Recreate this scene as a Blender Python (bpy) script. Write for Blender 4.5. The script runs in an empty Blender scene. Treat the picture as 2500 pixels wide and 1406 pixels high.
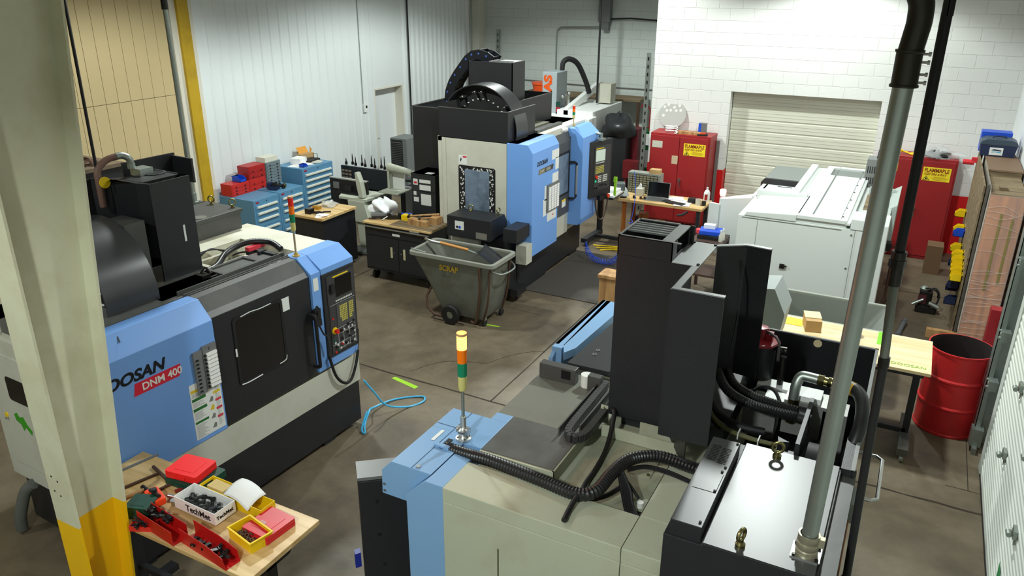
import bpy, math, random
from mathutils import Vector, Matrix
R = math.radians
random.seed(7)
S = bpy.context.scene
COL = S.collection

# ------------------------------------------------------------------ camera
CAM_H, FOCAL_PX = 4.2, 1900.17
PITCH, YAW, ROLL = R(21.5944), R(-27.5498), R(0.3269)
fw = Vector((math.sin(YAW)*math.cos(PITCH), math.cos(YAW)*math.cos(PITCH), -math.sin(PITCH)))
rt = fw.cross(Vector((0, 0, 1))).normalized(); up = rt.cross(fw)
r2 = rt*math.cos(ROLL)+up*math.sin(ROLL); u2 = -rt*math.sin(ROLL)+up*math.cos(ROLL)
cd = bpy.data.cameras.new('camera'); cam = bpy.data.objects.new('camera', cd); COL.objects.link(cam)
cd.sensor_width = 36; cd.lens = FOCAL_PX*36/2500; cd.clip_start = .05; cd.clip_end = 60
cam.matrix_world = Matrix(((r2.x, u2.x, -fw.x, 0), (r2.y, u2.y, -fw.y, 0), (r2.z, u2.z, -fw.z, CAM_H), (0, 0, 0, 1)))
S.camera = cam

# ------------------------------------------------------------------ world and lamps
w = bpy.data.worlds.new('world'); S.world = w; w.use_nodes = True
w.node_tree.nodes['Background'].inputs[0].default_value = (.8, .9, 1, 1)
w.node_tree.nodes['Background'].inputs[1].default_value = .02
S.view_settings.view_transform = 'Standard'; S.view_settings.look = 'None'
S.view_settings.exposure = 0.0; S.view_settings.gamma = 1; S.view_settings.use_curve_mapping = False
# high-bay fixtures hanging under the roof: (x, y, z, watts)
LAMPS = [(-.9, 7.6, 5.3, 240), (-1.5, 12.7, 4.7, 100), (-6.0, 12.4, 5.4, 290), (-6.6, 6.8, 5.3, 210), (-1.4, -1.6, 5.4, 215), (-6.0, .2, 5.4, 75)]

# ------------------------------------------------------------------ materials
MATS = {}
def mat(name, col, rough=.5, metal=0, var=.0, vscale=6, bump=0, bscale=40, dirt=None, dscale=2.0, damt=.5, emit=None, estr=0, spec=.5, coat=0, trans=0, ior=1.45, alpha=1):
    if name in MATS: return MATS[name]
    m = bpy.data.materials.new(name); m.use_nodes = True; MATS[name] = m
    N = m.node_tree.nodes; L = m.node_tree.links; b = N['Principled BSDF']
    c = tuple(col)+(1,)
    b.inputs['Base Color'].default_value = c; b.inputs['Roughness'].default_value = rough
    b.inputs['Metallic'].default_value = metal; b.inputs['Specular IOR Level'].default_value = spec
    b.inputs['Coat Weight'].default_value = coat; b.inputs['Transmission Weight'].default_value = trans
    b.inputs['IOR'].default_value = ior; b.inputs['Alpha'].default_value = alpha
    tc = N.new('ShaderNodeTexCoord')
    if var or dirt:
        nz = N.new('ShaderNodeTexNoise'); nz.inputs['Scale'].default_value = vscale; nz.inputs['Detail'].default_value = 6
        L.new(tc.outputs['Object'], nz.inputs['Vector'])
        mr = N.new('ShaderNodeMapRange'); mr.inputs[3].default_value = 1-var; mr.inputs[4].default_value = 1+var
        L.new(nz.outputs['Fac'], mr.inputs[0])
        mx = N.new('ShaderNodeVectorMath'); mx.operation = 'SCALE'; mx.inputs[0].default_value = col
        L.new(mr.outputs[0], mx.inputs['Scale']); src = mx.outputs[0]
        if dirt:
            n2 = N.new('ShaderNodeTexNoise'); n2.inputs['Scale'].default_value = dscale; n2.inputs['Detail'].default_value = 8; n2.inputs['Roughness'].default_value = .65
            L.new(tc.outputs['Object'], n2.inputs['Vector'])
            cr = N.new('ShaderNodeMapRange'); cr.inputs[1].default_value = .48; cr.inputs[2].default_value = .72; cr.inputs[3].default_value = 0; cr.inputs[4].default_value = damt
            L.new(n2.outputs['Fac'], cr.inputs[0])
            mm = N.new('ShaderNodeMix'); mm.data_type = 'RGBA'; mm.inputs[7].default_value = tuple(dirt)+(1,)
            L.new(cr.outputs[0], mm.inputs[0]); L.new(src, mm.inputs[6]); src = mm.outputs[2]
        L.new(src, b.inputs['Base Color'])
    if bump:
        n3 = N.new('ShaderNodeTexNoise'); n3.inputs['Scale'].default_value = bscale; n3.inputs['Detail'].default_value = 4
        L.new(tc.outputs['Object'], n3.inputs['Vector'])
        bp = N.new('ShaderNodeBump'); bp.inputs['Strength'].default_value = bump; bp.inputs['Distance'].default_value = .01
        L.new(n3.outputs['Fac'], bp.inputs['Height']); L.new(bp.outputs[0], b.inputs['Normal'])
    if emit: b.inputs['Emission Color'].default_value = tuple(emit)+(1,); b.inputs['Emission Strength'].default_value = estr
    return m
def wood(name, c1, c2, scale=3, rough=.5, axis=0, planks=0):
    m = mat(name, c1, rough)
    N = m.node_tree.nodes; L = m.node_tree.links; b = N['Principled BSDF']
    tc = N.new('ShaderNodeTexCoord'); mp = N.new('ShaderNodeMapping'); sc = [scale*6]*3; sc[axis] = scale*.5; mp.inputs['Scale'].default_value = sc
    nz = N.new('ShaderNodeTexNoise'); nz.inputs['Scale'].default_value = 1; nz.inputs['Detail'].default_value = 7; nz.inputs['Distortion'].default_value = .6
    L.new(tc.outputs['Object'], mp.inputs[0]); L.new(mp.outputs[0], nz.inputs['Vector'])
    rp = N.new('ShaderNodeValToRGB'); rp.color_ramp.elements[0].position = .36; rp.color_ramp.elements[1].position = .66
    rp.color_ramp.elements[0].color = tuple(c2)+(1,); rp.color_ramp.elements[1].color = tuple(c1)+(1,)
    L.new(nz.outputs['Fac'], rp.inputs[0]); L.new(rp.outputs[0], b.inputs['Base Color'])
    return m
def s(r, g, b):   # sRGB 0-255 -> linear
    f = lambda v: (v/255/12.92) if v/255 <= .04045 else ((v/255+.055)/1.055)**2.4
    return (f(r), f(g), f(b))
M_blue = mat('blue_paint', s(112, 158, 222), .42, var=.04, vscale=3)
M_blue2 = mat('soft_blue_paint', s(124, 164, 204), .45, var=.04, vscale=3)
M_beige = mat('beige_paint', s(196, 196, 182), .5, var=.03, vscale=2, dirt=s(150, 142, 112), dscale=1.6, damt=.35)
M_beigeC = mat('grey_green_paint', s(176, 180, 158), .5, var=.04, vscale=2, dirt=s(150, 140, 104), dscale=2.2, damt=.5)
M_black = mat('black_paint', s(36, 37, 40), .42, var=.15, vscale=5, bump=.12, bscale=220)
M_blackgloss = mat('satin_black_paint', s(62, 63, 66), .3, var=.12, vscale=4, bump=.05, bscale=60, spec=.6)
M_dark = mat('dark_grey_paint', s(72, 72, 70), .42, var=.1, vscale=4, dirt=s(95, 94, 86), dscale=2, damt=.5)
M_deck = mat('worn_deck_grey', s(92, 93, 90), .38, var=.12, vscale=4, dirt=s(60, 60, 56), dscale=2.5, damt=.6)
M_rubber = mat('black_rubber', s(24, 24, 25), .6)
M_hose = mat('ribbed_hose_black', s(30, 30, 31), .38, spec=.6)
M_glassdark = mat('dark_window', s(16, 17, 20), .12, spec=.6)
M_glassmist = mat('misted_window', s(112, 128, 146), .3, var=.35, vscale=5, dirt=s(40, 46, 56), dscale=3, damt=.8)
M_steel = mat('brushed_steel', s(190, 192, 190), .32, 1, var=.06, vscale=20)
M_galv = mat('galvanised_steel', s(158, 166, 160), .42, .85, var=.12, vscale=9)
M_brass = mat('olive_brass', s(150, 142, 96), .3, 1, var=.15, vscale=14)
M_alu = mat('satin_aluminium', s(205, 206, 204), .3, .9)
M_white = mat('white_paint', s(226, 229, 226), .5, var=.02)
M_lathe = mat('lathe_white', s(214, 220, 216), .42, var=.015, vscale=2)
M_paper = mat('white_paper', s(238, 238, 236), .8)
M_label = mat('label_white', s(222, 224, 220), .6)
M_yel = mat('safety_yellow', s(236, 200, 12), .5, var=.05)
M_red = mat('red_plastic', s(206, 38, 34), .4, var=.05)
M_cabred = mat('cabinet_red', s(150, 34, 36), .45, var=.06, vscale=2)
M_drumred = mat('drum_red', s(206, 40, 42), .42, var=.1, vscale=4, dirt=s(140, 30, 34), dscale=3, damt=.5)
M_orange = mat('orange_plastic', s(240, 84, 24), .4)
M_green = mat('green_plastic', s(18, 92, 72), .45)
M_toolgreen = mat('dark_green_plastic', s(10, 62, 48), .5)
M_tape = mat('lime_tape', s(158, 210, 50), .6)
M_bluep = mat('blue_plastic', s(28, 78, 200), .4)
M_navy = mat('navy_plastic', s(28, 40, 72), .45)
M_cabblue = mat('cabinet_blue', s(88, 138, 172), .45, var=.06, vscale=4)
M_hand = mat('cream_drawer_pull', s(214, 214, 200), .4)
M_toolgrey = mat('tool_grey', s(110, 112, 112), .5, var=.1)
M_oil = mat('oily_dark_steel', s(52, 50, 48), .32, .7, var=.3, vscale=30)
M_iron = mat('rusty_iron', s(88, 66, 52), .6, .4, var=.25, vscale=12)
M_card = mat('cardboard', s(186, 152, 104), .8, var=.06, vscale=8)
M_key = mat('keypad_ivory', s(206, 206, 196), .5)
M_keyy = mat('keypad_yellow', s(196, 184, 92), .5)
M_wood = wood('maple_top', s(222, 192, 138), s(190, 154, 98), 2.2, .42)
M_ply = wood('pale_plywood', s(232, 212, 172), s(214, 188, 140), 2.0, .55)
M_crate = wood('orange_plywood', s(190, 116, 56), s(140, 78, 36), 1.6, .35, axis=2)
M_oldwood = wood('weathered_wood', s(140, 122, 92), s(98, 82, 60), 2.2, .7)
M_stud = wood('lumber', s(190, 150, 100), s(150, 110, 68), 2.5, .6, axis=2)

# ------------------------------------------------------------------ mesh builder
class MB:
    def __init__(s_): s_.v = []; s_.f = []; s_.mi = []; s_.sm = []
    def add(s_, V, F, smooth=False, m=0):
        o = len(s_.v); s_.v += [Vector(p) for p in V]
        for f in F: s_.f.append([i+o for i in f]); s_.mi.append(m); s_.sm.append(smooth)
        return s_
    def box(s_, x0, x1, y0, y1, z0, z1, m=0, M=None):
        V = [Vector((x, y, z)) for z in (z0, z1) for y in (y0, y1) for x in (x0, x1)]
        if M is not None: V = [M @ p for p in V]
        return s_.add(V, [(0, 2, 3, 1), (4, 5, 7, 6), (0, 1, 5, 4), (2, 6, 7, 3), (0, 4, 6, 2), (1, 3, 7, 5)], False, m)
    def prism(s_, poly, a, b, axis='z', m=0, M=None):
        # polygon in the two other axes (x,y)/(x,z)/(y,z), extruded a..b along axis
        def P(p, t): return Vector((p[0], p[1], t)) if axis == 'z' else Vector((p[0], t, p[1])) if axis == 'y' else Vector((t, p[0], p[1]))
        n = len(poly); V = [P(p, a) for p in poly]+[P(p, b) for p in poly]
        if M is not None: V = [M @ p for p in V]
        F = [tuple(range(n))[::-1], tuple(range(n, 2*n))]+[(i, (i+1) % n, n+(i+1) % n, n+i) for i in range(n)]
        return s_.add(V, F, False, m)
    def ring(s_, outer, inner, a, b, axis='z', m=0, M=None):
        def P(p, t): return Vector((p[0], p[1], t)) if axis == 'z' else Vector((p[0], t, p[1])) if axis == 'y' else Vector((t, p[0], p[1]))
        n = len(outer); V = [P(p, a) for p in outer]+[P(p, b) for p in outer]+[P(p, a) for p in inner]+[P(p, b) for p in inner]
        if M is not None: V = [M @ p for p in V]
        F = []
        for i in range(n):
            j = (i+1) % n
            F += [(i, j, n+j, n+i), (2*n+j, 2*n+i, 3*n+i, 3*n+j), (n+i, n+j, 3*n+j, 3*n+i), (j, i, 2*n+i, 2*n+j)]
        return s_.add(V, F, False, m)
    def cyl(s_, p0, p1, r, r1=None, n=20, m=0, cap=True):
        p0 = Vector(p0); p1 = Vector(p1); r1 = r if r1 is None else r1
        d = (p1-p0).normalized(); a = d.orthogonal().normalized(); b = d.cross(a)
        V = [p0+(a*math.cos(t)+b*math.sin(t))*r for t in [2*math.pi*i/n for i in range(n)]]
        V += [p1+(a*math.cos(t)+b*math.sin(t))*r1 for t in [2*math.pi*i/n for i in range(n)]]
        s_.add(V, [(i, (i+1) % n, n+(i+1) % n, n+i) for i in range(n)], True, m)
        if cap: s_.add(V, [tuple(range(n))[::-1], tuple(range(n, 2*n))], False, m)
        return s_
    def lathe(s_, prof, c=(0, 0, 0), ax=(0, 0, 1), n=32, m=0, a0=0, a1=360):
        c = Vector(c); d = Vector(ax).normalized(); a = d.orthogonal().normalized(); b = d.cross(a)
        full = abs(a1-a0) >= 360; k = n if full else n+1; V = []
        for (r, h) in prof:
            for i in range(k):
                t = R(a0+(a1-a0)*i/n); V.append(c+d*h+(a*math.cos(t)+b*math.sin(t))*max(r, 1e-5))
        F = []
        for j in range(len(prof)-1):
            for i in range(n):
                i2 = (i+1) % k; F.append((j*k+i, j*k+i2, (j+1)*k+i2, (j+1)*k+i))
        return s_.add(V, F, True, m)
    def tube(s_, pts, r, n=10, m=0, rib=0, ribr=.12, smooth=True, steps=6, cap=True):
        pts = [Vector(p) for p in pts]
        if smooth and len(pts) > 2: pts = cr(pts, steps)
        if rib:   # resample finely so that ribs can be modelled
            pts = resample(pts, rib)
        k = len(pts); V = []; t0 = (pts[1]-pts[0]).normalized(); a = t0.orthogonal().normalized()
        for i, p in enumerate(pts):
            t = (pts[min(i+1, k-1)]-pts[max(i-1, 0)]).normalized()
            a = (a-t*a.dot(t)); a = a.normalized() if a.length > 1e-6 else t.orthogonal().normalized(); b = t.cross(a)
            rr = r*(1+(ribr if i % 2 else -ribr)) if rib else (r[i] if isinstance(r, (list, tuple)) else r)
            V += [p+(a*math.cos(q)+b*math.sin(q))*rr for q in [2*math.pi*j/n for j in range(n)]]
        F = [(i*n+j, i*n+(j+1) % n, (i+1)*n+(j+1) % n, (i+1)*n+j) for i in range(k-1) for j in range(n)]
        s_.add(V, F, True, m)
        if cap: s_.add([V[j] for j in range(n)], [tuple(range(n))[::-1]], False, m); s_.add([V[(k-1)*n+j] for j in range(n)], [tuple(range(n))], False, m)
        return s_
    def sph(s_, c, r, m=0, n=12, sc=(1, 1, 1)):
        c = Vector(c); V = []; F = []
        for i in range(n+1):
            th = math.pi*i/n
            for j in range(2*n):
                ph = math.pi*j/n; V.append(c+Vector((r*sc[0]*math.sin(th)*math.cos(ph), r*sc[1]*math.sin(th)*math.sin(ph), r*sc[2]*math.cos(th))))
        for i in range(n):
            for j in range(2*n): j2 = (j+1) % (2*n); F.append((i*2*n+j, (i+1)*2*n+j, (i+1)*2*n+j2, i*2*n+j2))
        return s_.add(V, F, True, m)
    def build(s_, name, mats, parent=None, world=False, bevel=0, offset=None):
        me = bpy.data.meshes.new(name); V = s_.v
        if parent is not None and world:
            root = parent
            while root.parent: root = root.parent
            I = (Matrix.Translation(root.location) @ root.rotation_euler.to_matrix().to_4x4()).inverted(); V = [I @ p for p in V]
        ob = bpy.data.objects.new(name, me)
        if parent is None:   # put a top-level mesh's origin at its base
            xs = [p.x for p in V]; ys = [p.y for p in V]; zs = [p.z for p in V]
            o = Vector(((min(xs)+max(xs))/2, (min(ys)+max(ys))/2, min(zs))); V = [p-o for p in V]; ob.location = o
        me.from_pydata([tuple(p) for p in V], [], s_.f)
        for q in (mats if isinstance(mats, (list, tuple)) else [mats]): me.materials.append(q)
        me.polygons.foreach_set('material_index', s_.mi); me.polygons.foreach_set('use_smooth', s_.sm); me.update()
        if any(s_.sm): me.set_sharp_from_angle(angle=R(38))
        COL.objects.link(ob)
        if parent is not None: ob.parent = parent
        if bevel:
            md = ob.modifiers.new('bevel', 'BEVEL'); md.width = bevel; md.segments = 2; md.limit_method = 'ANGLE'; md.angle_limit = R(40); md.harden_normals = False
        return ob
def cr(P, k=6):
    out = []; n = len(P)
    for i in range(n-1):
        a = P[max(i-1, 0)]; b = P[i]; c = P[i+1]; d = P[min(i+2, n-1)]
        for j in range(k):
            t = j/k; out.append(.5*((2*b)+(c-a)*t+(2*a-5*b+4*c-d)*t*t+(3*b-a-3*c+d)*t**3))
    out.append(P[-1]); return out
def resample(P, step):
    out = [P[0]]; acc = 0
    for i in range(len(P)-1):
        a, b = P[i], P[i+1]; L = (b-a).length; d = step-acc
        while d <= L: out.append(a+(b-a)*(d/L)); d += step
        acc = L-(d-step)
    return out if len(out) > 2 else P
def tag(o, label, cat, group=None):
    o['label'] = label; o['category'] = cat
    if group: o['group'] = group
    return o
def thing(name, label, cat, loc=(0, 0, 0), rz=0, group=None):
    o = bpy.data.objects.new(name, None); COL.objects.link(o); o.empty_display_size = .1
    o.location = loc; o.rotation_euler = (0, 0, rz); tag(o, label, cat, group); return o
def struct(name, mb, m, parent=None, **k):
    if parent is not None: k['world'] = True
    o = mb.build(name, m, parent, **k); o['kind'] = 'structure'; return o
def split(mb):
    par = list(range(len(mb.v)))
    def find(i):
        while par[i] != i: par[i] = par[par[i]]; i = par[i]
        return i
    for f in mb.f:
        a = find(f[0])
        for j in f[1:]: par[find(j)] = a
    key = {}
    for i, v in enumerate(mb.v):   # weld coincident points so that capped tubes stay whole
        k = (round(v.x, 5), round(v.y, 5), round(v.z, 5))
        if k in key: par[find(i)] = find(key[k])
        else: key[k] = i
    out = {}
    for n, f in enumerate(mb.f):
        r = find(f[0]); q = out.setdefault(r, (MB(), {}))
        nf = []
        for i in f:
            if i not in q[1]: q[1][i] = len(q[0].v); q[0].v.append(mb.v[i])
            nf.append(q[1][i])
        q[0].f.append(nf); q[0].mi.append(mb.mi[n]); q[0].sm.append(mb.sm[n])
    return [q[0] for q in out.values()]
def P_(mb, name, m, parent, label=None, each=False, **k):
    if each: return [P_(q, name, m, parent, label, **k) for q in split(mb)]
    o = mb.build(name, m, parent, **k)
    if label: o['label'] = label
    return o
def copy_tree(o, parent=None, loc=None, rz=None, label=None):
    c = o.copy(); COL.objects.link(c)
    if parent: c.parent = parent
    if loc is not None: c.location = loc
    if rz is not None: c.rotation_euler = (0, 0, rz)
    if label: c['label'] = label
    for ch in list(o.children): copy_tree(ch, c)
    return c
def bx(*a, **k): return MB().box(*a, **k)
def frame(o, xd, yd):   # matrix: local x->xd, local y->yd, origin o
    x = Vector(xd).normalized(); y = Vector(yd).normalized(); z = x.cross(y)
    return Matrix(((x.x, y.x, z.x, o[0]), (x.y, y.y, z.y, o[1]), (x.z, y.z, z.z, o[2]), (0, 0, 0, 1)))
def text(name, body, size, M, m, parent, world=False, shear=0, bold=0, depth=.0008, sx=1, align='LEFT', label=None):
    c = bpy.data.curves.new(name, 'FONT'); c.body = body; c.size = size; c.shear = shear; c.offset = bold; c.extrude = depth; c.align_x = align
    t = bpy.data.objects.new(name, c); COL.objects.link(t)
    me = bpy.data.meshes.new_from_object(t); COL.objects.unlink(t); bpy.data.objects.remove(t)
    mb = MB(); V = [M @ Vector((v.co.x*sx, v.co.y, v.co.z)) for v in me.vertices]
    mb.add(V, [tuple(p.vertices) for p in me.polygons]); bpy.data.meshes.remove(me)
    return P_(mb, name, m, parent, label, world=world)
def rrect(x0, x1, y0, y1, r, n=4):
    out = []
    for cx, cy, a in ((x1-r, y1-r, 0), (x0+r, y1-r, 90), (x0+r, y0+r, 180), (x1-r, y0+r, 270)):
        for i in range(n+1): t = R(a+90*i/n); out.append((cx+r*math.cos(t), cy+r*math.sin(t)))
    return out
# ------------------------------------------------------------------ the room
def nodes(m): return m.node_tree.nodes, m.node_tree.links, m.node_tree.nodes['Principled BSDF']
M_floor = mat('stained_concrete', s(128, 114, 94), .5)
N, L, b = nodes(M_floor); tc = N.new('ShaderNodeTexCoord'); prev = None
def noise(sc, det, ro=.6, dist=0, vec=None):
    n = N.new('ShaderNodeTexNoise'); n.inputs['Scale'].default_value = sc; n.inputs['Detail'].default_value = det
    n.inputs['Roughness'].default_value = ro; n.inputs['Distortion'].default_value = dist; L.new(vec or tc.outputs['Object'], n.inputs['Vector']); return n
rp = N.new('ShaderNodeValToRGB'); L.new(noise(1.1, 8, .62, .5).outputs['Fac'], rp.inputs[0])
e = rp.color_ramp.elements; e[0].position = .33; e[0].color = s(84, 75, 61)+(1,); e[1].position = .7; e[1].color = s(122, 110, 90)+(1,)
q = rp.color_ramp.elements.new(.5); q.color = s(106, 95, 77)+(1,)
mx = N.new('ShaderNodeMix'); mx.data_type = 'RGBA'; mx.blend_type = 'MULTIPLY'; mx.inputs[0].default_value = .8
r3 = N.new('ShaderNodeValToRGB'); L.new(noise(5.5, 10, .7).outputs['Fac'], r3.inputs[0])
r3.color_ramp.elements[0].position = .3; r3.color_ramp.elements[0].color = (.74, .72, .68, 1); r3.color_ramp.elements[1].position = .6; r3.color_ramp.elements[1].color = (1, 1, 1, 1)
L.new(rp.outputs[0], mx.inputs[6]); L.new(r3.outputs[0], mx.inputs[7]); L.new(mx.outputs[2], b.inputs['Base Color'])
mr = N.new('ShaderNodeMapRange'); mr.inputs[3].default_value = .35; mr.inputs[4].default_value = .7; L.new(noise(3, 6).outputs['Fac'], mr.inputs[0]); L.new(mr.outputs[0], b.inputs['Roughness'])
bp = N.new('ShaderNodeBump'); bp.inputs['Strength'].default_value = .15; bp.inputs['Distance'].default_value = .01; L.new(noise(60, 5).outputs['Fac'], bp.inputs['Height']); L.new(bp.outputs[0], b.inputs['Normal'])
floor = struct('floor', bx(-10.6, 1.3, -4, 17.8, -.1, 0), M_floor)
M_joint = mat('joint_dirt', s(52, 44, 34), .9)
def ribbon(pts, wd, z=.0012, jit=0):
    mb = MB(); pts = [Vector((p[0], p[1], z)) for p in pts]
    if jit:
        q = []
        for i in range(len(pts)-1):
            for j in range(8):
                p = pts[i].lerp(pts[i+1], j/8); q.append(p+Vector((random.uniform(-jit, jit), random.uniform(-jit, jit), 0)))
        pts = q+[pts[-1]]
    V = []
    for i, p in enumerate(pts):
        t = (pts[min(i+1, len(pts)-1)]-pts[max(i-1, 0)]).normalized(); n = Vector((-t.y, t.x, 0)); ww = wd*(.6+.8*random.random() if jit else 1)
        V += [p-n*ww/2, p+n*ww/2]
    return mb.add(V, [(2*i, 2*i+2, 2*i+3, 2*i+1) for i in range(len(pts)-1)])
for pts, wd, j in (([(-9.9, 6.45), (-5.36, 6.41), (-3.574, 6.378), (-2.0, 6.36)], .022, .006), ([(-2, 6.6), (.15, 6.682), (1.2, 6.67)], .022, .006), ([(-3.574, 6.378), (-3.588, 9.021), (-3.6, 14.2)], .018, .005),
                   ([(-7.25, 6.5), (-7.2, 9.6), (-7.2, 14)], .016, .004), ([(-3.5, 12.05), (1.2, 12.0)], .014, .002), ([(.93, 7.0), (.92, 14)], .008, 0), ([(.75, 7.0), (.93, 7.0), (1.2, 6.98)], .008, .001), ([(-5.4, 12.1), (-3.6, 12.05)], .012, .002)):
    struct('expansion_joint', ribbon(pts, wd, .0012, j), M_joint, floor)
crk = []
import_c = [(-4.72, 6.55), (-4.66, 6.72), (-4.52, 6.95), (-4.3, 7.05), (-4.05, 7.12), (-3.98, 7.3), (-3.85, 7.52), (-3.72, 7.66), (-3.6, 7.73), (-3.58, 7.72)]
struct('floor_crack', ribbon(import_c, .008, .0014, .012), M_joint, floor)
struct('floor_crack', ribbon([(-5.2, 8.6), (-4.6, 8.75), (-4.1, 8.7)], .005, .0014, .01), M_joint, floor)

M_wallw = mat('white_ribbed_sheet', s(222, 228, 228), .42, var=.02, vscale=1.5)
M_block = mat('painted_block', s(226, 227, 222), .55)
def brickify(m, c, dim=1.0):
    N, L, b = nodes(m); tc = N.new('ShaderNodeTexCoord'); mp = N.new('ShaderNodeMapping'); mp.inputs['Rotation'].default_value = (R(90), 0, 0)
    L.new(tc.outputs['Object'], mp.inputs[0]); br = N.new('ShaderNodeTexBrick'); L.new(mp.outputs[0], br.inputs['Vector'])
    br.inputs['Scale'].default_value = 1; br.inputs['Brick Width'].default_value = .4; br.inputs['Row Height'].default_value = .198; br.inputs['Mortar Size'].default_value = .006; br.inputs['Mortar Smooth'].default_value = .6
    br.inputs['Color1'].default_value = tuple(c)+(1,); br.inputs['Color2'].default_value = tuple(v*.985 for v in c)+(1,); br.inputs['Mortar'].default_value = tuple(v*.95 for v in c)+(1,)
    L.new(br.outputs['Color'], b.inputs['Base Color'])
    bp = N.new('ShaderNodeBump'); bp.inputs['Strength'].default_value = .55; bp.inputs['Distance'].default_value = .012; bp.invert = True
    L.new(br.outputs['Fac'], bp.inputs['Height']); n = N.new('ShaderNodeTexNoise'); n.inputs['Scale'].default_value = 35; L.new(tc.outputs['Object'], n.inputs['Vector'])
    b2 = N.new('ShaderNodeBump'); b2.inputs['Strength'].default_value = .2; b2.inputs['Distance'].default_value = .01; L.new(n.outputs['Fac'], b2.inputs['Height']); L.new(bp.outputs[0], b2.inputs['Normal']); L.new(b2.outputs[0], b.inputs['Normal'])
brickify(M_block, s(226, 227, 222)); M_block2 = mat('painted_block_grey', s(205, 210, 206), .6); brickify(M_block2, s(196, 203, 198))
M_redpaint = mat('red_wall_paint', s(206, 20, 24), .45)
M_tan = mat('tan_panel', s(196, 176, 132), .6, var=.03, vscale=2)
XL = -10.2
# left wall: ribbed white sheet with a door opening, then tan boards
wl = MB()
for a, b_, z0, z1 in ((8.85, 13.32, 0, 6), (13.32, 14.31, 2.05, 6), (14.31, 17.5, 0, 6)): wl.box(XL-.05, XL, a, b_, z0, z1)
y = 9.11
while y < 13.2:
    wl.prism([(XL, y-.035), (XL+.013, y-.012), (XL+.013, y+.012), (XL, y+.035)], 0, 6); y += .2345
y = 14.45
while y < 17.4:
    wl.prism([(XL, y-.07), (XL+.035, y-.035), (XL+.035, y+.035), (XL, y+.07)], 0, 6); y += .178
for y in (13.3, 14.36): wl.box(XL, XL+.006, y-.03, y+.03, 0, 6)
struct('wall_left', wl, M_wallw)
tb = MB()
tb.box(XL-.06, XL-.02, -4, 8.45, 0, 6, 1)
y = -4.0
while y < 8.4:
    for z0, z1 in ((0, 2.536), (2.543, 6)): tb.box(XL-.02, XL, y+.003, min(y+.197, 8.45), z0, z1)
    y += .2
struct('wall_left', tb, [M_tan, M_joint])
struct('trim_1', bx(XL-.04, XL+.1, 8.56, 8.76, 0, 6), mat('yellow_post_paint', s(186, 152, 30), .5, var=.08, vscale=4, dirt=s(120, 96, 30), dscale=3, damt=.4))
struct('trim_2', bx(XL-.04, XL+.05, 8.45, 8.56, 0, 6).box(XL-.04, XL+.06, 8.76, 8.86, 0, 6), mat('cream_trim', s(214, 210, 196), .5))
d1 = struct('door_1', bx(-10.43, -10.39, 13.36, 14.3, .012, 2.04), mat('door_white', s(226, 231, 231), .5))
struct('door_frame', bx(-10.43, XL+.008, 14.29, 14.335, 0, 2.05).box(-10.43, XL+.008, 13.30, 13.335, 0, 2.09).box(-10.43, XL+.008, 13.33, 14.335, 2.05, 2.085), mat('door_frame_cream', s(220, 216, 200), .5), d1)
struct('door_sill', bx(-10.42, XL+.01, 13.34, 14.29, 0, .012), M_oil, d1)
struct('door_handle', MB().cyl((-10.39, 13.45, 1.0), (-10.33, 13.45, 1.0), .012).cyl((-10.34, 13.45, 1.0), (-10.34, 13.58, 1.0), .011), M_steel, d1)
# rear recess wall, return wall, white block back wall with red dado
struct('wall_far', bx(XL-.1, -4.35, 17.5, 17.7, 0, 6), M_block2)
struct('wall_side', bx(-4.53, -4.35, 14.46, 17.5, 0, 6), M_block)
wb = MB()
for x0, x1, z0, z1, m in ((-4.53, -3.09, .98, 6, 0), (-3.09, -.645, 2.39, 6, 0), (-.645, 1.25, .98, 6, 0), (-4.53, -3.09, 0, .98, 1), (-.645, 1.25, 0, .98, 1)):
    wb.box(x0, x1, 14.25, 14.46, z0, z1, m)
struct('wall_back', wb, [M_block, M_redpaint])
rd = MB().box(-3.08, -.65, 14.46, 14.5, 0, 2.5)
z = 2.28; k = 0
while z > 0:
    big = k % 1 == 0
    rd.prism([(14.46, z), (14.446, z-.01), (14.446, z-.17), (14.46, z-.18)], -3.08, -.65, 'x'); z -= .1985; k += 1
    for q in (.055, .11): rd.box(-3.08, -.65, 14.4445, 14.447, z+.1985-q-.006, z+.1985-q, 1)
d2 = struct('door_2', rd, [mat('roller_cream', s(214, 214, 196), .5), mat('roller_groove', s(176, 176, 158), .6)])
struct('wall_right', bx(1.25, 1.45, -4, 14.46, 0, 6), mat('right_wall_white', s(228, 232, 232), .5))
struct('wall_near', bx(-10.6, 1.45, -4.2, -4, 0, 6), mat('near_wall', s(190, 190, 186), .6))
struct('ceiling', bx(-10.6, 1.45, -4.2, 17.7, 6, 6.1), mat('ceiling_grey', s(215, 218, 218), .8))
struct('trim_3', bx(XL, XL+.28, 17.2, 17.5, 0, 6), mat('corner_column_cream', s(205, 203, 190), .5, var=.04))
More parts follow.
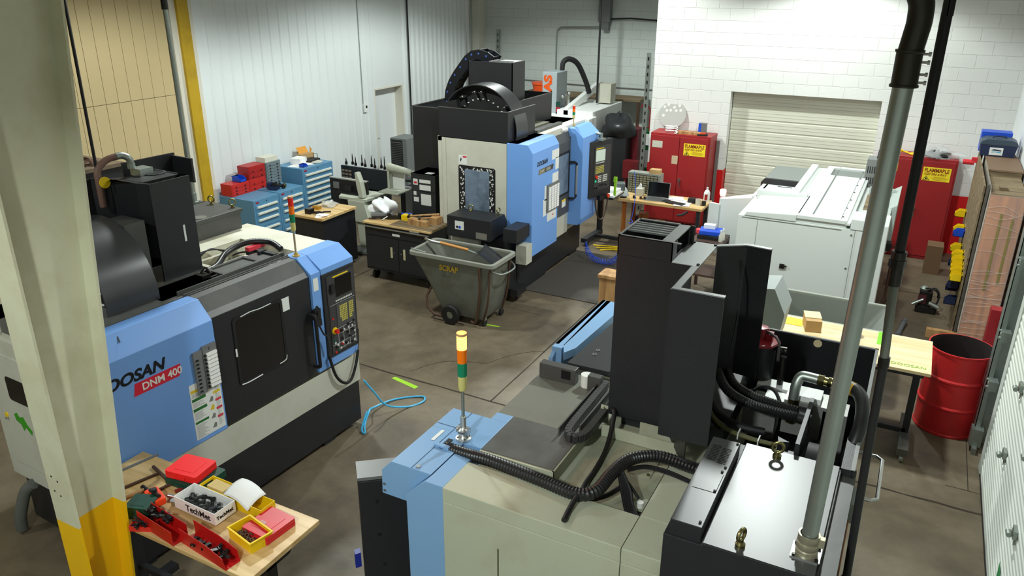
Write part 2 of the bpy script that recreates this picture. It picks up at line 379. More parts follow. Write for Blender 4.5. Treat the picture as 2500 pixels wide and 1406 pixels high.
# overhead door on the right wall: white ribbed panels, track, hinges
XD = 1.03
od = MB().box(XD, XD+.05, -3.6, 7.42, .02, 4.6)
z = .1
while z < 4.5:
    od.prism([(XD, z-.012), (XD-.007, z-.004), (XD-.007, z+.016), (XD, z+.024)], -3.6, 7.42, 'y') if False else od.add([(XD, -3.6, z-.012), (XD-.006, -3.6, z), (XD-.006, -3.6, z+.018), (XD, -3.6, z+.03), (XD, 7.42, z-.012), (XD-.006, 7.42, z), (XD-.006, 7.42, z+.018), (XD, 7.42, z+.03)], [(0, 1, 5, 4), (1, 2, 6, 5), (2, 3, 7, 6)])
    z += .062
d3 = struct('door_3', od, mat('overhead_door_white', s(218, 224, 216), .45, var=.02))
struct('door_edge_strip', bx(XD-.012, XD+.05, 7.3, 7.45, .02, 4.6), mat('door_end_cap', s(200, 208, 202), .45), d3)
struct('bottom_seal', bx(XD-.005, XD+.05, -3.6, 7.42, 0, .03), M_rubber, d3)
for yy_, zz_ in ((6.414, 1.349), (6.336, .803), (5.245, .833), (5.436, 1.309)):
    h = MB().box(XD-.03, XD-.006, yy_-.045, yy_+.045, zz_-.03, zz_+.03)
    h.prism([(yy_-.045, zz_-.03), (yy_+.045, zz_-.03), (yy_, zz_-.1)], XD-.012, XD-.006, 'x').cyl((XD-.05, yy_-.02, zz_-.02), (XD-.05, yy_+.03, zz_-.02), .018)
    struct('hinge', h, M_galv, d3)
struct('door_marking', MB().prism([(5.3, .36), (5.48, .42), (5.44, .2), (5.56, .18), (5.5, .1), (5.2, .1)], XD-.009, XD-.007, 'x'), mat('green_marker', s(40, 130, 70), .6), d3)
tr = MB().box(.955, .962, 7.80, 7.98, .1, 4.4).box(.955, 1.0, 7.80, 7.808, .1, 4.4).box(.955, .985, 7.972, 7.98, .1, 4.4)
tr.box(1.0, 1.09, 7.9, 7.99, .02, 4.4)
trk = struct('trim_4', tr, M_galv)
for zz_ in (.75, 1.25, 1.95): struct('roller_bracket', MB().box(.965, 1.04, 7.7, 7.82, zz_-.08, zz_+.02).cyl((.96, 7.76, zz_-.02), (1.05, 7.76, zz_-.02), .022).cyl((.95, 7.8, zz_), (.965, 7.8, zz_), .014).cyl((.95, 7.74, zz_-.05), (.965, 7.74, zz_-.05), .014), M_galv, trk)
struct('bottom_bracket', MB().box(.93, 1.03, 7.72, 7.84, .06, .24).box(.96, 1.0, 7.66, 7.74, 0, .07), M_galv, trk)

# high-bay lamps
for i, (x, y, z, W) in enumerate(LAMPS):
    t = thing('high_bay_lamp', 'round high-bay lamp hung under the roof, out of the photo', 'lamp', (x, y, z), group='high-bay lamps under the roof')
    P_(MB().lathe([(.02, .42), (.09, .40), (.1, .22), (.3, .06), (.31, .02), (.29, .02), (.28, .05), (.09, .2), (.0, .2)], n=32), 'reflector', M_alu, t)
    P_(MB().cyl((0, 0, .4), (0, 0, 6-z), .01), 'hanger', M_galv, t)
    ld = bpy.data.lights.new('lamp_light', 'SPOT'); ld.energy = W*3.2; ld.spot_size = R(143); ld.spot_blend = .3; ld.shadow_soft_size = .16; ld.color = (.93, 1.0, .97)
    lo = bpy.data.objects.new('lamp_light', ld); COL.objects.link(lo); lo.parent = t; lo.location = (0, 0, .0)
# ------------------------------------------------------------------ helpers for machines
def stack_light(parent, x, y, z, h_pole, r, hh, lit=False, ball=False, offm=None):
    """signal tower: pole, base flange, lenses red/amber/green and cream foot"""
    p = MB().cyl((x, y, z), (x, y, z+h_pole), .009, n=14)
    base = MB()
    if ball:
        base.lathe([(.0, .0), (.042, 0), (.042, .012), (.03, .016), (.022, .03), (.034, .045), (.036, .062), (.02, .075), (.016, .085), (.016, .14), (0, .14)], (x, y, z), n=24)
        base.cyl((x-.035, y, z+.055), (x+.035, y, z+.06), .02)
        for a in range(4): base.cyl((x+.031*math.cos(a*1.57+.7), y+.031*math.sin(a*1.57+.7), z+.01), (x+.031*math.cos(a*1.57+.7), y+.031*math.sin(a*1.57+.7), z+.018), .005, n=8, m=1)
    else: base.lathe([(0, 0), (.032, 0), (.032, .012), (.018, .016), (.017, .035), (0, .035)], (x, y, z), n=24)
    pole = P_(p, 'light_pole', M_galv if ball else mat('pole_tan', s(182, 168, 140), .4, .4), parent)
    P_(base, 'pole_base', [M_alu if ball else mat('pole_base_tan', s(190, 160, 90), .4), M_rubber], pole)
    z0 = z+h_pole; seg = hh/4.3
    P_(MB().lathe([(0, 0), (r*.72, 0), (r*.9, seg*.25), (r*.9, seg*1.1), (0, seg*1.1)], (x, y, z0), n=28), 'light_foot', mat('light_foot_cream', s(206, 196, 120), .45), pole)
    for k, (nm, c) in enumerate((('green_lens', s(20, 128, 92)), ('amber_lens', s(248, 120, 10)), ('red_lens', s(224, 40, 26)))):
        zz = z0+seg*1.1+k*seg; on = lit and k == 2
        mm = mat('lens_%d_%d' % (k, on), c, .25, emit=(1, .28, .04) if on else None, estr=9 if on else 0, spec=.6) if True else None
        pr = [(0, 0)]+[(r*(1 if j % 2 else .96), seg*j/12) for j in range(13)]+[(0, seg)]
        lens = P_(MB().lathe(pr, (x, y, zz), n=28), nm, mm, pole)
    P_(MB().lathe([(0, 0), (r*1.02, 0), (r*1.02, seg*.18), (r*.8, seg*.22), (0, seg*.22)], (x, y, z0+seg*4.1), n=28), 'light_cap', mat('light_cap_buff', s(196, 150, 110), .5), pole)
    if lit:
        ld = bpy.data.lights.new('beacon_glow', 'POINT'); ld.energy = 4; ld.color = (1, .25, .05); ld.shadow_soft_size = r
        lo = bpy.data.objects.new('beacon_glow', ld); COL.objects.link(lo); lo.parent = parent; lo.location = (x+.0, y, z0+seg*4.1+.09)
    return pole
def eyebolt(parent, x, y, z, rz=0, r=.03):
    M = Matrix.Translation((x, y, z)) @ Matrix.Rotation(rz, 4, 'Z')
    mb = MB().lathe([(0, 0), (.02, 0), (.02, .012), (.011, .02), (.011, .03), (0, .03)], (x, y, z), n=16)
    pts = [M @ Vector((r*math.cos(t), 0, .03+r*.9+r*math.sin(t))) for t in [2*math.pi*i/20 for i in range(21)]]
    mb.tube(pts, .008, n=10, smooth=False)
    return P_(mb, 'eyebolt', M_brass, parent)
def screws(parent, pts, m=None, r=.007, ax=(0, 0, 1), name='screw'):
    for p in pts:
        P_(MB().cyl(p, Vector(p)+Vector(ax)*.005, r, n=10), name, m or M_rubber, parent)

# ------------------------------------------------------------------ machine A: left foreground machining centre (local x = out of its front, local y = along it, away from camera)
A = thing('machining_centre', 'blue, beige and black milling centre with a DNM 400 badge, left foreground', 'milling machine', (-4.516, 5.363, 0), R(-2.8))
body = P_(MB().box(-1.35, -.06, -2.6, .02, .5, 1.745).box(-1.30, -.13, -2.58, 0, 1.745, 1.80), 'enclosure', M_beige, A)
P_(MB().box(-1.3, -.004, -2.55, .012, .06, .5).box(-.2, -.03, -2.5, -2.35, 0, .06).box(-.2, -.03, -.5, -.35, 0, .06).box(-1.2, -1.0, -2.5, -2.35, 0, .06).box(-1.2, -1.0, -.3, -.15, 0, .06), 'base_skirt', M_black, A)
P_(bx(.0, .006, -2.6, .03, .502, .79), 'lower_apron', M_beige, A)
# left front blue cover with chamfer
bl = MB().prism([(-.02, .79), (.012, .79), (.012, 1.752), (-.115, 1.9), (-.24, 1.9), (-.24, 1.86), (-.13, 1.86), (-.02, 1.73)], -2.6, -1.575, 'y')
bluep = P_(bl, 'front_cover', M_blue, A, bevel=.004)
FX = frame((.0135, 0, 0), (0, 1, 0), (0, 0, 1))    # text on the front face: x along +y
text('brand_lettering', 'DOOSAN', .118, FX @ Matrix.Translation((-2.605, 1.545, 0)), mat('lettering_black', s(14, 16, 22), .5), bluep, shear=.25, bold=.004, sx=1.12)
P_(MB().prism([(-2.305, 1.43), (-2.285, 1.525), (-1.905, 1.525), (-1.925, 1.43)], .012, .0135, 'x'), 'badge', mat('badge_red', s(204, 34, 58), .5), bluep)
text('model_lettering', 'DNM 400', .078, FX @ Matrix.Translation((-2.235, 1.452, 0)) @ Matrix.Translation((0, 0, .001)), M_label, bluep, bold=.0015, sx=1.05)
# warning sheet
ws = P_(bx(.012, .0135, -1.87, -1.59, .83, 1.31), 'warning_sheet', M_label, bluep)
sh = MB()
for z0, z1, y0, y1, k in ((1.235, 1.26, -1.86, -1.735, 0), (1.235, 1.26, -1.725, -1.6, 0), (1.16, 1.185, -1.86, -1.735, 1), (1.075, 1.1, -1.86, -1.735, 1), (.965, .985, -1.86, -1.735, 1), (1.15, 1.17, -1.665, -1.6, 0), (1.08, 1.1, -1.655, -1.6, 2), (1.005, 1.025, -1.655, -1.6, 2), (.93, .95, -1.655, -1.6, 2)): sh.box(.0135, .0142, y0, y1, z0, z1, k)
for zz in [.84+.0085*i for i in range(46)]:
    if not any(abs(zz-q) < .02 for q in (1.172, 1.087, .975)): sh.box(.0135, .0139, -1.855, -1.855+random.uniform(.06, .11), zz, zz+.0028, 3)
    if zz > .86: sh.box(.0135, .0139, -1.648, -1.648+random.uniform(.02, .045), zz, zz+.0024, 3)
for zz, k in ((1.12, 3), (1.045, 0), (.97, 3), (.885, 3)): sh.prism([(-1.715, zz-.02), (-1.675, zz-.025), (-1.67, zz+.012), (-1.69, zz+.02), (-1.7, zz)], .0135, .0142, 'x', k)
P_(sh, 'warning_print', [mat('sticker_yellow', s(214, 186, 40), .6), mat('sticker_green', s(38, 104, 46), .6), mat('sticker_red', s(206, 60, 74), .6), mat('print_grey', s(120, 122, 118), .7)], ws)
# tool rack board
tb = P_(MB().box(.012, .03, -1.80, -1.72, 1.2, 1.56).box(.012, .034, -1.715, -1.59, 1.22, 1.58), 'tool_list_board', M_toolgrey, bluep)
cs = MB(); hk = MB()
for i in range(9): cs.box(.034, .05, -1.692, -1.6, 1.232+.033*i, 1.256+.033*i, 0); hk.box(.03, .04, -1.785, -1.765, 1.225+.033*i, 1.235+.033*i, 1); hk.box(.034, .045, -1.712, -1.698, 1.235+.033*i, 1.25+.033*i, 1)
P_(hk, 'card_hook', [M_paper, M_rubber], tb, each=True)
P_(cs, 'name_card', [M_paper, M_rubber], tb, each=True)
text('board_lettering', 'T', .04, frame((.0345, -1.67, 1.535), (0, 1, 0), (0, 0, 1)), M_rubber, tb)
# sliding door
dr = MB().prism([(-.05, .80), (-.012, .80), (-.012, 1.758), (-.045, 1.80), (-.15, 1.895), (-.23, 1.9), (-.23, 1.86), (-.05, 1.78)], -1.575, -.52, 'y')
door = P_(dr, 'door', M_dark, A, bevel=.003)
P_(bx(-.012, -.009, -1.575, -.525, .80, 1.755), 'door_face', M_black, door)
P_(MB().prism(rrect(-1.375, -.865, 1.09, 1.672, .03), -.010, -.004, 'x'), 'door_window', M_glassdark, door)
P_(MB().ring(rrect(-1.385, -.855, 1.08, 1.682, .035), rrect(-1.36, -.88, 1.105, 1.657, .03), -.01, .0, 'x'), 'window_gasket', M_rubber, door)
rs = MB()
rs.tube([(.001, -1.3, 1.672), (.001, -1.2, 1.68), (.001, -1.1, 1.672), (.001, -.98, 1.675)], .004, n=6); rs.tube([(.001, -1.37, 1.09), (.001, -1.3, 1.082), (.001, -1.15, 1.086)], .005, n=6); rs.tube([(.001, -.95, 1.1), (.001, -.88, 1.11), (.001, -.865, 1.15)], .004, n=6); rs.box(-.002, .003, -1.39, -1.376, 1.35, 1.42)
P_(rs, 'peeling_sealant', M_label, door, each=True)
P_(bx(-.009, -.007, -.86, -.77, 1.545, 1.665), 'door_notice', M_label, door)
hb = MB().tube([(-.01, -.56, 1.42), (.05, -.56, 1.42), (.065, -.555, 1.41), (.068, -.555, 1.38), (.068, -.55, .94), (.065, -.55, .91), (.05, -.55, .9), (-.01, -.55, .9)], .016, n=12, smooth=False)
P_(hb, 'door_handle', M_rubber, door)
P_(MB().box(-.3, -.235, -1.58, -.5, 1.9, 1.905).box(-.262, -.252, -1.6, -.5, 1.9, 1.915).box(-.305, -.295, -1.62, -.5, 1.9, 1.935), 'door_rail', M_dark, A)
# right-hand tower with the control panel
tw = MB().prism([(-.3, 1.9), (-.15, 1.9), (.006, 1.775), (.006, .81), (-.05, .81), (-.05, 1.75), (-.17, 1.86), (-.3, 1.86)], -.505, -.388, 'y')
tw.prism([(-.29, 1.9), (-.145, 1.9), (.012, 1.79), (.012, 1.735), (-.05, 1.735), (-.16, 1.86), (-.29, 1.86)], -.386, .04, 'y').box(-.04, .006, -.388, .03, .81, .9)
tower = P_(tw, 'tower_cover', M_blue, A, bevel=.003)
P_(bx(.006, .0085, -.485, -.425, 1.61, 1.73), 'note_sticker', M_label, tower)
panel = P_(bx(-.04, .02, -.388, .035, .9, 1.735), 'control_panel', M_black, A, bevel=.004)
P_(bx(.02, .026, -.34, .02, 1.42, 1.70).box(.02, .024, -.33, .015, .93, 1.41), 'panel_plate', mat('panel_graphite', s(58, 58, 60), .45), panel)
P_(bx(.026, .028, -.235, -.02, 1.475, 1.66), 'screen', mat('dark_screen', s(12, 12, 14), .15), panel)
P_(bx(.026, .029, -.26, -.06, 1.672, 1.684), 'screen_brand_strip', M_yel, panel)
P_(MB().box(.026, .045, -.305, -.265, 1.53, 1.62).box(.026, .05, -.31, -.26, 1.56, 1.6), 'memory_card_slot', M_rubber, panel)
ks = MB()
for i in range(10): ks.box(.026, .031, -.245+.0225*i, -.23+.0225*i, 1.432, 1.446)
P_(ks, 'soft_key_row', M_key, panel)
P_(bx(.024, .028, -.24, .0, 1.17, 1.40), 'keyboard_plate', mat('keyboard_grey', s(74, 74, 74), .5), panel)
ky = MB()
for r_ in range(8):
    for c_ in range(9):
        if r_ > 5 and c_ in (0, 8): continue
        if c_ == 5: continue
        ky.box(.028, .032, -.205+.021*c_, -.19+.021*c_, 1.365-.021*r_, 1.379-.021*r_)
P_(ky, 'key', M_keyy, panel, each=True)
bt = MB()
for z_, ys in ((1.03, (-.29,)), (1.06, (-.02,)), (1.125, (-.16, -.10, -.05)), (1.0, (-.26, -.19)), (.97, (-.13, -.03)), (.955, (-.22,))):
    for y_ in ys: bt.box(.024, .03, y_-.009, y_+.009, z_-.009, z_+.009)
P_(bt, 'white_button', M_key, panel, each=True)
for (y_, z_, c_) in ((-.3, 1.28, M_red), (-.295, 1.055, M_green), (-.29, .935, M_red), (-.25, .94, M_green), (-.2, .99, M_red)): P_(MB().cyl((.024, y_, z_), (.032, y_, z_), .01, n=12), 'lamp_button', c_, panel)
P_(MB().cyl((.024, -.285, 1.155), (.03, -.285, 1.155), .034, n=20, m=0).cyl((.03, -.285, 1.155), (.055, -.285, 1.155), .014, n=16, m=1).cyl((.05, -.285, 1.155), (.066, -.285, 1.155), .023, n=20, m=1), 'emergency_stop', [M_yel, M_red], panel)
kn = MB()
for y_, z_ in ((-.2, 1.13), (-.11, 1.165), (-.03, 1.175), (-.28, .985), (-.2, 1.05), (-.15, .985), (-.09, 1.03), (-.07, .965), (-.05, 1.09), (-.12, 1.085)): kn.cyl((.024, y_, z_), (.042, y_, z_), .013, .01, n=12)
P_(kn, 'knob', M_rubber, panel, each=True)
gl = MB()
for y0, y1, z_ in ((-.32, .01, 1.412), (-.24, .0, 1.16), (-.24, .0, 1.105), (-.32, .0, 1.0+.012), (-.24, 0, .955)): gl.box(.024, .0255, y0, y1, z_-.001, z_+.001)
for y_ in (-.24, -.17, -.09, -.01): gl.box(.024, .0255, y_-.001, y_+.001, .94, 1.16)
P_(gl, 'panel_lines', M_label, panel)
P_(MB().box(.02, .06, -.545, -.475, 1.36, 1.46).cyl((.06, -.51, 1.43), (.075, -.51, 1.43), .018).box(.03, .07, -.54, -.48, 1.3, 1.36).tube([(.05, -.53, 1.46), (.05, -.51, 1.49), (.05, -.49, 1.46)], .006, n=8), 'handwheel_pendant', M_rubber, A)
co = [];
P_(MB().tube([(.05, -.5, 1.3), (.055, -.46, 1.2), (.06, -.42, 1.15), (.05, -.40, 1.0)], .008, n=8, rib=.006, ribr=.25), 'coiled_cord', M_rubber, A)
P_(MB().tube([(.03, -.39, .93), (.04, -.34, .72), (.045, -.25, .6), (.045, -.15, .58), (.04, -.06, .7), (.03, .0, .84)], .014, n=10).tube([(.03, .0, .84), (.02, .03, .95), (.02, .035, 1.05)], .004, n=6), 'panel_cable', M_rubber, A)
# deck on top: beige rim, machine opening, black covers
dk = MB().box(-1.35, -1.02, -2.6, .02, 1.80, 1.9).box(-1.02, -.29, -.36, .02, 1.80, 1.9)
P_(dk, 'deck_rim', M_white if False else mat('deck_cream', s(214, 212, 194), .5, var=.03, dirt=s(176, 168, 136), dscale=1.3, damt=.7), A, bevel=.003)
P_(MB().box(-1.02, -.6, -1.1, -.36, 1.80, 1.825).box(-.86, -.82, -1.0, -.40, 1.825, 1.89).box(-.9, -.58, -1.02, -.98, 1.825, 1.88), 'deck_tray', mat('tray_cream', s(206, 204, 186), .5, var=.04, dirt=s(170, 160, 130), dscale=3, damt=.7), A)
cv = MB().box(-.58, -.31, -1.75, -.5, 1.88, 1.90)
cv.box(-1.3, -.25, -2.58, -1.12, 1.8, 1.9)
cov = P_(cv, 'top_cover', M_deck, A)
P_(MB().ring([(-.575, -1.13), (-.345, -1.13), (-.345, -.72), (-.575, -.72)], [(-.545, -1.10), (-.375, -1.10), (-.375, -.75), (-.545, -.75)], 1.9, 1.915), 'cover_recess_rim', M_dark, cov)
P_(MB().box(-.53, -.50, -.6, -.52, 1.9, 1.93).box(-.6, -.36, -.56, -.52, 1.9, 1.92), 'cover_latch', M_black, cov)
for k in range(2): P_(MB().box(-.385-.045*k, -.365-.045*k, -1.22, -1.14, 1.9, 1.903), 'lift_slot', M_rubber, cov)
P_(MB().box(-.50, -.42, -1.28, -1.2, 1.9, 1.93).tube([(-.5, -1.24, 1.92), (-.48, -1.2, 1.97), (-.44, -1.18, 1.92)], .01), 'hose_clamp', M_oil, cov)
P_(MB().box(-.66, -.61, -.62, -.43, 1.915, 1.95, 0).box(-.655, -.61, -.62, -.52, 1.88, 1.915, 1).box(-.66, -.6, -.5, -.45, 1.88, 1.92, 2), 'red_valve_block', [mat('pink_red', s(222, 60, 76), .4), M_rubber, M_steel], A)
P_(MB().tube([(-.66, -1.1, 1.86), (-.66, -.95, 1.87), (-.74, -.75, 1.93), (-.7, -.55, 1.97), (-.56, -.42, 1.96), (-.42, -.42, 1.915)], .028, n=12, rib=.012, ribr=.05), 'cable_conduit', M_hose, A)
wr = MB()
for q in range(3): wr.tube([(-.8, -1.1, 1.86+.01*q), (-.88, -.95, 1.9+.02*q), (-.96+.02*q, -.75, 1.92), (-.92, -.6+.03*q, 1.84)], .006, n=6)
P_(wr, 'loose_cables', M_rubber, A, each=True)
P_(MB().tube([(-.79, -.66, 1.86), (-.75, -.62, 1.88), (-.67, -.6, 1.9)], .008, n=6), 'sensor_cable', M_rubber, A)
stack_light(A, -.2, -.455, 1.9, .235, .024, .315)
# tall column cover (Z-axis), tool drum shroud, rear electric box
colm = MB().box(-.655, -.642, -1.47, -1.10, 1.9, 2.71).box(-1.1, -.655, -1.112, -1.10, 1.9, 2.71).prism([(-.655, -1.47), (-.77, -1.5), (-1.07, -1.52), (-1.2, -1.62), (-1.22, -2.3), (-1.19, -2.3), (-1.18, -1.6), (-1.05, -1.49), (-.76, -1.47), (-.66, -1.45)], 2.1, 2.71)
colm.prism([(-1.07, -1.52), (-.77, -1.48), (-.77, -1.11), (-1.08, -1.11), (-1.1, -1.2), (-1.0, -1.3), (-1.05, -1.42), (-1.2, -1.6)], 2.69, 2.705)
column = P_(colm, 'column_cover', M_black, A)
P_(MB().box(-.77, -.76, -1.46, -1.11, 2.2, 2.705).box(-.77, -.65, -1.112, -1.1, 2.4, 2.71), 'column_inner_panel', M_black, column)
P_(MB().lathe([(.075, .002), (.095, .002), (.095, .008), (.075, .008), (.075, .002)], (-.965, -1.19, 2.703), n=24), 'fan_hole_rim', M_rubber, column)
P_(MB().cyl((-.965, -1.19, 2.704), (-.965, -1.19, 2.7075), .074, n=24), 'fan_hole', mat('hole_black', s(6, 6, 7), .9), column)
P_(bx(-.642, -.6405, -1.228, -1.21, 2.18, 2.32), 'serial_sticker', M_label, column)
P_(MB().box(-1.12, -1.11, -.80, -.74, 2.62, 2.8).box(-1.11, -.9, -1.1, -.79, 2.5, 2.72) if False else MB().box(-1.22, -1.2, -1.3, -.8, 2.5, 2.78).box(-1.28, -.95, -.83, -.81, 2.55, 2.76), 'rear_wing', M_black, column)
P_(MB().box(-1.08, -.95, -1.32, -1.2, 2.7, 2.76).cyl((-1.05, -1.32, 2.76), (-1.05, -1.32, 2.8), .03).tube([(-1.05, -1.32, 2.78), (-1.05, -1.33, 2.84), (-1.07, -1.37, 2.87), (-1.08, -1.42, 2.87)], .028), 'pipe_bracket', M_galv, column)
P_(MB().tube([(-1.08, -1.42, 2.87), (-1.1, -1.5, 2.85), (-1.1, -1.58, 2.78), (-1.08, -1.6, 2.66), (-1.08, -1.6, 2.5)], .027, n=12), 'coolant_hose', mat('brown_hose', s(120, 92, 80), .5), column)
P_(MB().cyl((-1.03, -1.585, 2.7), (-1.02, -1.585, 2.7), .045), 'hose_tag', M_yel, column)
# drum shroud
dm = MB(); cz, cy, rr_ = 1.72, -1.0, .0
def arc(v0, z0, r, a, b, n=20): return [(v0+r*math.cos(R(a+(b-a)*i/n)), z0+r*math.sin(R(a+(b-a)*i/n))) for i in range(n+1)]
vo, zo, ro = -.93, 1.92, .56
dr_ = MB().ring(arc(vo, zo, ro, -2, 182, 28)+[(vo-ro, 1.75), (vo+ro, 1.75)], arc(vo, zo, ro-.012, -2, 182, 28)+[(vo-ro+.012, 1.762), (vo+ro-.012, 1.762)], -2.15, -1.72, 'y')
drum = P_(dr_, 'tool_drum_shroud', mat('drum_satin_black', s(52, 53, 55), .3, var=.08, spec=.6), A)
for p_ in drum.data.polygons: p_.use_smooth = True
drum.data.set_sharp_from_angle(angle=R(30))
P_(MB().cyl((vo, -2.05, zo), (vo, -1.75, zo), ro-.02, n=40), 'tool_carousel', M_rubber, drum)
pk = MB(); pn_ = MB()
for i in range(24):
    a = R(15*i); pk.cyl((vo+.47*math.cos(a), -2.09, zo+.47*math.sin(a)), (vo+.47*math.cos(a), -2.05, zo+.47*math.sin(a)), .03, n=12, m=0); pn_.box(vo+.35*math.cos(a)-.012, vo+.35*math.cos(a)+.012, -2.056, -2.05, zo+.35*math.sin(a)-.007, zo+.35*math.sin(a)+.007, 1)
P_(pn_, 'pocket_number', [M_black, M_label], drum, each=True); P_(pk, 'tool_pocket', [M_black, M_label], drum, each=True)
P_(MB().box(-.93, -.66, -1.72, -1.55, 1.9, 2.44), 'drum_carrier', M_dark, A)
eb = P_(MB().box(-1.78, -1.26, -2.0, -.09, 2.06, 2.1).box(-1.76, -1.275, -1.98, -.11, 1.0, 2.06), 'electrical_cabinet', M_dark, A, bevel=.003)
P_(MB().cyl((-1.335, -.53, 2.1), (-1.335, -.53, 2.106), .06, n=24), 'cabinet_lamp_ring', M_steel, eb)
eyebolt(eb, -1.62, -.16, 2.1, .5); eyebolt(eb, -1.35, -.13, 2.1, 1.2)
cond = MB().cyl((-1.855+.02, -.2, 2.1), (-1.855+.02, -.2, 4.6), .022, n=16).lathe([(0, 0), (.05, 0), (.05, .012), (.034, .014), (.034, .1), (0, .1)], (-1.835, -.2, 2.1))
P_(cond, 'cable_conduit_pole', M_galv, eb)
P_(bx(-1.86, -1.76, -.28, -.12, 2.085, 2.1), 'conduit_shelf', M_dark, eb)
P_(MB().cyl((-1.835, -.2, 3.93), (-1.835, -.2, 4.5), .03), 'pole_collar', M_oil, eb)
# near side: beige door with small black window, latch, green tape
sd = P_(MB().box(-1.255, -.3, -2.606, -2.6, .64, 1.62), 'side_panel', M_beige, A, bevel=.003)
P_(MB().prism(rrect(-1.09, -.72, 1.24, 1.44, .03), -2.609, -2.605, 'y'), 'side_window', M_glassdark, sd)
P_(MB().cyl((-1.205, -2.606, 1.07), (-1.205, -2.612, 1.07), .022, n=16, m=0).cyl((-1.195, -2.606, 1.05), (-1.195, -2.625, 1.05), .009, n=12, m=1), 'side_latch', [M_yel, M_steel], sd)
P_(MB().prism([(-1.09, 1.11), (-1.05, 1.135), (-1.02, 1.10), (-.97, 1.12), (-.93, 1.06), (-.88, 1.02), (-.9, .98), (-.96, 1.03), (-1.0, .99), (-1.02, 1.04), (-1.08, 1.06)], -2.608, -2.606, 'y'), 'green_tape_patch', mat('bright_green_tape', s(58, 150, 30), .6), sd)
P_(MB().tube([(-1.05, -2.62, .5), (-1.12, -2.66, .42), (-1.2, -2.7, .2), (-1.24, -2.7, .05)], .045, n=14), 'drain_hose', mat('grey_hose', s(96, 98, 94), .5), A)
text('pen_mark', '/', .12, frame((-.05, -2.3, 1.84), (0, 1, 0), (-1, 0, .75)), M_rubber, bluep)
# ------------------------------------------------------------------ machine B: middle machining centre; local x = out of the front (right), y = away from camera
B = thing('machining_centre', 'tall blue and beige milling centre with black drum tower behind the scrap cart', 'milling machine', (-4.727, 9.215, 0))
P_(MB().box(-1.27, 0, 0.0, 2.3, .5, 2.165), 'enclosure', M_beige, B, bevel=.003)
P_(MB().box(-1.25, 0, .0, 1.55, .06, .5).prism([(0, .0), (.9, .0), (1.0, .06), (1.55, .06), (1.55, .5), (0, .5)], -.02, .004, 'x').box(-1.25, 0, 1.55, 2.26, .06, .5).box(-.2, -.05, .05, .3, 0, .06).box(-.2, -.02, 1.9, 2.2, 0, .06), 'base_skirt', M_black, B)
sp = P_(bx(-1.2, -.17, -.006, 0, .6, 2.15), 'side_panel', M_beige, B)
P_(bx(-1.135, -1.132, -.0075, -.006, .6, 2.15), 'panel_seam', mat('seam_shadow', s(150, 150, 138), .7), sp)
P_(MB().prism(rrect(-.935, -.345, 1.0, 1.79, .03), -.009, -.005, 'y'), 'side_window_frame', M_rubber, sp)
P_(MB().prism(rrect(-.83, -.44, 1.02, 1.74, .01), -.011, -.008, 'y'), 'side_window', M_glassmist, sp)
sk = MB()
for i in range(110):
    e_ = random.random(); x_ = random.uniform(-.91, -.84) if e_ < .5 else random.uniform(-.43, -.37) if e_ < .8 else random.uniform(-.9, -.37); z_ = random.uniform(1.15, 1.77) if e_ < .8 else random.uniform(1.73, 1.775)
    r_ = random.uniform(.004, .013); sk.prism([(x_+r_*math.cos(t)*random.uniform(.5, 1.4), z_+r_*math.sin(t)*random.uniform(.5, 1.8)) for t in (0, 1.2, 2.4, 3.6, 4.9)], -.0116, -.009, 'y')
P_(sk, 'coolant_splash_marks', M_label, sp)
lb = P_(bx(-.93, -.795, -.0075, -.006, 1.8, 1.93), 'warning_label', M_label, sp)
P_(MB().box(-.86, -.80, -.0085, -.0075, 1.895, 1.92, 0).prism([(-.905, 1.86), (-.89, 1.9), (-.88, 1.87), (-.9, 1.83)], -.0085, -.0075, 'y', 1), 'label_print', [MATS['sticker_red'], M_rubber], lb)
bf = MB().prism([(-.165, .62), (.12, .52), (.225, .61), (.225, 2.055), (.15, 2.165), (-.165, 2.165)], -.012, .835, 'y')
bluep = P_(bf, 'front_cover', mat('vivid_blue_paint', s(112, 160, 226), .42, var=.03), B, bevel=.004)
FX = frame((.2265, 0, 0), (0, 1, 0), (0, 0, 1))
text('brand_lettering', 'DOOSAN', .082, FX @ Matrix.Translation((.12, 1.855, 0)), MATS['lettering_black'], bluep, shear=.25, bold=.003, sx=.95)
P_(MB().prism([(.17, 1.73), (.19, 1.80), (.4, 1.80), (.38, 1.73)], .225, .2265, 'x', 0).prism([(.385, 1.73), (.405, 1.80), (.66, 1.80), (.64, 1.73)], .225, .2265, 'x', 1), 'badge', [mat('badge_bronze', s(132, 124, 96), .4, .5), mat('badge_dark', s(62, 62, 58), .4)], bluep)
text('model_lettering', 'DNM', .06, FX @ Matrix.Translation((.215, 1.744, .0006)), M_beige, bluep, sx=.95)
text('model_lettering', '6500II', .06, FX @ Matrix.Translation((.415, 1.744, .0006)), M_beige, bluep, sx=.95)
pp = P_(MB().box(.225, .227, .60, .835, 1.86, 1.99).box(.225, .227, .72, .835, 1.7, 1.87).box(.225, .227, .63, .83, 1.46, 1.66).box(.225, .227, .38, .6, 1.32, 1.53).box(.225, .227, .34, .45, 1.1, 1.34).box(.225, .2265, .48, .78, .99, 1.16), 'taped_note', M_label, bluep, each=True)[0]
brd = P_(bx(.225, .25, .44, .83, 1.14, 1.53), 'tool_list_board', M_toolgrey, bluep)
cds = MB()
for c_ in range(4):
    for i in range(11): cds.box(.25, .258, .47+.09*c_, .54+.09*c_, 1.16+.031*i, 1.184+.031*i)
P_(cds, 'name_card', M_paper, brd, each=True)
P_(MB().box(.2265, .2275, .64, .70, 1.125, 1.14).box(.2265, .2275, .64, .70, 1.05, 1.065), 'danger_print', MATS['sticker_red'], pp)
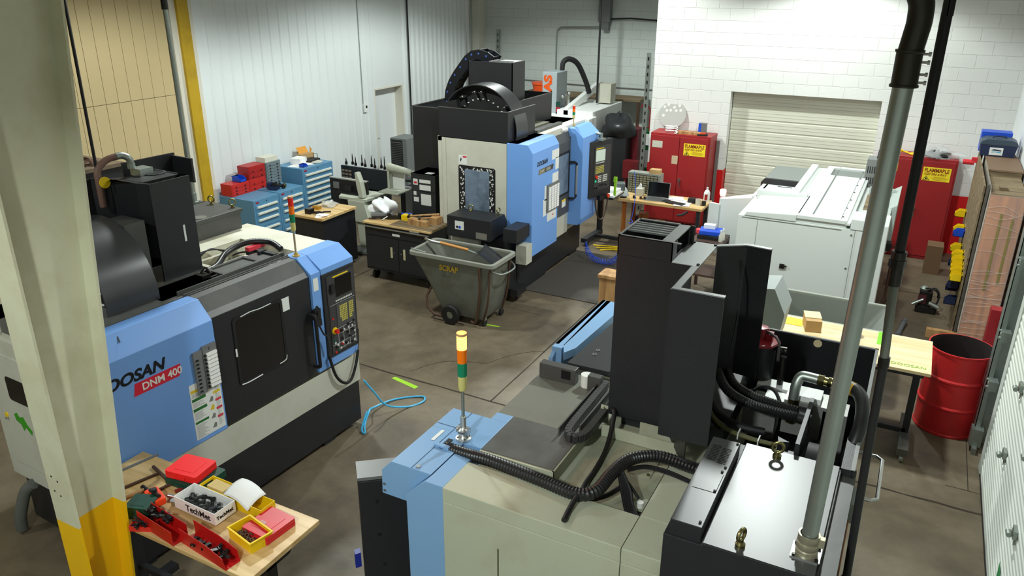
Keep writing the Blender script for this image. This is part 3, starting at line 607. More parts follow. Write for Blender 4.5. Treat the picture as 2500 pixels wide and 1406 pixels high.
# door
db = P_(MB().prism([(-.02, .83), (.05, .83), (.05, 1.95), (.0, 2.08), (-.12, 2.1), (-.2, 2.1), (-.2, .9)], .835, 1.66, 'y').box(-.02, .048, 1.66, 1.74, .95, 2.0), 'door', M_dark, B, bevel=.003)
P_(MB().prism([(1.2, 1.16), (1.6, 1.16), (1.6, 1.78), (1.2, 1.78)], .05, .053, 'x'), 'door_window', M_glassmist, db)
P_(MB().ring([(1.18, 1.14), (1.62, 1.14), (1.62, 1.8), (1.18, 1.8)], [(1.21, 1.17), (1.59, 1.17), (1.59, 1.77), (1.21, 1.77)], .05, .058, 'x'), 'window_gasket', M_rubber, db)
P_(bx(.05, .052, 1.38, 1.52, .95, 1.07), 'door_notice', M_label, db)
P_(bx(.052, .053, 1.38, 1.52, 1.04, 1.07), 'notice_header', M_yel, db)
P_(MB().tube([(.04, 1.62, 1.62), (.14, 1.64, 1.62), (.16, 1.66, 1.6), (.16, 1.66, 1.08), (.14, 1.64, 1.05), (.04, 1.62, 1.05)], .016, n=10, smooth=False, m=0).cyl((.16, 1.66, 1.12), (.16, 1.66, 1.57), .02, m=1), 'door_handle', [M_rubber, M_alu], db)
P_(bx(-.01, .03, .835, 1.66, .5, .83), 'lower_apron', M_beige, B)
tw = MB().prism([(-.2, 2.125), (.1, 2.125), (.25, 1.99), (.25, .72), (.2, .62), (.02, .62), (.02, 1.95), (-.03, 2.04), (-.2, 2.06)], 1.66, 1.72, 'y').prism([(-.2, 2.125), (.1, 2.125), (.25, 1.99), (.25, .72), (.22, .62), (-.2, .62)], 1.72, 2.3, 'y')
tower = P_(tw, 'tower_cover', MATS['vivid_blue_paint'], B, bevel=.003)
stack_light(B, .0, 1.85, 2.125, .12, .022, .19)
# swing control panel hung beside the tower
PD = (Vector((.43, 2.45, 0))-Vector((.275, 1.95, 0))); PL = PD.length; PD.normalize()
pn = P_(MB().prism([(.275, 1.95), (.43, 2.45), (.34, 2.5), (.205, 1.87)], .99, 1.88), 'control_panel', M_black, B, bevel=.006)
PF = frame((.2765, 1.95, 0), PD, (0, 0, 1))    # x along the panel, y up, z outward
P_(MB().box(.08, PL-.05, 1.1, 1.80, .0, .004, 0, PF), 'panel_plate', MATS['panel_graphite'], pn)
P_(MB().box(.11, .34, 1.56, 1.74, .004, .006, 0, PF), 'screen', mat('lit_screen', s(176, 190, 176), .3, emit=s(180, 196, 184), estr=.35), pn)
P_(MB().box(.11, .3, 1.755, 1.768, .004, .007, 0, PF), 'screen_brand_strip', M_yel, pn)
P_(MB().box(.12, .32, 1.53, 1.542, .004, .008, 0, PF), 'soft_key_row', M_key, pn)
ky = MB()
for r_ in range(5):
    for c_ in range(8): ky.box(.11+.027*c_, .13+.027*c_, 1.47-.025*r_, 1.486-.025*r_, .004, .008, 0, PF)
P_(ky, 'key', M_keyy, pn, each=True)
ky = MB()
for r_ in range(4):
    for c_ in range(8):
        if c_ == 3: continue
        ky.box(.18+.03*c_, .202+.03*c_, 1.31-.03*r_, 1.329-.03*r_, .004, .008, 0, PF)
P_(ky, 'operator_key', M_key, pn, each=True)
P_(MB().cyl(PF @ Vector((.13, 1.32, .0)), PF @ Vector((.13, 1.32, .03)), .026), 'emergency_stop', mat('stop_red', s(222, 66, 30), .4), pn)
P_(MB().cyl(PF @ Vector((.12, 1.25, .0)), PF @ Vector((.12, 1.25, .012)), .018), 'cycle_start_button', mat('start_green', s(30, 190, 130), .3, emit=s(30, 190, 130), estr=.5), pn)
kn = MB()
for x_, z_ in ((.11, 1.14), (.16, 1.14), (.24, 1.17), (.3, 1.175), (.38, 1.16)): kn.cyl(PF @ Vector((x_, z_, 0)), PF @ Vector((x_, z_, .02)), .014)
P_(kn, 'knob', M_rubber, pn, each=True)
P_(MB().box(.2, .38, .93, 1.01, -.02, .05, 0, PF), 'handwheel_pendant', M_rubber, pn)
P_(MB().cyl(PF @ Vector((.4, .98, .03)), PF @ Vector((.4, .98, .07)), .03), 'pendant_stop', MATS['stop_red'], pn)
P_(MB().cyl((.33, 2.2, 1.88), (.33, 2.2, 1.99), .022).cyl((.33, 2.2, 1.97), (.2, 2.2, 1.99), .022).box(.28, .38, 2.13, 2.27, 1.88, 1.91), 'panel_arm', M_galv, pn)
P_(MB().tube([(.33, 2.08, 1.0), (.33, 2.08, .85), (.34, 2.2, .62), (.38, 2.3, .6), (.4, 2.38, .75), (.41, 2.42, .98)], .012, n=8), 'panel_cable', mat('brown_cable', s(70, 56, 48), .5), B)
P_(MB().prism([(.05, 2.5), (.42, 2.42), (.37, 2.3), (.3, 2.3)], .93, .935) if False else MB().prism([(.3, 2.0), (.36, 2.0), (.33, 2.0)], .9, .9), 'x', M_rubber, B) if False else None
# top: cream deck, black drum enclosure, drum, column, energy chain
P_(MB().box(-1.27, -.17, .0, 2.3, 2.1, 2.165), 'deck', MATS['deck_cream'], B)
P_(MB().box(-.3, -.19, .85, 1.66, 2.165, 2.175).box(-.19, -.12, .84, 1.70, 2.1, 2.2), 'door_rail', M_dark, B)
P_(MB().cyl((.0, 1.4, 2.13), (.03, 1.52, 2.13), .03), 'rail_roller', mat('bright_cap', s(226, 226, 220), .3), B)
P_(MB().box(-.95, -.3, .95, 1.62, 2.165, 2.2).box(-.9, -.4, 1.0, 1.55, 2.2, 2.203), 'roof_cover', mat('olive_deck', s(96, 94, 78), .5, var=.2), B)
t_ = .006
en = MB().box(-1.24, -.16, -.004, t_, 2.16, 2.565).box(-.16-t_, -.16, 0, .83, 2.165, 2.565).box(-1.24, -1.24+t_, 0, .83, 2.165, 2.565)
encl = P_(en, 'drum_guard', M_black, B)
P_(MB().box(-1.245, -.155, -.008, .012, 2.56, 2.572).box(-.172, -.155, 0, .83, 2.56, 2.572), 'guard_rim', M_dark, encl)
en2 = MB().box(-.5-t_, -.5, .83, 2.12, 2.165, 2.565).box(-1.9, -.5, 2.11, 2.12, 2.165, 2.565).box(-2.2, -1.25, .74, .75, .9, 2.41).box(-2.2, -2.19, .75, 2.1, .9, 2.41)
P_(en2, 'rear_guard', M_black, B)
P_(MB().box(-2.205, -1.25, .735, .755, 2.405, 2.418).box(-.51, -.495, .83, 2.12, 2.56, 2.572).box(-2.205, -2.185, .75, 2.1, 2.405, 2.418), 'rear_guard_rim', M_dark, B)
P_(MB().box(-2.15, -1.3, .8, 2.1, 0, .9).box(-1.9, -1.3, 1.0, 2.1, .9, 2.2), 'rear_casting', M_black, B)
P_(MB().lathe([(.1, .0), (.1, .06), (0, .06)], (-1.75, 1.2, 2.2), n=16), 'rear_fitting', M_alu, B)
vo, zo, ro = -.72, 2.27, .605
sh_ = MB().ring(arc(vo, zo, ro, -10, 190, 32)+[(vo-.3, 2.1), (vo+.3, 2.1)], arc(vo, zo, ro-.012, -10, 190, 32)+[(vo-.29, 2.11), (vo+.29, 2.11)], .18, .52, 'y')
drum = P_(sh_, 'tool_drum_shroud', MATS['drum_satin_black'], B)
for p_ in drum.data.polygons: p_.use_smooth = True
drum.data.set_sharp_from_angle(angle=R(30))
P_(MB().cyl((vo, .3, zo), (vo, .34, zo), ro-.02, n=40), 'tool_carousel', M_rubber, drum)
th = MB(); nm = MB()
for i in range(30):
    a = R(12*i+3)
    if math.sin(a) < -.1: continue
    c0 = Vector((vo+.5*math.cos(a), .22, zo+.5*math.sin(a)))
    if random.random() < .55: th.cyl(c0, c0+Vector((0, .1, 0)), .018, .032, n=12); th.cyl(c0+Vector((.0, -.05, 0)), c0, .01, n=8)
    nm.box(vo+.4*math.cos(a)-.012, vo+.4*math.cos(a)+.012, .295, .3, zo+.4*math.sin(a)-.007, zo+.4*math.sin(a)+.007)
P_(th, 'tool_holder', M_steel, drum, each=True); P_(nm, 'pocket_number', M_label, drum, each=True)
cm = MB().box(-1.31, -.58, .93, .945, 2.2, 3.1).box(-.592, -.58, .93, 1.33, 2.2, 3.105).box(-1.31, -1.30, .93, 1.33, 2.2, 3.1).box(-1.3, -.6, 1.31, 1.33, 2.2, 3.1)
column = P_(cm, 'column_cover', M_black, B)
P_(MB().box(-1.0, -.6, 1.0, 1.3, 3.07, 3.105), 'column_top_plate', M_alu, column)
P_(MB().box(-.95, -.62, 1.02, 1.06, 3.105, 3.112).box(-.95, -.9, 1.06, 1.3, 3.105, 3.112), 'cable_tray', M_rubber, column)
# energy chain, arched over the column
path = [(-1.05, 3.10), (-1.15, 3.16), (-1.28, 3.19), (-1.40, 3.17), (-1.50, 3.10), (-1.60, 2.98), (-1.70, 2.86), (-1.78, 2.74), (-1.84, 2.60), (-1.86, 2.45), (-1.86, 2.3)]
outer = []; inner = []
for i, (x_, z_) in enumerate(path):
    a = path[max(i-1, 0)]; c_ = path[min(i+1, len(path)-1)]; d = Vector((c_[0]-a[0], c_[1]-a[1])).normalized(); n_ = Vector((d.y, -d.x))
    if n_.dot(Vector((x_+1.2, z_-2.6))) < 0: n_ = -n_
    outer.append((x_+n_.x*.05, z_+n_.y*.05)); inner.append((x_-n_.x*.1, z_-n_.y*.1))
ec = P_(MB().prism(outer+inner[::-1], 1.20, 1.22, 'y').prism(outer+inner[::-1], 1.42, 1.44, 'y'), 'energy_chain', mat('chain_black', s(22, 26, 34), .35), B)
ln = MB()
for i in range(len(path)-1): ln.box(min(outer[i][0], inner[i][0])+.03, max(outer[i][0], inner[i][0])-.03, 1.22, 1.42, outer[i][1]-.012, outer[i][1]+.0)
P_(ln, 'chain_crossbar', M_rubber, ec, each=True)
pv = MB()
for i in range(1, len(path)-1): x_, z_ = path[i]; pv.cyl((x_-.01, 1.197, z_-.01), (x_-.01, 1.2, z_-.01), .014, n=10)
P_(pv, 'chain_pin', mat('chain_pin_blue', s(70, 110, 200), .4), ec, each=True)
P_(MB().prism([(-1.45, 2.2), (-1.44, 2.35), (-1.36, 2.5), (-1.22, 2.6), (-1.08, 2.62), (-1.0, 2.5), (-1.0, 2.2)], .25, .3, 'y').prism([(-1.47, 1.4), (-1.47, 2.25), (-1.36, 2.5), (-1.3, 2.4), (-1.28, 1.4)], .02, .03, 'y') if False else MB().prism([(-1.42, 1.75), (-1.43, 2.25), (-1.34, 2.48), (-1.2, 2.62), (-1.02, 2.66), (-.98, 2.5), (-1.25, 2.3), (-1.255, 1.75)], .1, .2, 'y'), 'changer_arm_guard', M_rubber, B)
# chip conveyor on the near side
hd = MB().prism([(-.51, .91), (-.51, 1.2), (-.1, 1.2), (-.014, 1.07), (-.1, .93)], -.83, -.15, 'x')
cvy = P_(hd, 'chip_conveyor', M_black, B, bevel=.004)
P_(MB().box(-.81, -.38, -.42, -.1, .80, .93), 'discharge_chute', mat('chute_grey', s(196, 198, 192), .4, .3), cvy)
P_(MB().box(-.7, -.1, -.38, -.02, .3, .9).box(-.6, .1, -.3, -.05, .06, .4).box(.1, .2, -.45, -.2, .9, 1.1) if False else MB().box(-.66, .0, -.36, -.02, .08, .91), 'conveyor_body', M_black, cvy)
P_(MB().box(.0, .2, -.42, -.03, .92, 1.1), 'conveyor_switch_box', M_black, cvy)
P_(MB().box(-.02, .06, -.36, -.2, .35, .5).cyl((.1, -.2, .02), (.1, -.2, .1), .02).box(-.05, .16, -.3, -.02, .1, .2), 'coolant_pump_foot', M_rubber, cvy, each=True)
P_(bx(.08, .24, -.2, -.02, .55, .82), 'cream_block', M_beige, cvy)
P_(MB().box(-.7, -.56, -.513, -.51, 1.02, 1.14), 'conveyor_label', M_label, cvy)
P_(MB().cyl((-.665, -.5145, 1.055), (-.665, -.513, 1.055), .018).cyl((-.625, -.5145, 1.055), (-.625, -.513, 1.055), .02, m=1), 'label_symbol', [M_rubber, M_bluep], cvy, each=True)
P_(MB().box(-.37, -.2, -.513, -.51, .93, 1.02), 'rating_plate', M_alu, cvy)
eyebolt(cvy, -.63, -.2, 1.2, .4, .032); eyebolt(cvy, -.22, -.15, 1.2, 1.3, .032)
# coiled blue air hose at the far front
hp = [Vector(p) for p in ((-2.93+.0, 12.1, .99), (-3.05, 11.7, .62))]
# ------------------------------------------------------------------ machine C: right foreground machining centre seen from its back, front towards -x
C_ = thing('machining_centre', 'blue and grey-green milling centre seen from behind, right foreground, beacon lit red', 'milling machine', (-2.0, 2.6, 0))
def PC(mb, name, m, parent=None, **k): return P_(mb, name, m, parent or C_, world=True, **k)
PC(MB().box(-1.76, -.655, 2.65, 5.2, .5, 1.82).box(-1.76, -.655, 2.65, 2.90, 1.82, 1.9).box(-.84, -.655, 2.9, 3.4, 1.82, 1.9), 'enclosure', M_beigeC, bevel=.004)
PC(MB().box(-1.72, -.68, 2.68, 5.18, .05, .5).box(-1.8, -1.7, 2.75, 5.1, .05, .78), 'base_skirt', M_black)
PC(MB().box(-.8405, -.8375, 2.6485, 2.65, .5, 1.9).box(-.8405, -.8375, 2.65, 3.4, 1.899, 1.9008), 'panel_seam', M_joint)
PC(MB().prism(rrect(-1.4535, -1.4465, 1.0, 1.655, .003, 2), 2.6485, 2.65, 'y'), 'pull_slot', mat('slot_olive', s(70, 70, 44), .7))
PC(MB().box(-1.3, -.85, 2.93, 3.6, 1.80, 1.826, 0), 'deck_floor', mat('stained_deck', s(158, 160, 138), .5, var=.1, vscale=5, dirt=s(112, 108, 84), dscale=4, damt=.7))
PC(MB().box(-1.345, -1.335, 3.02, 3.65, 1.8, 1.9).box(-1.76, -1.335, 3.015, 3.03, 1.8, 1.9), 'plate_flange', M_beigeC)
pl_ = PC(bx(-1.755, -1.345, 3.03, 3.4, 1.895, 1.905), 'deck_plate', M_deck)
PC(bx(-1.86, -1.345, 3.4, 4.05, 1.885, 1.898), 'deck_shelf', mat('shelf_grey', s(116, 118, 108), .4, var=.08, dirt=s(84, 84, 76), dscale=3, damt=.5))
PC(bx(-.93, -.835, 2.865, 3.02, 1.8262, 1.828), 'cable_opening', MATS['hole_black'])
PC(MB().box(-1.1, -.9, 3.66, 3.68, 1.8, 1.98).prism([(-1.29, 1.83), (-.86, 1.83), (-.86, 1.9), (-1.29, 1.9)], 3.56, 3.57, 'y'), 'column_skirt', M_beigeC)
ac = PC(MB().prism([(-1.06, 3.30), (-.92, 3.30), (-.92, 3.5), (-1.06, 3.5)], 1.826, 1.830), 'access_plate', MATS['stained_deck'])
for x_, y_ in ((-1.045, 3.32), (-.935, 3.32), (-.935, 3.48), (-1.045, 3.48), (-1.2, 2.96), (-1.0, 2.95)): PC(MB().cyl((x_, y_, 1.828), (x_, y_, 1.836), .009, n=10), 'cap_screw', M_brass)
for x_, y_ in ((-1.62, 3.012), (-1.42, 3.012)): PC(MB().cyl((x_, y_, 1.86), (x_, y_-.012, 1.86), .01, n=8), 'flange_bolt', M_rubber)
# blue front
mb = MB().prism([(-1.76, .5), (-1.982, .5), (-1.982, 1.785), (-1.86, 1.9), (-1.76, 1.9)], 2.655, 3.0, 'y')
mb.box(-1.98, -1.86, 3.0, 4.3, .8, 1.6)
blc = PC(mb, 'front_cover', M_blue2, bevel=.003)
t2 = MB().prism([(-2.175, 1.69), (-2.17, 1.835), (-2.105, 1.905), (-1.865, 1.905), (-1.865, 1.9), (-1.98, 1.785), (-1.98, 1.69)], 2.71, 3.1, 'y')
t2.prism([(-2.175, 1.69), (-2.17, 1.835), (-2.105, 1.905), (-1.865, 1.905), (-1.865, 1.80)], 3.1, 3.318, 'y')
PC(t2, 'tower_cover', M_blue2, bevel=.003)
PC(MB().box(-1.958, -1.757, 3.028, 3.318, 1.86, 1.906).box(-1.86, -1.757, 3.318, 3.397, 1.86, 1.906), 'beacon_plate', M_blue2, bevel=.003)
PC(MB().box(-2.10, -1.985, 3.14, 3.1425, 1.9055, 1.907).box(-1.984, -1.981, 2.71, 3.318, 1.9055, 1.907), 'cover_seam', mat('seam_blue', s(60, 84, 112), .6))
PC(MB().box(-2.04, -1.985, 2.98, 3.0, 1.907, 1.91) if False else MB().box(-.01, .01, -.055, .055, 0, .0015, 0, Matrix.Translation((-2.028, 3.03, 1.9065)) @ Matrix.Rotation(.0, 4, 'Z')), 'sticker_strip', M_label)
PC(MB().box(-1.99, -1.90, 2.93, 2.955, 1.903, 1.92), 'cable_slot_lip', M_blue2)
PC(MB().box(-1.96, -1.93, 2.93, 3.03, 1.87, 1.9078), 'cable_slot', M_rubber)
PC(MB().cyl((-1.955, 2.735, 1.905), (-1.955, 2.735, 1.912), .012, n=12), 'washer_screw', M_steel)
for z_ in (1.715, 1.755): PC(MB().cyl((-2.155, 2.71, z_), (-2.155, 2.703, z_), .007, n=10), 'rivet', M_steel)
# far left front cover and lower front
PC(MB().prism([(-1.82, 4.23), (-1.87, 4.33), (-1.90, 5.2), (-1.74, 5.2), (-1.78, 4.33)], 1.87, 1.93).prism([(4.23, 1.87), (4.23, 1.6), (5.2, 1.6), (5.2, 1.93), (4.33, 1.93)], -1.93, -1.9, 'x').box(-1.93, -1.86, 4.28, 5.2, 1.5, 1.93), 'far_front_cover', M_blue2, bevel=.003)
stl = thing  # (kept short)
st = MB()
LX, LY = -1.885, 3.062
# beacon: parts parented to C in its own coordinates
stack_light(C_, LX+2.0, LY-2.6, 1.906, .30, .026, .33, lit=True, ball=True)
# pendant control box in front of the machine
a_ = Vector((.78, .63)).normalized(); b_ = Vector((-.66, .75)).normalized(); o_ = Vector((-2.455, 2.845))
pc = [o_, o_+a_*.5, o_+a_*.5+b_*.17, o_+b_*.17]
pb = PC(MB().prism([tuple(p) for p in pc], .72, 1.575), 'control_panel', M_black, bevel=.006)
PC(MB().prism([tuple(p) for p in pc], 1.58, 1.60), 'panel_lid', mat('panel_lid_grey', s(112, 114, 112), .4), pb)
fm = frame((o_.x, o_.y, 0), (a_.x, a_.y, 0), (0, 0, 1))
screws(pb, [], None)
PC(MB().cyl(fm @ Vector((.1, 1.43, 0)), fm @ Vector((.1, 1.43, .006)), .009).cyl(fm @ Vector((.1, 1.2, 0)), fm @ Vector((.1, 1.2, .006)), .009).cyl(fm @ Vector((.12, .98, 0)), fm @ Vector((.12, .98, .006)), .009), 'panel_screw', M_oil, pb, each=True)
PC(MB().prism([(o_.x-.05, o_.y-.02), (o_.x-.02, o_.y-.05), (o_.x+.0, o_.y-.02), (o_.x-.03, o_.y+.01)], 1.0, 1.1), 'blue_latch', mat('latch_blue', s(34, 48, 150), .4), pb)
# black head plate, bracket box, chain
PC(MB().prism([(-1.742, 4.109), (-1.463, 4.113), (-1.35, 4.5), (-1.35, 5.0), (-1.70, 5.0)], 1.9, 1.93), 'head_plate', M_black)
for x_, y_ in ((-1.633, 4.36), (-1.63, 4.294)): PC(MB().lathe([(.006, 0), (.014, 0), (.014, .006), (.006, .006)], (x_, y_, 1.93), n=16), 'lifting_insert', M_steel)
PC(MB().box(-1.85, -1.61, 3.95, 4.0, 1.905, 2.03).box(-1.85, -1.61, 3.95, 4.06, 2.025, 2.035).box(-1.62, -1.61, 3.95, 4.06, 1.905, 2.03) if False else MB().box(-1.84, -1.6, 3.9, 3.96, 1.90, 2.0), 'bracket_box', M_dark, bevel=.003)
PC(bx(-1.69, -1.63, 3.896, 3.9, 1.93, 1.985), 'bracket_window', MATS['hole_black'])
PC(MB().cyl((-1.535, 3.93, 1.9), (-1.535, 3.93, 1.98), .035, n=20), 'filter_can', M_label)
PC(MB().box(-1.51, -1.43, 3.88, 3.93, 1.9, 2.0), 'chain_anchor', M_dark)
PC(MB().box(-1.452, -1.444, 3.33, 3.95, 1.9, 1.96).box(-1.452, -1.42, 3.33, 3.95, 1.9, 1.904), 'chain_guide', M_dark)
chp = [(-1.42, 3.95, 1.93), (-1.415, 3.7, 1.93), (-1.41, 3.42, 1.93), (-1.395, 3.34, 1.93), (-1.36, 3.31, 1.93), (-1.325, 3.34, 1.93), (-1.31, 3.42, 1.93), (-1.31, 3.68, 1.93)]
P3 = cr([Vector(p) for p in chp], 8); P3 = resample(P3, .028)
cl = MB()
for i in range(len(P3)-1):
    d = (P3[i+1]-P3[i]); cl.box(-.013, .013, -.019, .019, -.022, .022, 0, frame(P3[i], d, Vector((0, 0, 1)).cross(d)))
PC(cl, 'energy_chain', mat('chain_worn_black', s(58, 58, 58), .45))
PC(MB().box(-1.36, -1.35, 3.40, 3.9, 1.89, 1.96).box(-1.335, -1.33, 3.38, 3.9, 1.9, 1.93), 'chain_support', M_dark)
PC(MB().box(-1.335, -1.29, 3.66, 3.67, 1.85, 1.96).cyl((-1.32, 3.64, 1.95), (-1.32, 3.67, 1.95), .01), 'chain_bracket', M_beigeC)
PC(MB().tube([(-1.28, 3.67, 1.95), (-1.24, 3.62, 1.95), (-1.21, 3.45, 1.85), (-1.19, 3.25, 1.84), (-1.18, 3.05, 1.85), (-1.13, 2.95, 1.86), (-1.05, 3.02, 1.86), (-1.0, 3.15, 1.86)], .013, n=10), 'pneumatic_line', M_rubber)
PC(MB().tube([(-1.945, 2.97, 1.89), (-1.8, 2.955, 1.90), (-1.64, 2.935, 1.92), (-1.34, 2.90, 1.925), (-1.15, 2.875, 1.93), (-1.07, 2.93, 1.94), (-1.05, 3.08, 1.95), (-1.01, 3.24, 1.95), (-.90, 3.33, 1.95), (-.74, 3.35, 1.93), (-.6, 3.36, 1.9)], .031, n=14, rib=.0085, ribr=.07), 'cable_conduit', M_hose)
PC(MB().tube([(-1.08, 2.9, 1.95), (-1.13, 2.865, 1.94), (-1.14, 2.78, 1.915), (-1.13, 2.69, 1.912)], .013, n=10), 'conduit_tail', M_rubber)
wr = MB()
for q in range(5): wr.tube([(-1.03+.006*q, 3.12, 1.95), (-.99+.012*q, 3.06, 1.90), (-.94+.006*q, 2.98+.01*q, 1.86), (-.905+.008*q, 2.93+.012*q, 1.83)], .0075, n=6)
for q in range(3): wr.tube([(-1.0, 3.18, 1.94-.01*q), (-.93, 3.27-.012*q, 1.92), (-.82, 3.29-.012*q, 1.91), (-.68, 3.27-.01*q, 1.9)], .006, n=6)
PC(wr, 'control_wire', M_rubber, each=True)
PC(MB().tube([(-1.0, 3.12, 1.92), (-.95, 3.09, 1.90), (-.90, 3.07, 1.86)], .008, n=8, m=0).lathe([(0, 0), (.016, 0), (.016, .03), (0, .03)], (-.885, 3.05, 1.83), n=12, m=1), 'air_fitting', [M_rubber, M_label])
# column cover
t = .006
cc = MB().box(-1.29, -.894, 3.657, 3.663, 1.92, 2.875).box(-1.29, -1.0, 3.66, 3.666, 2.875, 2.98)
cc.box(-1.292, -1.286, 3.66, 4.0, 1.92, 2.98).box(-.898, -.892, 3.30, 3.66, 2.1, 2.875).box(-.894, -.648, 3.297, 3.303, 2.1, 2.88)
cc.box(-1.006, -1.0, 3.66, 3.74, 2.875, 2.98).box(-1.006, -1.0, 3.74, 3.96, 2.875, 2.89).box(-1.006, -1.0, 3.96, 4.0, 2.875, 2.98).box(-1.29, -.98, 3.994, 4.0, 1.92, 2.98)
cc.prism([(-.86, 4.04), (-.722, 4.135), (-.59, 4.118), (-.59, 4.124), (-.722, 4.142), (-.863, 4.047)], 2.1, 2.88)
cc.prism([(-.935, 3.66), (-.78, 3.40), (-.775, 3.402), (-.93, 3.665)], 1.88, 2.15)
col2 = PC(cc, 'column_cover', M_black)
gr = MB().box(-1.29, -.96, 3.66, 3.672, 2.976, 2.982).box(-1.292, -1.28, 3.66, 4.0, 2.976, 2.982).box(-1.06, -1.0, 3.67, 4.0, 2.976, 2.982).box(-1.29, -1.0, 3.985, 4.0, 2.976, 2.982)
for k in range(5): gr.box(-1.28, -1.06, 3.775+.038*k, 3.787+.038*k, 2.970, 2.980)
PC(gr, 'top_grille', mat('edge_grey', s(128, 130, 128), .38), col2)
PC(bx(-1.0, -.86, 3.66, 4.05, 2.872, 2.878), 'top_plate', mat('plate_light_grey', s(166, 170, 168), .36), col2)
for x_, y_ in ((-.87, 3.68), (-.87, 4.03), (-.985, 4.03)): PC(MB().cyl((x_, y_, 2.878), (x_, y_, 2.886), .008, n=10), 'plate_bolt', M_rubber, col2)
PC(MB().box(-.892, -.86, 3.303, 3.66, 2.872, 2.878).box(-.892, -.648, 3.303, 3.33, 2.876, 2.882).prism([(-.86, 4.01), (-.722, 4.105), (-.59, 4.09), (-.59, 4.12), (-.722, 4.137), (-.86, 4.042)], 2.877, 2.883), 'edge_flange', MATS['edge_grey'], col2, each=True)
PC(MB().box(-1.25, -1.05, 3.7, 3.95, 1.95, 2.80, 0), 'counterweight', mat('maroon_casting', s(84, 22, 36), .5), col2)
PC(MB().tube([(-.74, 4.08, 2.8), (-.71, 4.0, 2.7), (-.7, 3.95, 2.5), (-.71, 3.9, 2.3)], .006, n=6), 'thin_cable', M_rubber, col2)
PC(MB().box(-1.24, -.66, 3.75, 4.9, .6, 1.95).box(-.75, -.05, 3.42, 4.88, .55, 1.45), 'column_casting', M_black)
# rear bay: panel with a round hole, side rail, tank
PC(MB().box(-.80, .004, 4.86, 4.868, 1.4, 2.1).box(-.75, .004, 4.84, 4.86, .1, 1.45), 'rear_bay_panel', M_black)
PC(MB().box(-.80, .006, 4.855, 4.87, 2.096, 2.104).box(-.012, .006, 3.42, 4.87, 2.096, 2.104), 'bay_panel_rim', MATS['edge_grey'])
PC(MB().cyl((-.344, 4.857, 2.065), (-.344, 4.8595, 2.065), .026, n=28), 'knockout_hole', mat('hole_seen_through', s(226, 208, 164), .6))
PC(MB().box(-.006, .006, 3.42, 4.87, .1, 2.1), 'bay_side_panel', M_black)
ra = PC(MB().box(-.055, .012, 2.6, 3.5, 2.03, 2.06).box(-.01, .014, 2.6, 3.5, .1, 2.05), 'side_rail', M_dark)
# electrical cabinet with vented box
ec_ = PC(MB().box(-.49, -.06, 2.6, 3.43, 2.085, 2.1).box(-.65, -.05, 2.605, 3.43, .1, 2.085), 'electrical_cabinet', M_black, bevel=.003)
PC(bx(-.485, -.062, 2.605, 3.425, 2.1, 2.1015), 'cabinet_roof', mat('glossy_roof', s(70, 72, 72), .38, var=.04, vscale=3, spec=.75, dirt=s(56, 56, 55), dscale=5, damt=.35), ec_)
vb = PC(MB().box(-.63, -.50, 2.62, 3.32, 1.9, 2.155), 'vent_box', M_black, ec_, bevel=.002)
PC(bx(-.628, -.502, 2.622, 3.318, 2.155, 2.1565), 'vent_box_lid', MATS['glossy_roof'], vb)
lv = MB()
for k in range(11):
    lv.box(-.612, -.572, 3.245-.013*k, 3.250-.013*k, 2.1565, 2.1572); lv.box(-.562, -.522, 3.235-.013*k, 3.240-.013*k, 2.1565, 2.1572)
PC(lv, 'louvre_slot', MATS['hole_black'], vb, each=True)
PC(MB().box(-.61, -.508, 2.873, 2.8755, 2.1565, 2.1575).box(-.5105, -.508, 2.873, 3.02, 2.1565, 2.1575), 'hatch_seam', MATS['hole_black'], vb)
for x_, y_ in ((-.515, 2.65), (-.515, 2.885), (-.52, 3.04), (-.51, 3.3), (-.515, 3.08)): PC(MB().cyl((x_, y_, 2.1565), (x_, y_, 2.163), .006, n=10), 'hatch_screw', M_rubber, vb)
eyebolt(C_, -.35+2, 2.655-2.6, 2.1015, 1.25, .026); eyebolt(C_, -.335+2, 3.37-2.6, 2.1015, .2, .026)
# conduit pole standing on the cabinet, sleeve with screws, elbow at the top
px0, py0 = -.11, 2.735
cp = PC(MB().cyl((px0, py0, 2.1), (px0+.038, py0, 3.92), .031, n=28), 'conduit_pole', M_galv, ec_)
PC(MB().box(px0-.055, px0+.055, py0-.05, py0+.05, 2.1015, 2.107), 'pole_flange', M_steel, cp)
for dx in (-.043, .043):
    for dy in (-.04, .04): PC(MB().cyl((px0+dx, py0+dy, 2.107), (px0+dx, py0+dy, 2.116), .007, n=8), 'flange_bolt', M_oil, cp)
PC(MB().lathe([(.034, 0), (.043, 0), (.043, .02), (.039, .024), (.043, .03), (.043, .05), (.037, .054), (.041, .06), (.041, .09), (.034, .09)], (px0, py0, 2.107), n=32).box(px0+.03, px0+.06, py0-.012, py0+.012, 2.15, 2.19), 'pole_clamp', mat('clamp_cream', s(160, 154, 132), .4, .5), cp)
M_el = mat('dark_bronze_conduit', s(56, 54, 48), .4, .7, var=.1)
x1 = px0+.0385
PC(MB().lathe([(.034, 0), (.042, 0), (.042, .006), (.038, .01), (.038, .10), (.042, .105), (.042, .11), (.034, .11)], (x1, py0, 3.9), n=32), 'pole_sleeve', M_el, cp)
sc = MB()
for k in range(4): sc.cyl((x1+.03, py0, 3.915+.024*k+(.012 if k > 1 else 0)), (x1+.052, py0, 3.915+.024*k+(.012 if k > 1 else 0)), .004, n=8); sc.cyl((x1+.052, py0, 3.915+.024*k+(.012 if k > 1 else 0)), (x1+.06, py0, 3.915+.024*k+(.012 if k > 1 else 0)), .007, n=6)
PC(sc, 'set_screw', M_steel, cp)
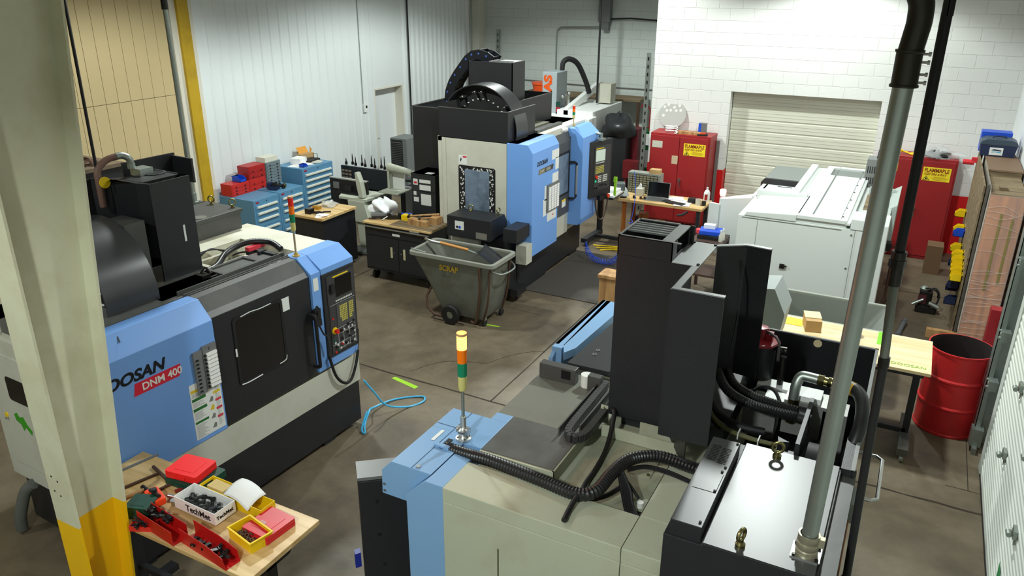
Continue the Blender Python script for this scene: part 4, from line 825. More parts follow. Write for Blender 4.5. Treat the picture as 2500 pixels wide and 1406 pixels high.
PC(MB().tube([(x1, py0, 4.0), (x1+.006, py0, 4.05), (x1+.01, py0, 4.1), (x1-.0, py0, 4.16), (x1-.06, py0, 4.24), (x1-.2, py0, 4.3), (x1-1.2, py0, 4.35), (x1-3, py0, 4.4)], .036, n=24), 'conduit_elbow', M_el, cp)
# hydraulics in the rear bay
hyd = PC(MB().lathe([(0, 0), (.085, 0), (.085, .3), (.0, .3)], (-.62, 4.42, 1.90), n=32), 'pump_motor', M_black)
PC(MB().lathe([(0, 0), (.115, 0), (.125, .01), (.12, .02), (.05, .04), (0, .045)], (-.635, 4.42, 2.2), n=8), 'motor_flange', mat('maroon_red_plastic', s(150, 28, 40), .4), hyd)
PC(MB().lathe([(0, 0), (.05, 0), (.052, .04), (.04, .06), (0, .065)], (-.63, 4.42, 2.235), n=6).box(-.6, -.56, 4.38, 4.44, 2.235, 2.27), 'motor_cap', MATS['maroon_red_plastic'], hyd)
PC(MB().tube([(-.6, 4.4, 2.28), (-.56, 4.37, 2.28), (-.51, 4.3, 2.27), (-.49, 4.2, 2.2)], .008, n=8), 'motor_cable', M_rubber, hyd)
PC(MB().cyl((-.56, 4.4, 2.19), (-.47, 4.38, 2.19), .016).cyl((-.5, 4.38, 2.19), (-.47, 4.38, 2.19), .022).cyl((-.48, 4.36, 2.16), (-.48, 4.36, 1.8), .018), 'motor_fitting', M_oil, hyd)
def elbow(pts, r, nm, m=M_brass, collars=()):
    o = PC(MB().tube(pts, r, n=20), nm, m)
    for p, q, rr in collars: PC(MB().cyl(p, q, rr, n=6 if rr < r*1.35 else 20), 'pipe_union', m, o)
    return o
elbow([(-1.0, 4.92, 2.42), (-.94, 4.74, 2.42), (-.90, 4.62, 2.43), (-.865, 4.56, 2.42), (-.85, 4.54, 2.36), (-.85, 4.53, 2.24)], .038, 'coolant_elbow', collars=[((-.85, 4.53, 2.26), (-.85, 4.53, 2.2), .044), ((-.85, 4.53, 2.2), (-.85, 4.53, 2.08), .032), ((-.85, 4.53, 2.08), (-.85, 4.53, 1.9), .028)])
PC(MB().box(-.92, -.76, 4.45, 4.63, 2.2, 2.206), 'elbow_bracket', M_white)
elbow([(-.355, 3.95, 2.12), (-.352, 3.96, 2.2), (-.335, 3.98, 2.245), (-.29, 3.98, 2.25), (-.25, 3.975, 2.25)], .027, 'hydraulic_elbow', M_galv, [])
PC(MB().cyl((-.25, 3.975, 2.25), (-.22, 3.973, 2.25), .03, n=6).cyl((-.22, 3.973, 2.25), (-.20, 3.97, 2.25), .024).cyl((-.2, 3.97, 2.25), (-.185, 3.97, 2.25), .03, n=6).cyl((-.185, 3.97, 2.25), (-.12, 3.965, 2.25), .027), 'hose_coupling', M_brass)
PC(MB().cyl((-.355, 3.95, 2.12), (-.355, 3.95, 2.07), .03, n=6).cyl((-.355, 3.95, 2.07), (-.355, 3.95, 1.98), .026), 'hose_coupling', M_brass)
PC(MB().tube([(-.12, 3.965, 2.25), (-.06, 3.94, 2.25), (-.02, 3.87, 2.22), (-.01, 3.76, 2.15), (-.03, 3.68, 2.05), (-.05, 3.62, 1.9)], .034, n=18), 'thick_hose', M_hose)
PC(MB().tube([(-.095, 3.96, 2.25), (-.07, 3.947, 2.25)], .036, n=18, smooth=False), 'hose_tape', mat('amber_tape', s(190, 150, 40), .5))
for k, pts in enumerate(([(-.93, 4.6, 2.1), (-.86, 4.44, 2.12), (-.79, 4.25, 2.12), (-.70, 4.03, 2.1), (-.58, 3.92, 2.1), (-.44, 3.88, 2.1), (-.31, 3.86, 2.1)], [(-.93, 4.42, 2.1), (-.86, 4.28, 2.12), (-.80, 4.1, 2.12), (-.70, 3.92, 2.1), (-.56, 3.82, 2.1), (-.42, 3.80, 2.1), (-.30, 3.80, 2.1)])):
    PC(MB().tube(pts, .025, n=14, rib=.007, ribr=.09), 'ribbed_conduit', M_hose)
PC(MB().cyl((-.31, 3.86, 2.1), (-.25, 3.86, 2.1), .03).cyl((-.30, 3.8, 2.1), (-.24, 3.79, 2.1), .032), 'conduit_gland', M_rubber, each=True)
PC(MB().tube([(-.93, 4.2, 2.05), (-.84, 4.05, 2.02), (-.74, 3.85, 2.0), (-.6, 3.74, 2.0), (-.45, 3.74, 2.0)], .022, n=12).tube([(-.9, 4.22, 2.02), (-.85, 4.0, 1.98), (-.77, 3.84, 1.98), (-.68, 3.72, 1.98)], .02, n=12), 'rubber_hose', M_rubber, each=True)
wr = MB()
for q in range(3): wr.tube([(-.82, 4.0, 2.0), (-.74+.0*q, 3.78-.012*q, 2.02), (-.64, 3.66-.01*q, 2.02), (-.5, 3.62-.012*q, 2.02), (-.36, 3.62-.01*q, 2.02)], .0055, n=6)
PC(wr, 'olive_cable', mat('olive_cable', s(86, 84, 44), .5), each=True)
PC(MB().box(-.565, -.559, 3.60, 3.66, 2.0, 2.035).box(-.46, -.454, 3.58, 3.64, 2.0, 2.035), 'cable_tie', M_label, each=True)
PC(MB().prism([(-.37, 3.63), (-.31, 3.60), (-.36, 3.58)], 2.0, 2.06).box(-.37, -.2, 3.5, 3.62, 1.9, 2.0).box(-.27, -.25, 3.45, 3.95, 1.95, 2.15).box(-.33, -.25, 3.42, 3.52, 1.9, 2.05), 'valve_frame', M_black)
PC(MB().cyl((-.22, 3.55, 1.98), (-.1, 3.55, 1.98), .12, n=28), 'hose_reel', M_rubber)
PC(MB().box(-.055, -.004, 3.42, 3.72, 1.9, 2.1).box(-.2, -.05, 3.42, 3.44, 1.9, 2.02), 'valve_cover', M_black)
PC(MB().box(-.52, -.38, 4.05, 4.18, 2.0, 2.02).box(-.6, -.42, 4.3, 4.4, 1.96, 1.98).box(-.36, -.22, 3.98, 4.1, 2.1, 2.13), 'white_bracket', M_white, each=True)
PC(MB().box(-.4, -.18, 3.96, 4.12, 1.9, 2.1).box(-.62, -.44, 4.02, 4.2, 1.8, 1.99).box(-.2, -.08, 3.96, 4.1, 1.8, 2.08), 'valve_block', mat('valve_grey', s(150, 150, 146), .4, .4, var=.2, vscale=20), each=True)
PC(MB().tube([(-.62, 4.08, 2.0), (-.55, 4.12, 2.06), (-.47, 4.1, 2.06), (-.41, 4.02, 2.0)], .01, n=8), 'pressure_hose', M_rubber)
PC(MB().tube([(.0, 4.63, 1.5), (.11, 4.63, 1.5), (.143, 4.6, 1.5), (.143, 4.17, 1.5), (.11, 4.14, 1.5), (.0, 4.14, 1.5)], .011, n=12, smooth=False), 'grab_handle', M_alu)
PC(MB().box(.004, .03, 3.30, 3.45, 1.9, 2.0).box(.03, .055, 3.34, 3.4, 1.9, 1.95).cyl((.035, 3.38, 1.85), (.035, 3.38, 1.98), .01), 'air_regulator', M_galv)
PC(MB().tube([(.04, 3.33, 1.93), (.055, 3.3, 1.85), (.05, 3.22, 1.72), (.03, 3.15, 1.7)], .005, n=8), 'regulator_hose', M_rubber)
PC(MB().tube([(.012, 3.25, 1.95), (.02, 3.1, 1.2), (.03, 3.1, .1)], .008, n=8), 'brown_lead', mat('orange_brown_cable', s(130, 76, 26), .5))
# ------------------------------------------------------------------ white lathe in front of the roller door
D = thing('lathe', 'large white enclosed lathe standing in front of the roller door', 'lathe', (-1.3, 11.3, 0))
def PD_(mb, name, m, parent=None, **k): return P_(mb, name, m, parent or D, world=True, **k)
PD_(MB().box(-1.90, -.20, 9.95, 12.3, .12, 1.40).box(-1.42, -.60, 12.3, 13.1, .12, 1.40).box(-1.42, -.60, 9.96, 13.1, 1.40, 1.452), 'body', M_lathe, bevel=.006)
PD_(MB().box(-1.85, -.25, 10.0, 13.0, 0, .12), 'plinth', M_black)
PD_(MB().prism([(-1.83, 1.40), (-1.80, 1.46), (-1.19, 1.50), (-1.19, 1.40)], 9.94, 10.92, 'y').box(-1.86, -1.2, 10.88, 10.98, 1.40, 1.53).box(-1.2, -1.16, 10.0, 10.98, 1.44, 1.5), 'sliding_hood', M_lathe, bevel=.012)
PD_(MB().box(-1.19, -.60, 9.94, 13.08, 1.45, 1.50).box(-.62, -.56, 9.94, 12.5, 1.44, 1.475), 'roof', M_lathe, bevel=.006)
PD_(MB().box(-1.44, -1.34, 10.98, 13.1, 1.45, 1.5), 'roof_flap', M_lathe, bevel=.004)
PD_(MB().box(-1.08, -.6, 12.42, 12.8, 1.5, 1.502, 0), 'roof_opening', mat('recess_grey', s(126, 132, 128), .5))
PD_(MB().box(-1.08, -.6, 12.8, 12.83, 1.5, 1.53).box(-1.1, -1.08, 12.42, 12.83, 1.5, 1.53), 'opening_rim', M_lathe)
PD_(MB().box(-.555, -.20, 9.94, 10.35, 1.40, 1.53).box(-.20, -.14, 9.95, 10.5, .12, 1.49), 'end_cover', M_lathe, bevel=.006)
PD_(MB().box(-.5, -.18, 10.5, 11.9, 1.1, 1.12).box(-.2, -.16, 10.5, 12.0, .2, 1.45).box(-.5, -.16, 11.9, 11.95, 1.1, 1.5).prism([(-.18, 1.45), (-.1, 1.5), (-.1, .9), (-.18, .8)], 11.0, 12.2, 'y'), 'side_tray', mat('tray_grey_green', s(172, 182, 176), .45))
PD_(MB().prism([(10.4, 1.30), (10.6, 1.36), (11.6, 1.47), (11.6, 1.40), (10.6, 1.25)], -.5, -.3, 'x'), 'tray_prop', M_oldwood)
sm = MB()
sm.box(-1.653, -1.649, 9.947, 9.95, .12, 1.38); sm.box(-.497, -.493, 9.937, 9.942, .15, 1.40); sm.box(-1.85, -.65, 9.944, 9.948, 1.375, 1.381)
PD_(sm, 'panel_seam', mat('seam_grey', s(110, 116, 112), .7), each=True)
PD_(MB().box(-1.02, -1.0, 10.05, 13.0, 1.5, 1.503).box(-.68, -.675, 10.0, 12.9, 1.5, 1.503), 'roof_seam', MATS['seam_grey'], each=True)
for i in range(7): PD_(MB().cyl((-.665, 10.1+.45*i, 1.5), (-.665, 10.1+.45*i, 1.508), .012, n=8), 'roof_screw', M_oil)
for z_ in (1.33, .9, .45): PD_(MB().cyl((-.53, 9.95, z_), (-.53, 9.942, z_), .012, n=10), 'panel_screw', M_steel)
PD_(MB().box(-1.31, -1.25, 9.93, 9.95, .77, .83).box(-1.30, -1.22, 9.92, 9.945, .80, .815), 'door_latch', M_oil)
PD_(MB().box(-1.86, -1.2, 11.95, 13.0, .3, 1.43).prism([(-1.98, 1.0), (-1.98, 1.42), (-1.93, 1.48), (-1.40, 1.48), (-1.40, 1.0)], 11.85, 12.8, 'y'), 'spindle_cover', mat('cover_grey', s(126, 132, 128), .45), bevel=.01)
PD_(MB().ring([(-1.98, .9), (-1.98, 1.42), (-1.93, 1.48), (-1.38, 1.48), (-1.38, .9)], [(-1.90, .9), (-1.90, 1.36), (-1.87, 1.40), (-1.42, 1.40), (-1.42, .9)], 11.80, 11.86, 'y'), 'cover_rim', M_black)
PD_(MB().box(-1.72, -1.52, 11.7, 11.74, 1.36, 1.40), 'red_handle', M_red)
PD_(MB().box(-.62, -.45, 12.45, 12.75, 1.3, 1.78).box(-.625, -.62, 12.45, 12.72, 1.4, 1.7), 'rear_control_box', mat('vent_box_grey', s(128, 130, 128), .5))
lv = MB()
for i in range(5):
    for j in range(2): lv.box(-.60+.03*i, -.587+.03*i, 12.446, 12.45, 1.42+.16*j, 1.52+.16*j)
PD_(lv, 'vent_slot', M_rubber, each=True)
PD_(MB().tube([(-.5, 12.6, 1.78), (-.48, 12.6, 1.95), (-.42, 12.7, 2.05), (-.3, 12.9, 2.0)], .008, n=6), 'aerial_cable', M_rubber)
PD_(MB().box(-.17, -.08, 10.75, 10.9, .95, 1.05).tube([(-.1, 10.8, 1.0), (0, 10.8, .98), (.03, 10.8, .7), (-.02, 10.8, .5)], .008, n=6), 'power_plug', M_rubber)
# lathe control panel arm swung to the left
PD_(MB().prism([(-2.38, 10.95), (-2.33, 10.9), (-1.93, 11.2), (-1.95, 11.45)], .5, 1.33).box(-1.95, -1.86, 11.0, 11.8, .5, 1.4), 'operator_console', M_lathe, bevel=.008)
PD_(MB().prism([(-2.52, 10.95), (-2.36, 10.9), (-2.36, 10.94), (-2.5, 11.0)], .78, 1.24), 'console_flap', mat('flap_white', s(214, 220, 214), .45))
PD_(MB().lathe([(.0, 0), (.035, 0), (.035, .02), (.045, .03), (.045, .09), (.03, .10), (0, .10)], (-2.36, 11.05, 1.33), n=20), 'beacon', mat('beacon_glow_red', s(255, 120, 110), .3, emit=(1, .32, .26), estr=6))
ld = bpy.data.lights.new('beacon_glow', 'POINT'); ld.energy = 4; ld.color = (1, .06, .04); ld.shadow_soft_size = .04
lo = bpy.data.objects.new('beacon_glow', ld); COL.objects.link(lo); lo.parent = D; lo.location = (-2.36+1.3, 11.10-11.3+.0, 1.5)

# ------------------------------------------------------------------ cabinets for flammables
def flam_cabinet(name, label, x0, x1, y0, y1, h, extra):
    t = thing(name, label, 'cabinet', ((x0+x1)/2, y0, 0)); w_ = x1-x0; hw = w_/2; d_ = y1-y0
    P_(MB().box(-hw, hw, .02, d_, .0, h), 'body', M_cabred, t, bevel=.004)
    for sx in (-1, 1):
        a, b_ = (-hw+.03, -.004) if sx < 0 else (.004, hw-.03)
        dd = P_(bx(a, b_, -.004, .02, .06, h-.04), 'door', M_cabred, t, bevel=.004)
        if sx > 0:
            P_(MB().cyl((.05, -.004, .84), (.05, -.03, .84), .028, n=16).prism([(.04, .85), (.06, .85), (.075, .70), (.065, .70)], -.035, -.022, 'y'), 'door_handle', M_steel, dd)
            lab = P_(bx(.085, .475, -.0055, -.004, 1.296, 1.51), 'warning_sign', mat('sign_yellow', s(238, 214, 40), .5), dd)
            MX = frame((0, -.0056, 0), (1, 0, 0), (0, 0, 1))
            rd_ = mat('sign_red_text', s(140, 50, 14), .5)
            text('sign_lettering', 'FLAMMABLE', .082, MX @ Matrix.Translation((.105, 1.435, 0)), rd_, lab, bold=.003, sx=.78)
            text('sign_lettering', 'KEEP FIRE AWAY', .05, MX @ Matrix.Translation((.105, 1.385, 0)), rd_, lab, shear=.3, bold=.001, sx=.83)
            P_(MB().ring([(.095, 1.303), (.195, 1.303), (.145, 1.375)], [(.108, 1.311), (.182, 1.311), (.145, 1.362)], -.0065, -.0055, 'y').prism([(.135, 1.316), (.155, 1.316), (.16, 1.328), (.146, 1.35), (.132, 1.33)], -.0065, -.0055, 'y'), 'hazard_triangle', M_rubber, lab, each=True)
            P_(MB().box(.25, .42, -.0062, -.0055, 1.36, 1.364).box(.21, .45, -.0062, -.0055, 1.345, 1.349).box(.24, .43, -.0062, -.0055, 1.33, 1.334).box(.24, .43, -.0062, -.0055, 1.313, 1.317), 'sign_small_print', rd_, lab, each=True)
    for e_ in extra: P_(MB().box(*e_[0]), e_[1], e_[2], t)
    return t
flam_cabinet('flammables_cabinet', 'red two-door flammables cabinet left of the roller door, behind the laptop desk', -4.33, -3.24, 13.7, 14.2, 1.65, [((-.50, -.31, -.0055, -.004, 1.39, 1.51), 'inspection_label', M_beige), ((-.12, -.01, -.0055, -.004, 1.12, 1.27), 'paper_label', mat('label_buff', s(190, 170, 140), .7)), ((.3, .7, 0, .1, .05, .1), 'x', M_cabred)][:2])
flam_cabinet('flammables_cabinet', 'red two-door flammables cabinet right of the roller door, beside the bin rack', -.50, .605, 13.7, 14.2, 1.64, [((-.36, -.28, -.0055, -.004, 1.40, 1.53), 'small_warning_label', M_yel)])
# things on the left cabinet
dsc = MB(); oc = [(0.25*math.cos(2*math.pi*i/40), .27+.25*math.sin(2*math.pi*i/40)) for i in range(40)]
M_disc = Matrix.Translation((-4.10, 14.14, 1.655)) @ Matrix.Rotation(R(-14), 4, 'X')
dsc.prism(oc, 0, .012, 'y', 0, M_disc)
dt = thing('perforated_disc', 'round grey metal disc with holes leaning on the wall, on a red cabinet', 'metal disc', (-4.10, 14.1, 1.65))
P_(dsc, 'plate', mat('disc_grey', s(178, 178, 172), .5, .3), dt, world=True)
for a, r_ in ((20, .15), (50, .17), (80, .1), (125, .17), (150, .19), (165, .12), (200, .18), (35, .07), (140, .06)):
    P_(MB().cyl(M_disc @ Vector((r_*math.cos(R(a)), -.002, .3+r_*math.sin(R(a)))), M_disc @ Vector((r_*math.cos(R(a)), 0, .3+r_*math.sin(R(a)))), .026, n=16), 'hole', mat('disc_hole_light', s(214, 214, 206), .6), dt, world=True)
tag(MB().tube([(-4.0+.11*math.cos(t_)*(1+.05*math.sin(3*t_)), 13.86+.08*math.sin(t_), 1.665+.006*t_) for t_ in [i*.5 for i in range(38)]], .008, n=6).tube([(-3.9, 13.8, 1.69), (-3.86, 13.74, 1.67), (-3.9, 13.72, 1.662)], .01, n=6).build('cable_coil', M_white), 'coil of white cable on top of the left red cabinet', 'cable')
tag(bx(-3.86, -3.46, 13.78, 13.88, 1.652, 1.70).build('flat_wood_box', M_stud), 'flat wooden strip box on the left red cabinet', 'box')
bt_ = thing('carton', 'black and blue printed carton standing on the left red cabinet', 'box', (-3.47, 14.0, 1.65))
P_(bx(-.065, .065, -.05, .05, 0, .19), 'box_body', M_toolgrey, bt_); P_(bx(-.066, -.02, -.052, -.05, .0, .19), 'blue_panel', M_bluep, bt_)
tl = thing('tape_measure', 'orange and black tool lying on the left red cabinet', 'tool', (-3.42, 13.82, 1.65))
P_(MB().prism(rrect(-.09, .09, -.06, .06, .04), 0, .03, M=Matrix.Rotation(.3, 4, 'Z')), 'case', M_rubber, tl); P_(MB().prism(rrect(-.055, .055, -.03, .03, .015), .03, .05, M=Matrix.Rotation(.5, 4, 'Z')), 'orange_cover', M_orange, tl)
tag(MB().box(-3.23, -3.18, 14.14, 14.2, .0, 1.52).build('steel_strip', mat('strip_grey', s(110, 104, 100), .5)), 'grey metal channel leaning on the wall right of the red cabinet', 'metal bar')
# things on the right cabinet
M_film = mat('clear_film', s(225, 228, 226), .15, trans=.0, alpha=.38, spec=.8)
bg = thing('plastic_bag', 'crumpled clear plastic bag around a black part, on the right red cabinet', 'bag', (.28, 13.92, 1.64))
def blob(sx, sy, sz, seed, n=18, amp=.2, flat=0.0):
    random.seed(seed); mb = MB(); V = []; F = []
    ph = [(random.uniform(1, 5), random.uniform(0, 6), random.uniform(1, 5), random.uniform(0, 6)) for _ in range(6)]
    for i in range(n+1):
        th_ = math.pi*i/n
        for j in range(2*n):
            p_ = math.pi*j/n; k = 1+sum(amp/6*math.sin(a*p_*1.0//1+b_)*math.sin(c*th_+d) if False else amp/6*math.sin(round(a)*p_+b_)*math.sin(c*th_+d) for a, b_, c, d in ph)
            x_, y_, z_ = sx*math.sin(th_)*math.cos(p_)*k, sy*math.sin(th_)*math.sin(p_)*k, sz*math.cos(th_)*k
            V.append(Vector((x_, y_, max(z_, -flat*sz)+flat*sz)))
    for i in range(n):
        for j in range(2*n): j2 = (j+1) % (2*n); F.append((i*2*n+j, (i+1)*2*n+j, (i+1)*2*n+j2, i*2*n+j2))
    return mb.add(V, F, True)
P_(blob(.2, .16, .07, 3, amp=.5, flat=.3), 'black_part', M_rubber, bg); P_(blob(.3, .2, .10, 5, amp=.9, flat=.3), 'clear_bag', M_film, bg)
rs_ = MB()
for q in range(5): rs_.tube([(-.42+.02*q, 13.95, 1.652+.01*q), (-.3, 13.85+.03*q, 1.66+.02*q), (-.16, 13.98-.02*q, 1.67), (-.08, 13.84+.03*q, 1.655), (.04, 13.92, 1.65+.01*q)], .007, n=6)
tag(rs_.build('tangled_straps', M_yel), 'tangle of yellow cord on the right red cabinet', 'cord')
# ------------------------------------------------------------------ desk with laptop
dk_ = thing('desk', 'light wooden desk with a laptop in front of the left red cabinet', 'desk', (-3.66, 12.6, 0))
P_(bx(-.73, .73, -.32, .32, .70, .745), 'desktop', M_wood, dk_, bevel=.004)
for x_, y_ in ((-.62, -.25), (.66, -.25), (-.62, .26), (.66, .26)): P_(bx(x_-.03, x_+.03, y_-.03, y_+.03, 0, .70), 'leg', M_black if x_ > 0 else M_crate, dk_)
P_(MB().tube([(.5, -.33, .68), (.42, -.36, .62), (.34, -.35, .6)], .02, n=8), 'clamp', M_rubber, dk_)
lp = thing('laptop', 'open laptop with black screen on the wooden desk', 'laptop', (-3.78, 12.5, .745), R(3))
P_(MB().prism(rrect(-.19, .19, -.14, .13, .01), 0, .014), 'keyboard_base', M_alu, lp)
P_(MB().box(-.19, .19, 0, .01, 0, .26, 0, Matrix.Translation((0, .13, .012)) @ Matrix.Rotation(R(-12), 4, 'X')), 'lid', M_alu, lp)
P_(MB().box(-.182, .182, -.002, 0, .008, .252, 0, Matrix.Translation((0, .13, .012)) @ Matrix.Rotation(R(-12), 4, 'X')), 'screen', mat('laptop_screen', s(10, 10, 12), .1), lp)
ts = thing('tissue_box', 'cream tissue box with tissue sticking out, left of the laptop', 'tissue box', (-4.12, 12.66, .745))
P_(bx(-.06, .06, -.06, .06, 0, .13), 'carton', M_beige, ts, bevel=.004); P_(MB().prism([(-.05, .13), (.03, .13), (.02, .19), (-.0, .21), (-.02, .17)], -.02, .02, 'y'), 'tissue', M_paper, ts)
pc_ = thing('parts_cabinet', 'grey cabinet of small drawers standing on the desk behind the tissue box', 'drawer cabinet', (-4.1, 12.82, .745))
P_(MB().box(-.29, .29, -.04, .14, 0, .36), 'case', mat('case_grey', s(142, 146, 138), .5), pc_); P_(bx(-.27, .24, -.043, -.04, .01, .33), 'drawer_field', M_rubber, pc_)
dd = MB()
for r_ in range(8):
    for c_ in range(8): dd.box(-.262+.063*c_, -.21+.063*c_, -.052, -.04, .018+.039*r_, .046+.039*r_)
P_(dd, 'small_drawer', mat('smoky_drawer', s(146, 144, 120), .3), pc_, each=True)
tag(MB().box(-4.02, -3.84, 12.8, 12.94, 1.106, 1.18).build('carton', M_card), 'small open carton on top of the parts cabinet', 'box')
pm = MB()
for i, (x_, y_, a) in enumerate(((-3.42, 12.62, .1), (-3.32, 12.5, -.2), (-3.3, 12.38, .25), (-3.5, 12.72, .4))): pm.box(-.13, .13, -.1, .1, 0, .002, 0, Matrix.Translation((x_, y_, .747+.003*i)) @ Matrix.Rotation(a, 4, 'Z'))
for k, q in enumerate(split(pm)): tag(q.build('paper_sheet', M_paper), ['white paper sheet behind the others on the desk', 'white paper sheet right of the laptop', 'white paper sheet hanging over the front edge of the desk', 'white paper sheet farthest back on the desk'][k], 'paper', 'papers on the desk')
tag(MB().box(-.2, .2, -.07, .07, 0, .018, 0, Matrix.Translation((-3.45, 12.42, .747)) @ Matrix.Rotation(-.25, 4, 'Z')).build('keyboard', M_rubber), 'black keyboard between laptop and papers', 'keyboard')
tag(MB().lathe([(0, 0), (.045, 0), (.048, .1), (.043, .1), (.04, .008), (0, .008)], (-3.06, 12.52, .745)).build('mug', M_beige), 'cream mug at the right end of the desk', 'mug')
tag(bx(-3.0, -2.94, 12.5, 12.56, .745, .82).build('black_cup', M_rubber), 'small black box beside the cream mug', 'box')
bo = thing('bottle', 'white squeeze bottle with red label at the right end of the desk', 'bottle', (-3.0, 12.82, .745)); P_(MB().lathe([(0, 0), (.05, 0), (.052, .15), (.03, .19), (.015, .2), (.018, .24), (0, .245)], n=20), 'bottle_body', M_white, bo); P_(bx(-.025, .025, -.054, -.05, .03, .13), 'label', M_cabred, bo)
tag(MB().box(-3.25, -3.14, 12.56, 12.68, .745, .82).box(-3.14, -3.12, 12.58, 12.66, .745, .80).build('phone_charger', M_rubber), 'black device in the middle of the papers on the desk', 'device')
tag(MB().prism([(-4.37, 12.34), (-4.28, 12.34), (-4.26, 12.40), (-4.36, 12.41)], .745, .765).build('remote', M_oil), 'small dark gauge near the left front corner of the desk', 'tool')
for k, (x_, c_) in enumerate(((-4.14, M_oil), (-4.02, M_iron), (-3.95, M_oil))): tag(MB().cyl((x_, 12.42, .745), (x_, 12.42, .79), .022).cyl((x_-.03, 12.45, .75), (x_+.03, 12.44, .75), .01).build('machined_part', c_), 'small dark turned metal part in front of the tissue box', 'metal part', 'turned parts on the desk')
# low white table left of the desk with papers
st_ = thing('standing_table', 'white-topped table on black T-leg with casters, left of the wooden desk', 'table', (-4.45, 12.05, 0))
P_(bx(-.28, .18, -.28, .3, .88, .91), 'tabletop', M_lathe, st_); P_(bx(-.26, .16, -.26, .28, .84, .88), 'under_frame', M_black, st_)
P_(bx(-.30, -.22, .25, .33, .06, .84), 'leg', M_black, st_); P_(MB().prism([(-.34, -.35), (-.24, -.35), (-.2, .3), (-.3, .35)], .06, .13), 'foot', M_black, st_); P_(bx(-.28, .6, .0, .07, .07, .12), 'cross_beam', M_black, st_)
P_(MB().cyl((-.26, -.33, .045), (-.22, -.33, .045), .045), 'caster', M_rubber, st_)
tag(MB().lathe([(.1, 0), (.1, .01), (.045, .14), (.03, .15), (0, .15)], (-4.36, 12.5, .745), n=20).build('grey_cone', mat('cone_grey', s(166, 176, 176), .6)), 'grey plastic cone at the left end of the desk', 'cone')
tag(MB().box(-4.5, -4.3, 11.95, 12.2, .91, .96).build('paper_stack', M_paper), 'stack of white paper on the white-topped table', 'paper')
tag(MB().box(-.07, .07, -.1, .1, 0, .11, 0, Matrix.Translation((-4.34, 12.28, .91)) @ Matrix.Rotation(.4, 4, 'Z')).build('grey_bin', mat('bin_grey', s(92, 100, 100), .5)), 'dark grey open bin between the two tables', 'bin')
tag(MB().cyl((-4.05, 12.75, 0), (-4.05, 12.75, .42), .09, n=20).build('cardboard_tube', M_crate), 'brown cylinder standing on the floor under the desk', 'tube')
tag(bx(-4.35, -4.24, 12.93, 13.05, 0, .28).build('black_box', M_black), 'black box on the floor left of the brown cylinder', 'box')
tag(bx(-3.85, -3.68, 12.6, 12.8, .12, .32).build('carton', M_card), 'small cardboard box under the desk', 'box')
tag(bx(-3.78, -3.6, 12.1, 12.16, 0, .40).build('white_board', M_paper), 'white printed board standing under the desk edge', 'board')
tag(blob(.14, .09, .13, 11, amp=.7, flat=.4).build('leather_glove', mat('glove_tan', s(196, 140, 60), .8)), 'crumpled tan leather glove under the desk', 'glove').location = (-3.1, 12.22, 0)
# small cart beside the lathe
kt = thing('utility_cart', 'brown metal cart carrying a blue case beside the white lathe', 'cart', (-2.38, 10.6, 0))
P_(MB().box(-.22, .22, -.2, .28, .76, .82).box(-.22, .22, -.2, .28, .3, .33), 'shelf', mat('cart_brown', s(84, 66, 60), .4, .4), kt, each=True)
for x_ in (-.2, .2):
    for y_ in (-.18, .26): P_(bx(x_-.02, x_+.02, y_-.02, y_+.02, 0, .8), 'leg', MATS['cart_brown'], kt)
tag(bx(-2.54, -2.26, 10.51, 10.80, .82, .87).build('black_tray', M_rubber), 'black tray under the blue case on the brown cart', 'tray')
tag(MB().prism(rrect(-.16, .16, -.12, .12, .02), 0, .06, M=Matrix.Translation((-2.38, 10.67, .87)) @ Matrix.Rotation(.15, 4, 'Z')).build('plastic_case', M_bluep, bevel=.008), 'blue plastic case on the brown cart', 'case')
tag(MB().prism(rrect(-.08, .08, -.05, .05, .01), 0, .06, M=Matrix.Translation((-2.42, 10.71, .93)) @ Matrix.Rotation(.1, 4, 'Z')).build('white_box', M_white, bevel=.004), 'small white box on top of the blue case', 'box')
for k, (x_, y_) in enumerate(((-2.21, 10.51), (-2.2, 10.60))):
    o = thing('bottle', ['nearer small white bottle on the brown cart', 'farther small white bottle on the brown cart'][k], 'bottle', (x_, y_, .82), group='small bottles on the cart'); P_(MB().lathe([(0, 0), (.028, 0), (.028, .09), (.012, .12), (.012, .14), (0, .14)], n=16), 'bottle_body', M_beige, o); P_(MB().cyl((0, 0, .14), (0, 0, .165), .014), 'cap', M_white, o)
tag(MB().prism(rrect(-.07, .07, -.05, .05, .03), 0, .05, M=Matrix.Translation((-2.56, 10.8, .82))).build('red_pouch', mat('pink_pouch', s(226, 70, 84), .5)), 'pinkish red pouch at the left of the brown cart', 'pouch')

# ------------------------------------------------------------------ milling machine in the far corner
Hh = thing('milling_machine', 'white milling machine with orange-lettered grey spindle head, far corner', 'milling machine', (-6.6, 15.6, 0))
def PH(mb, name, m, parent=None, **k): return P_(mb, name, m, parent or Hh, world=True, **k)
PH(MB().box(-7.8, -5.9, 14.6, 15.0, .3, 1.62).box(-6.75, -5.95, 14.9, 16.6, .3, 1.72), 'enclosure', M_white, bevel=.01)
PH(MB().box(-7.7, -6.0, 14.7, 16.4, 0, .3), 'base', mat('dark_olive_base', s(74, 70, 60), .6))
hd = PH(MB().box(-7.14, -6.81, 15.0, 15.5, 1.5, 2.44), 'spindle_head', mat('head_grey', s(168, 178, 182), .45), bevel=.008)
PH(MB().box(-6.815, -6.805, 15.0, 15.5, 1.5, 2.43), 'head_side_panel', mat('head_side_grey', s(122, 130, 130), .5), hd)
text('brand_lettering', 'HAAS', .24, frame((-6.93, 14.995, 1.65), (0, 0, 1), (-1, 0, 0)), mat('lettering_orange', s(228, 92, 30), .5), hd, world=True, bold=.012, sx=1.2)
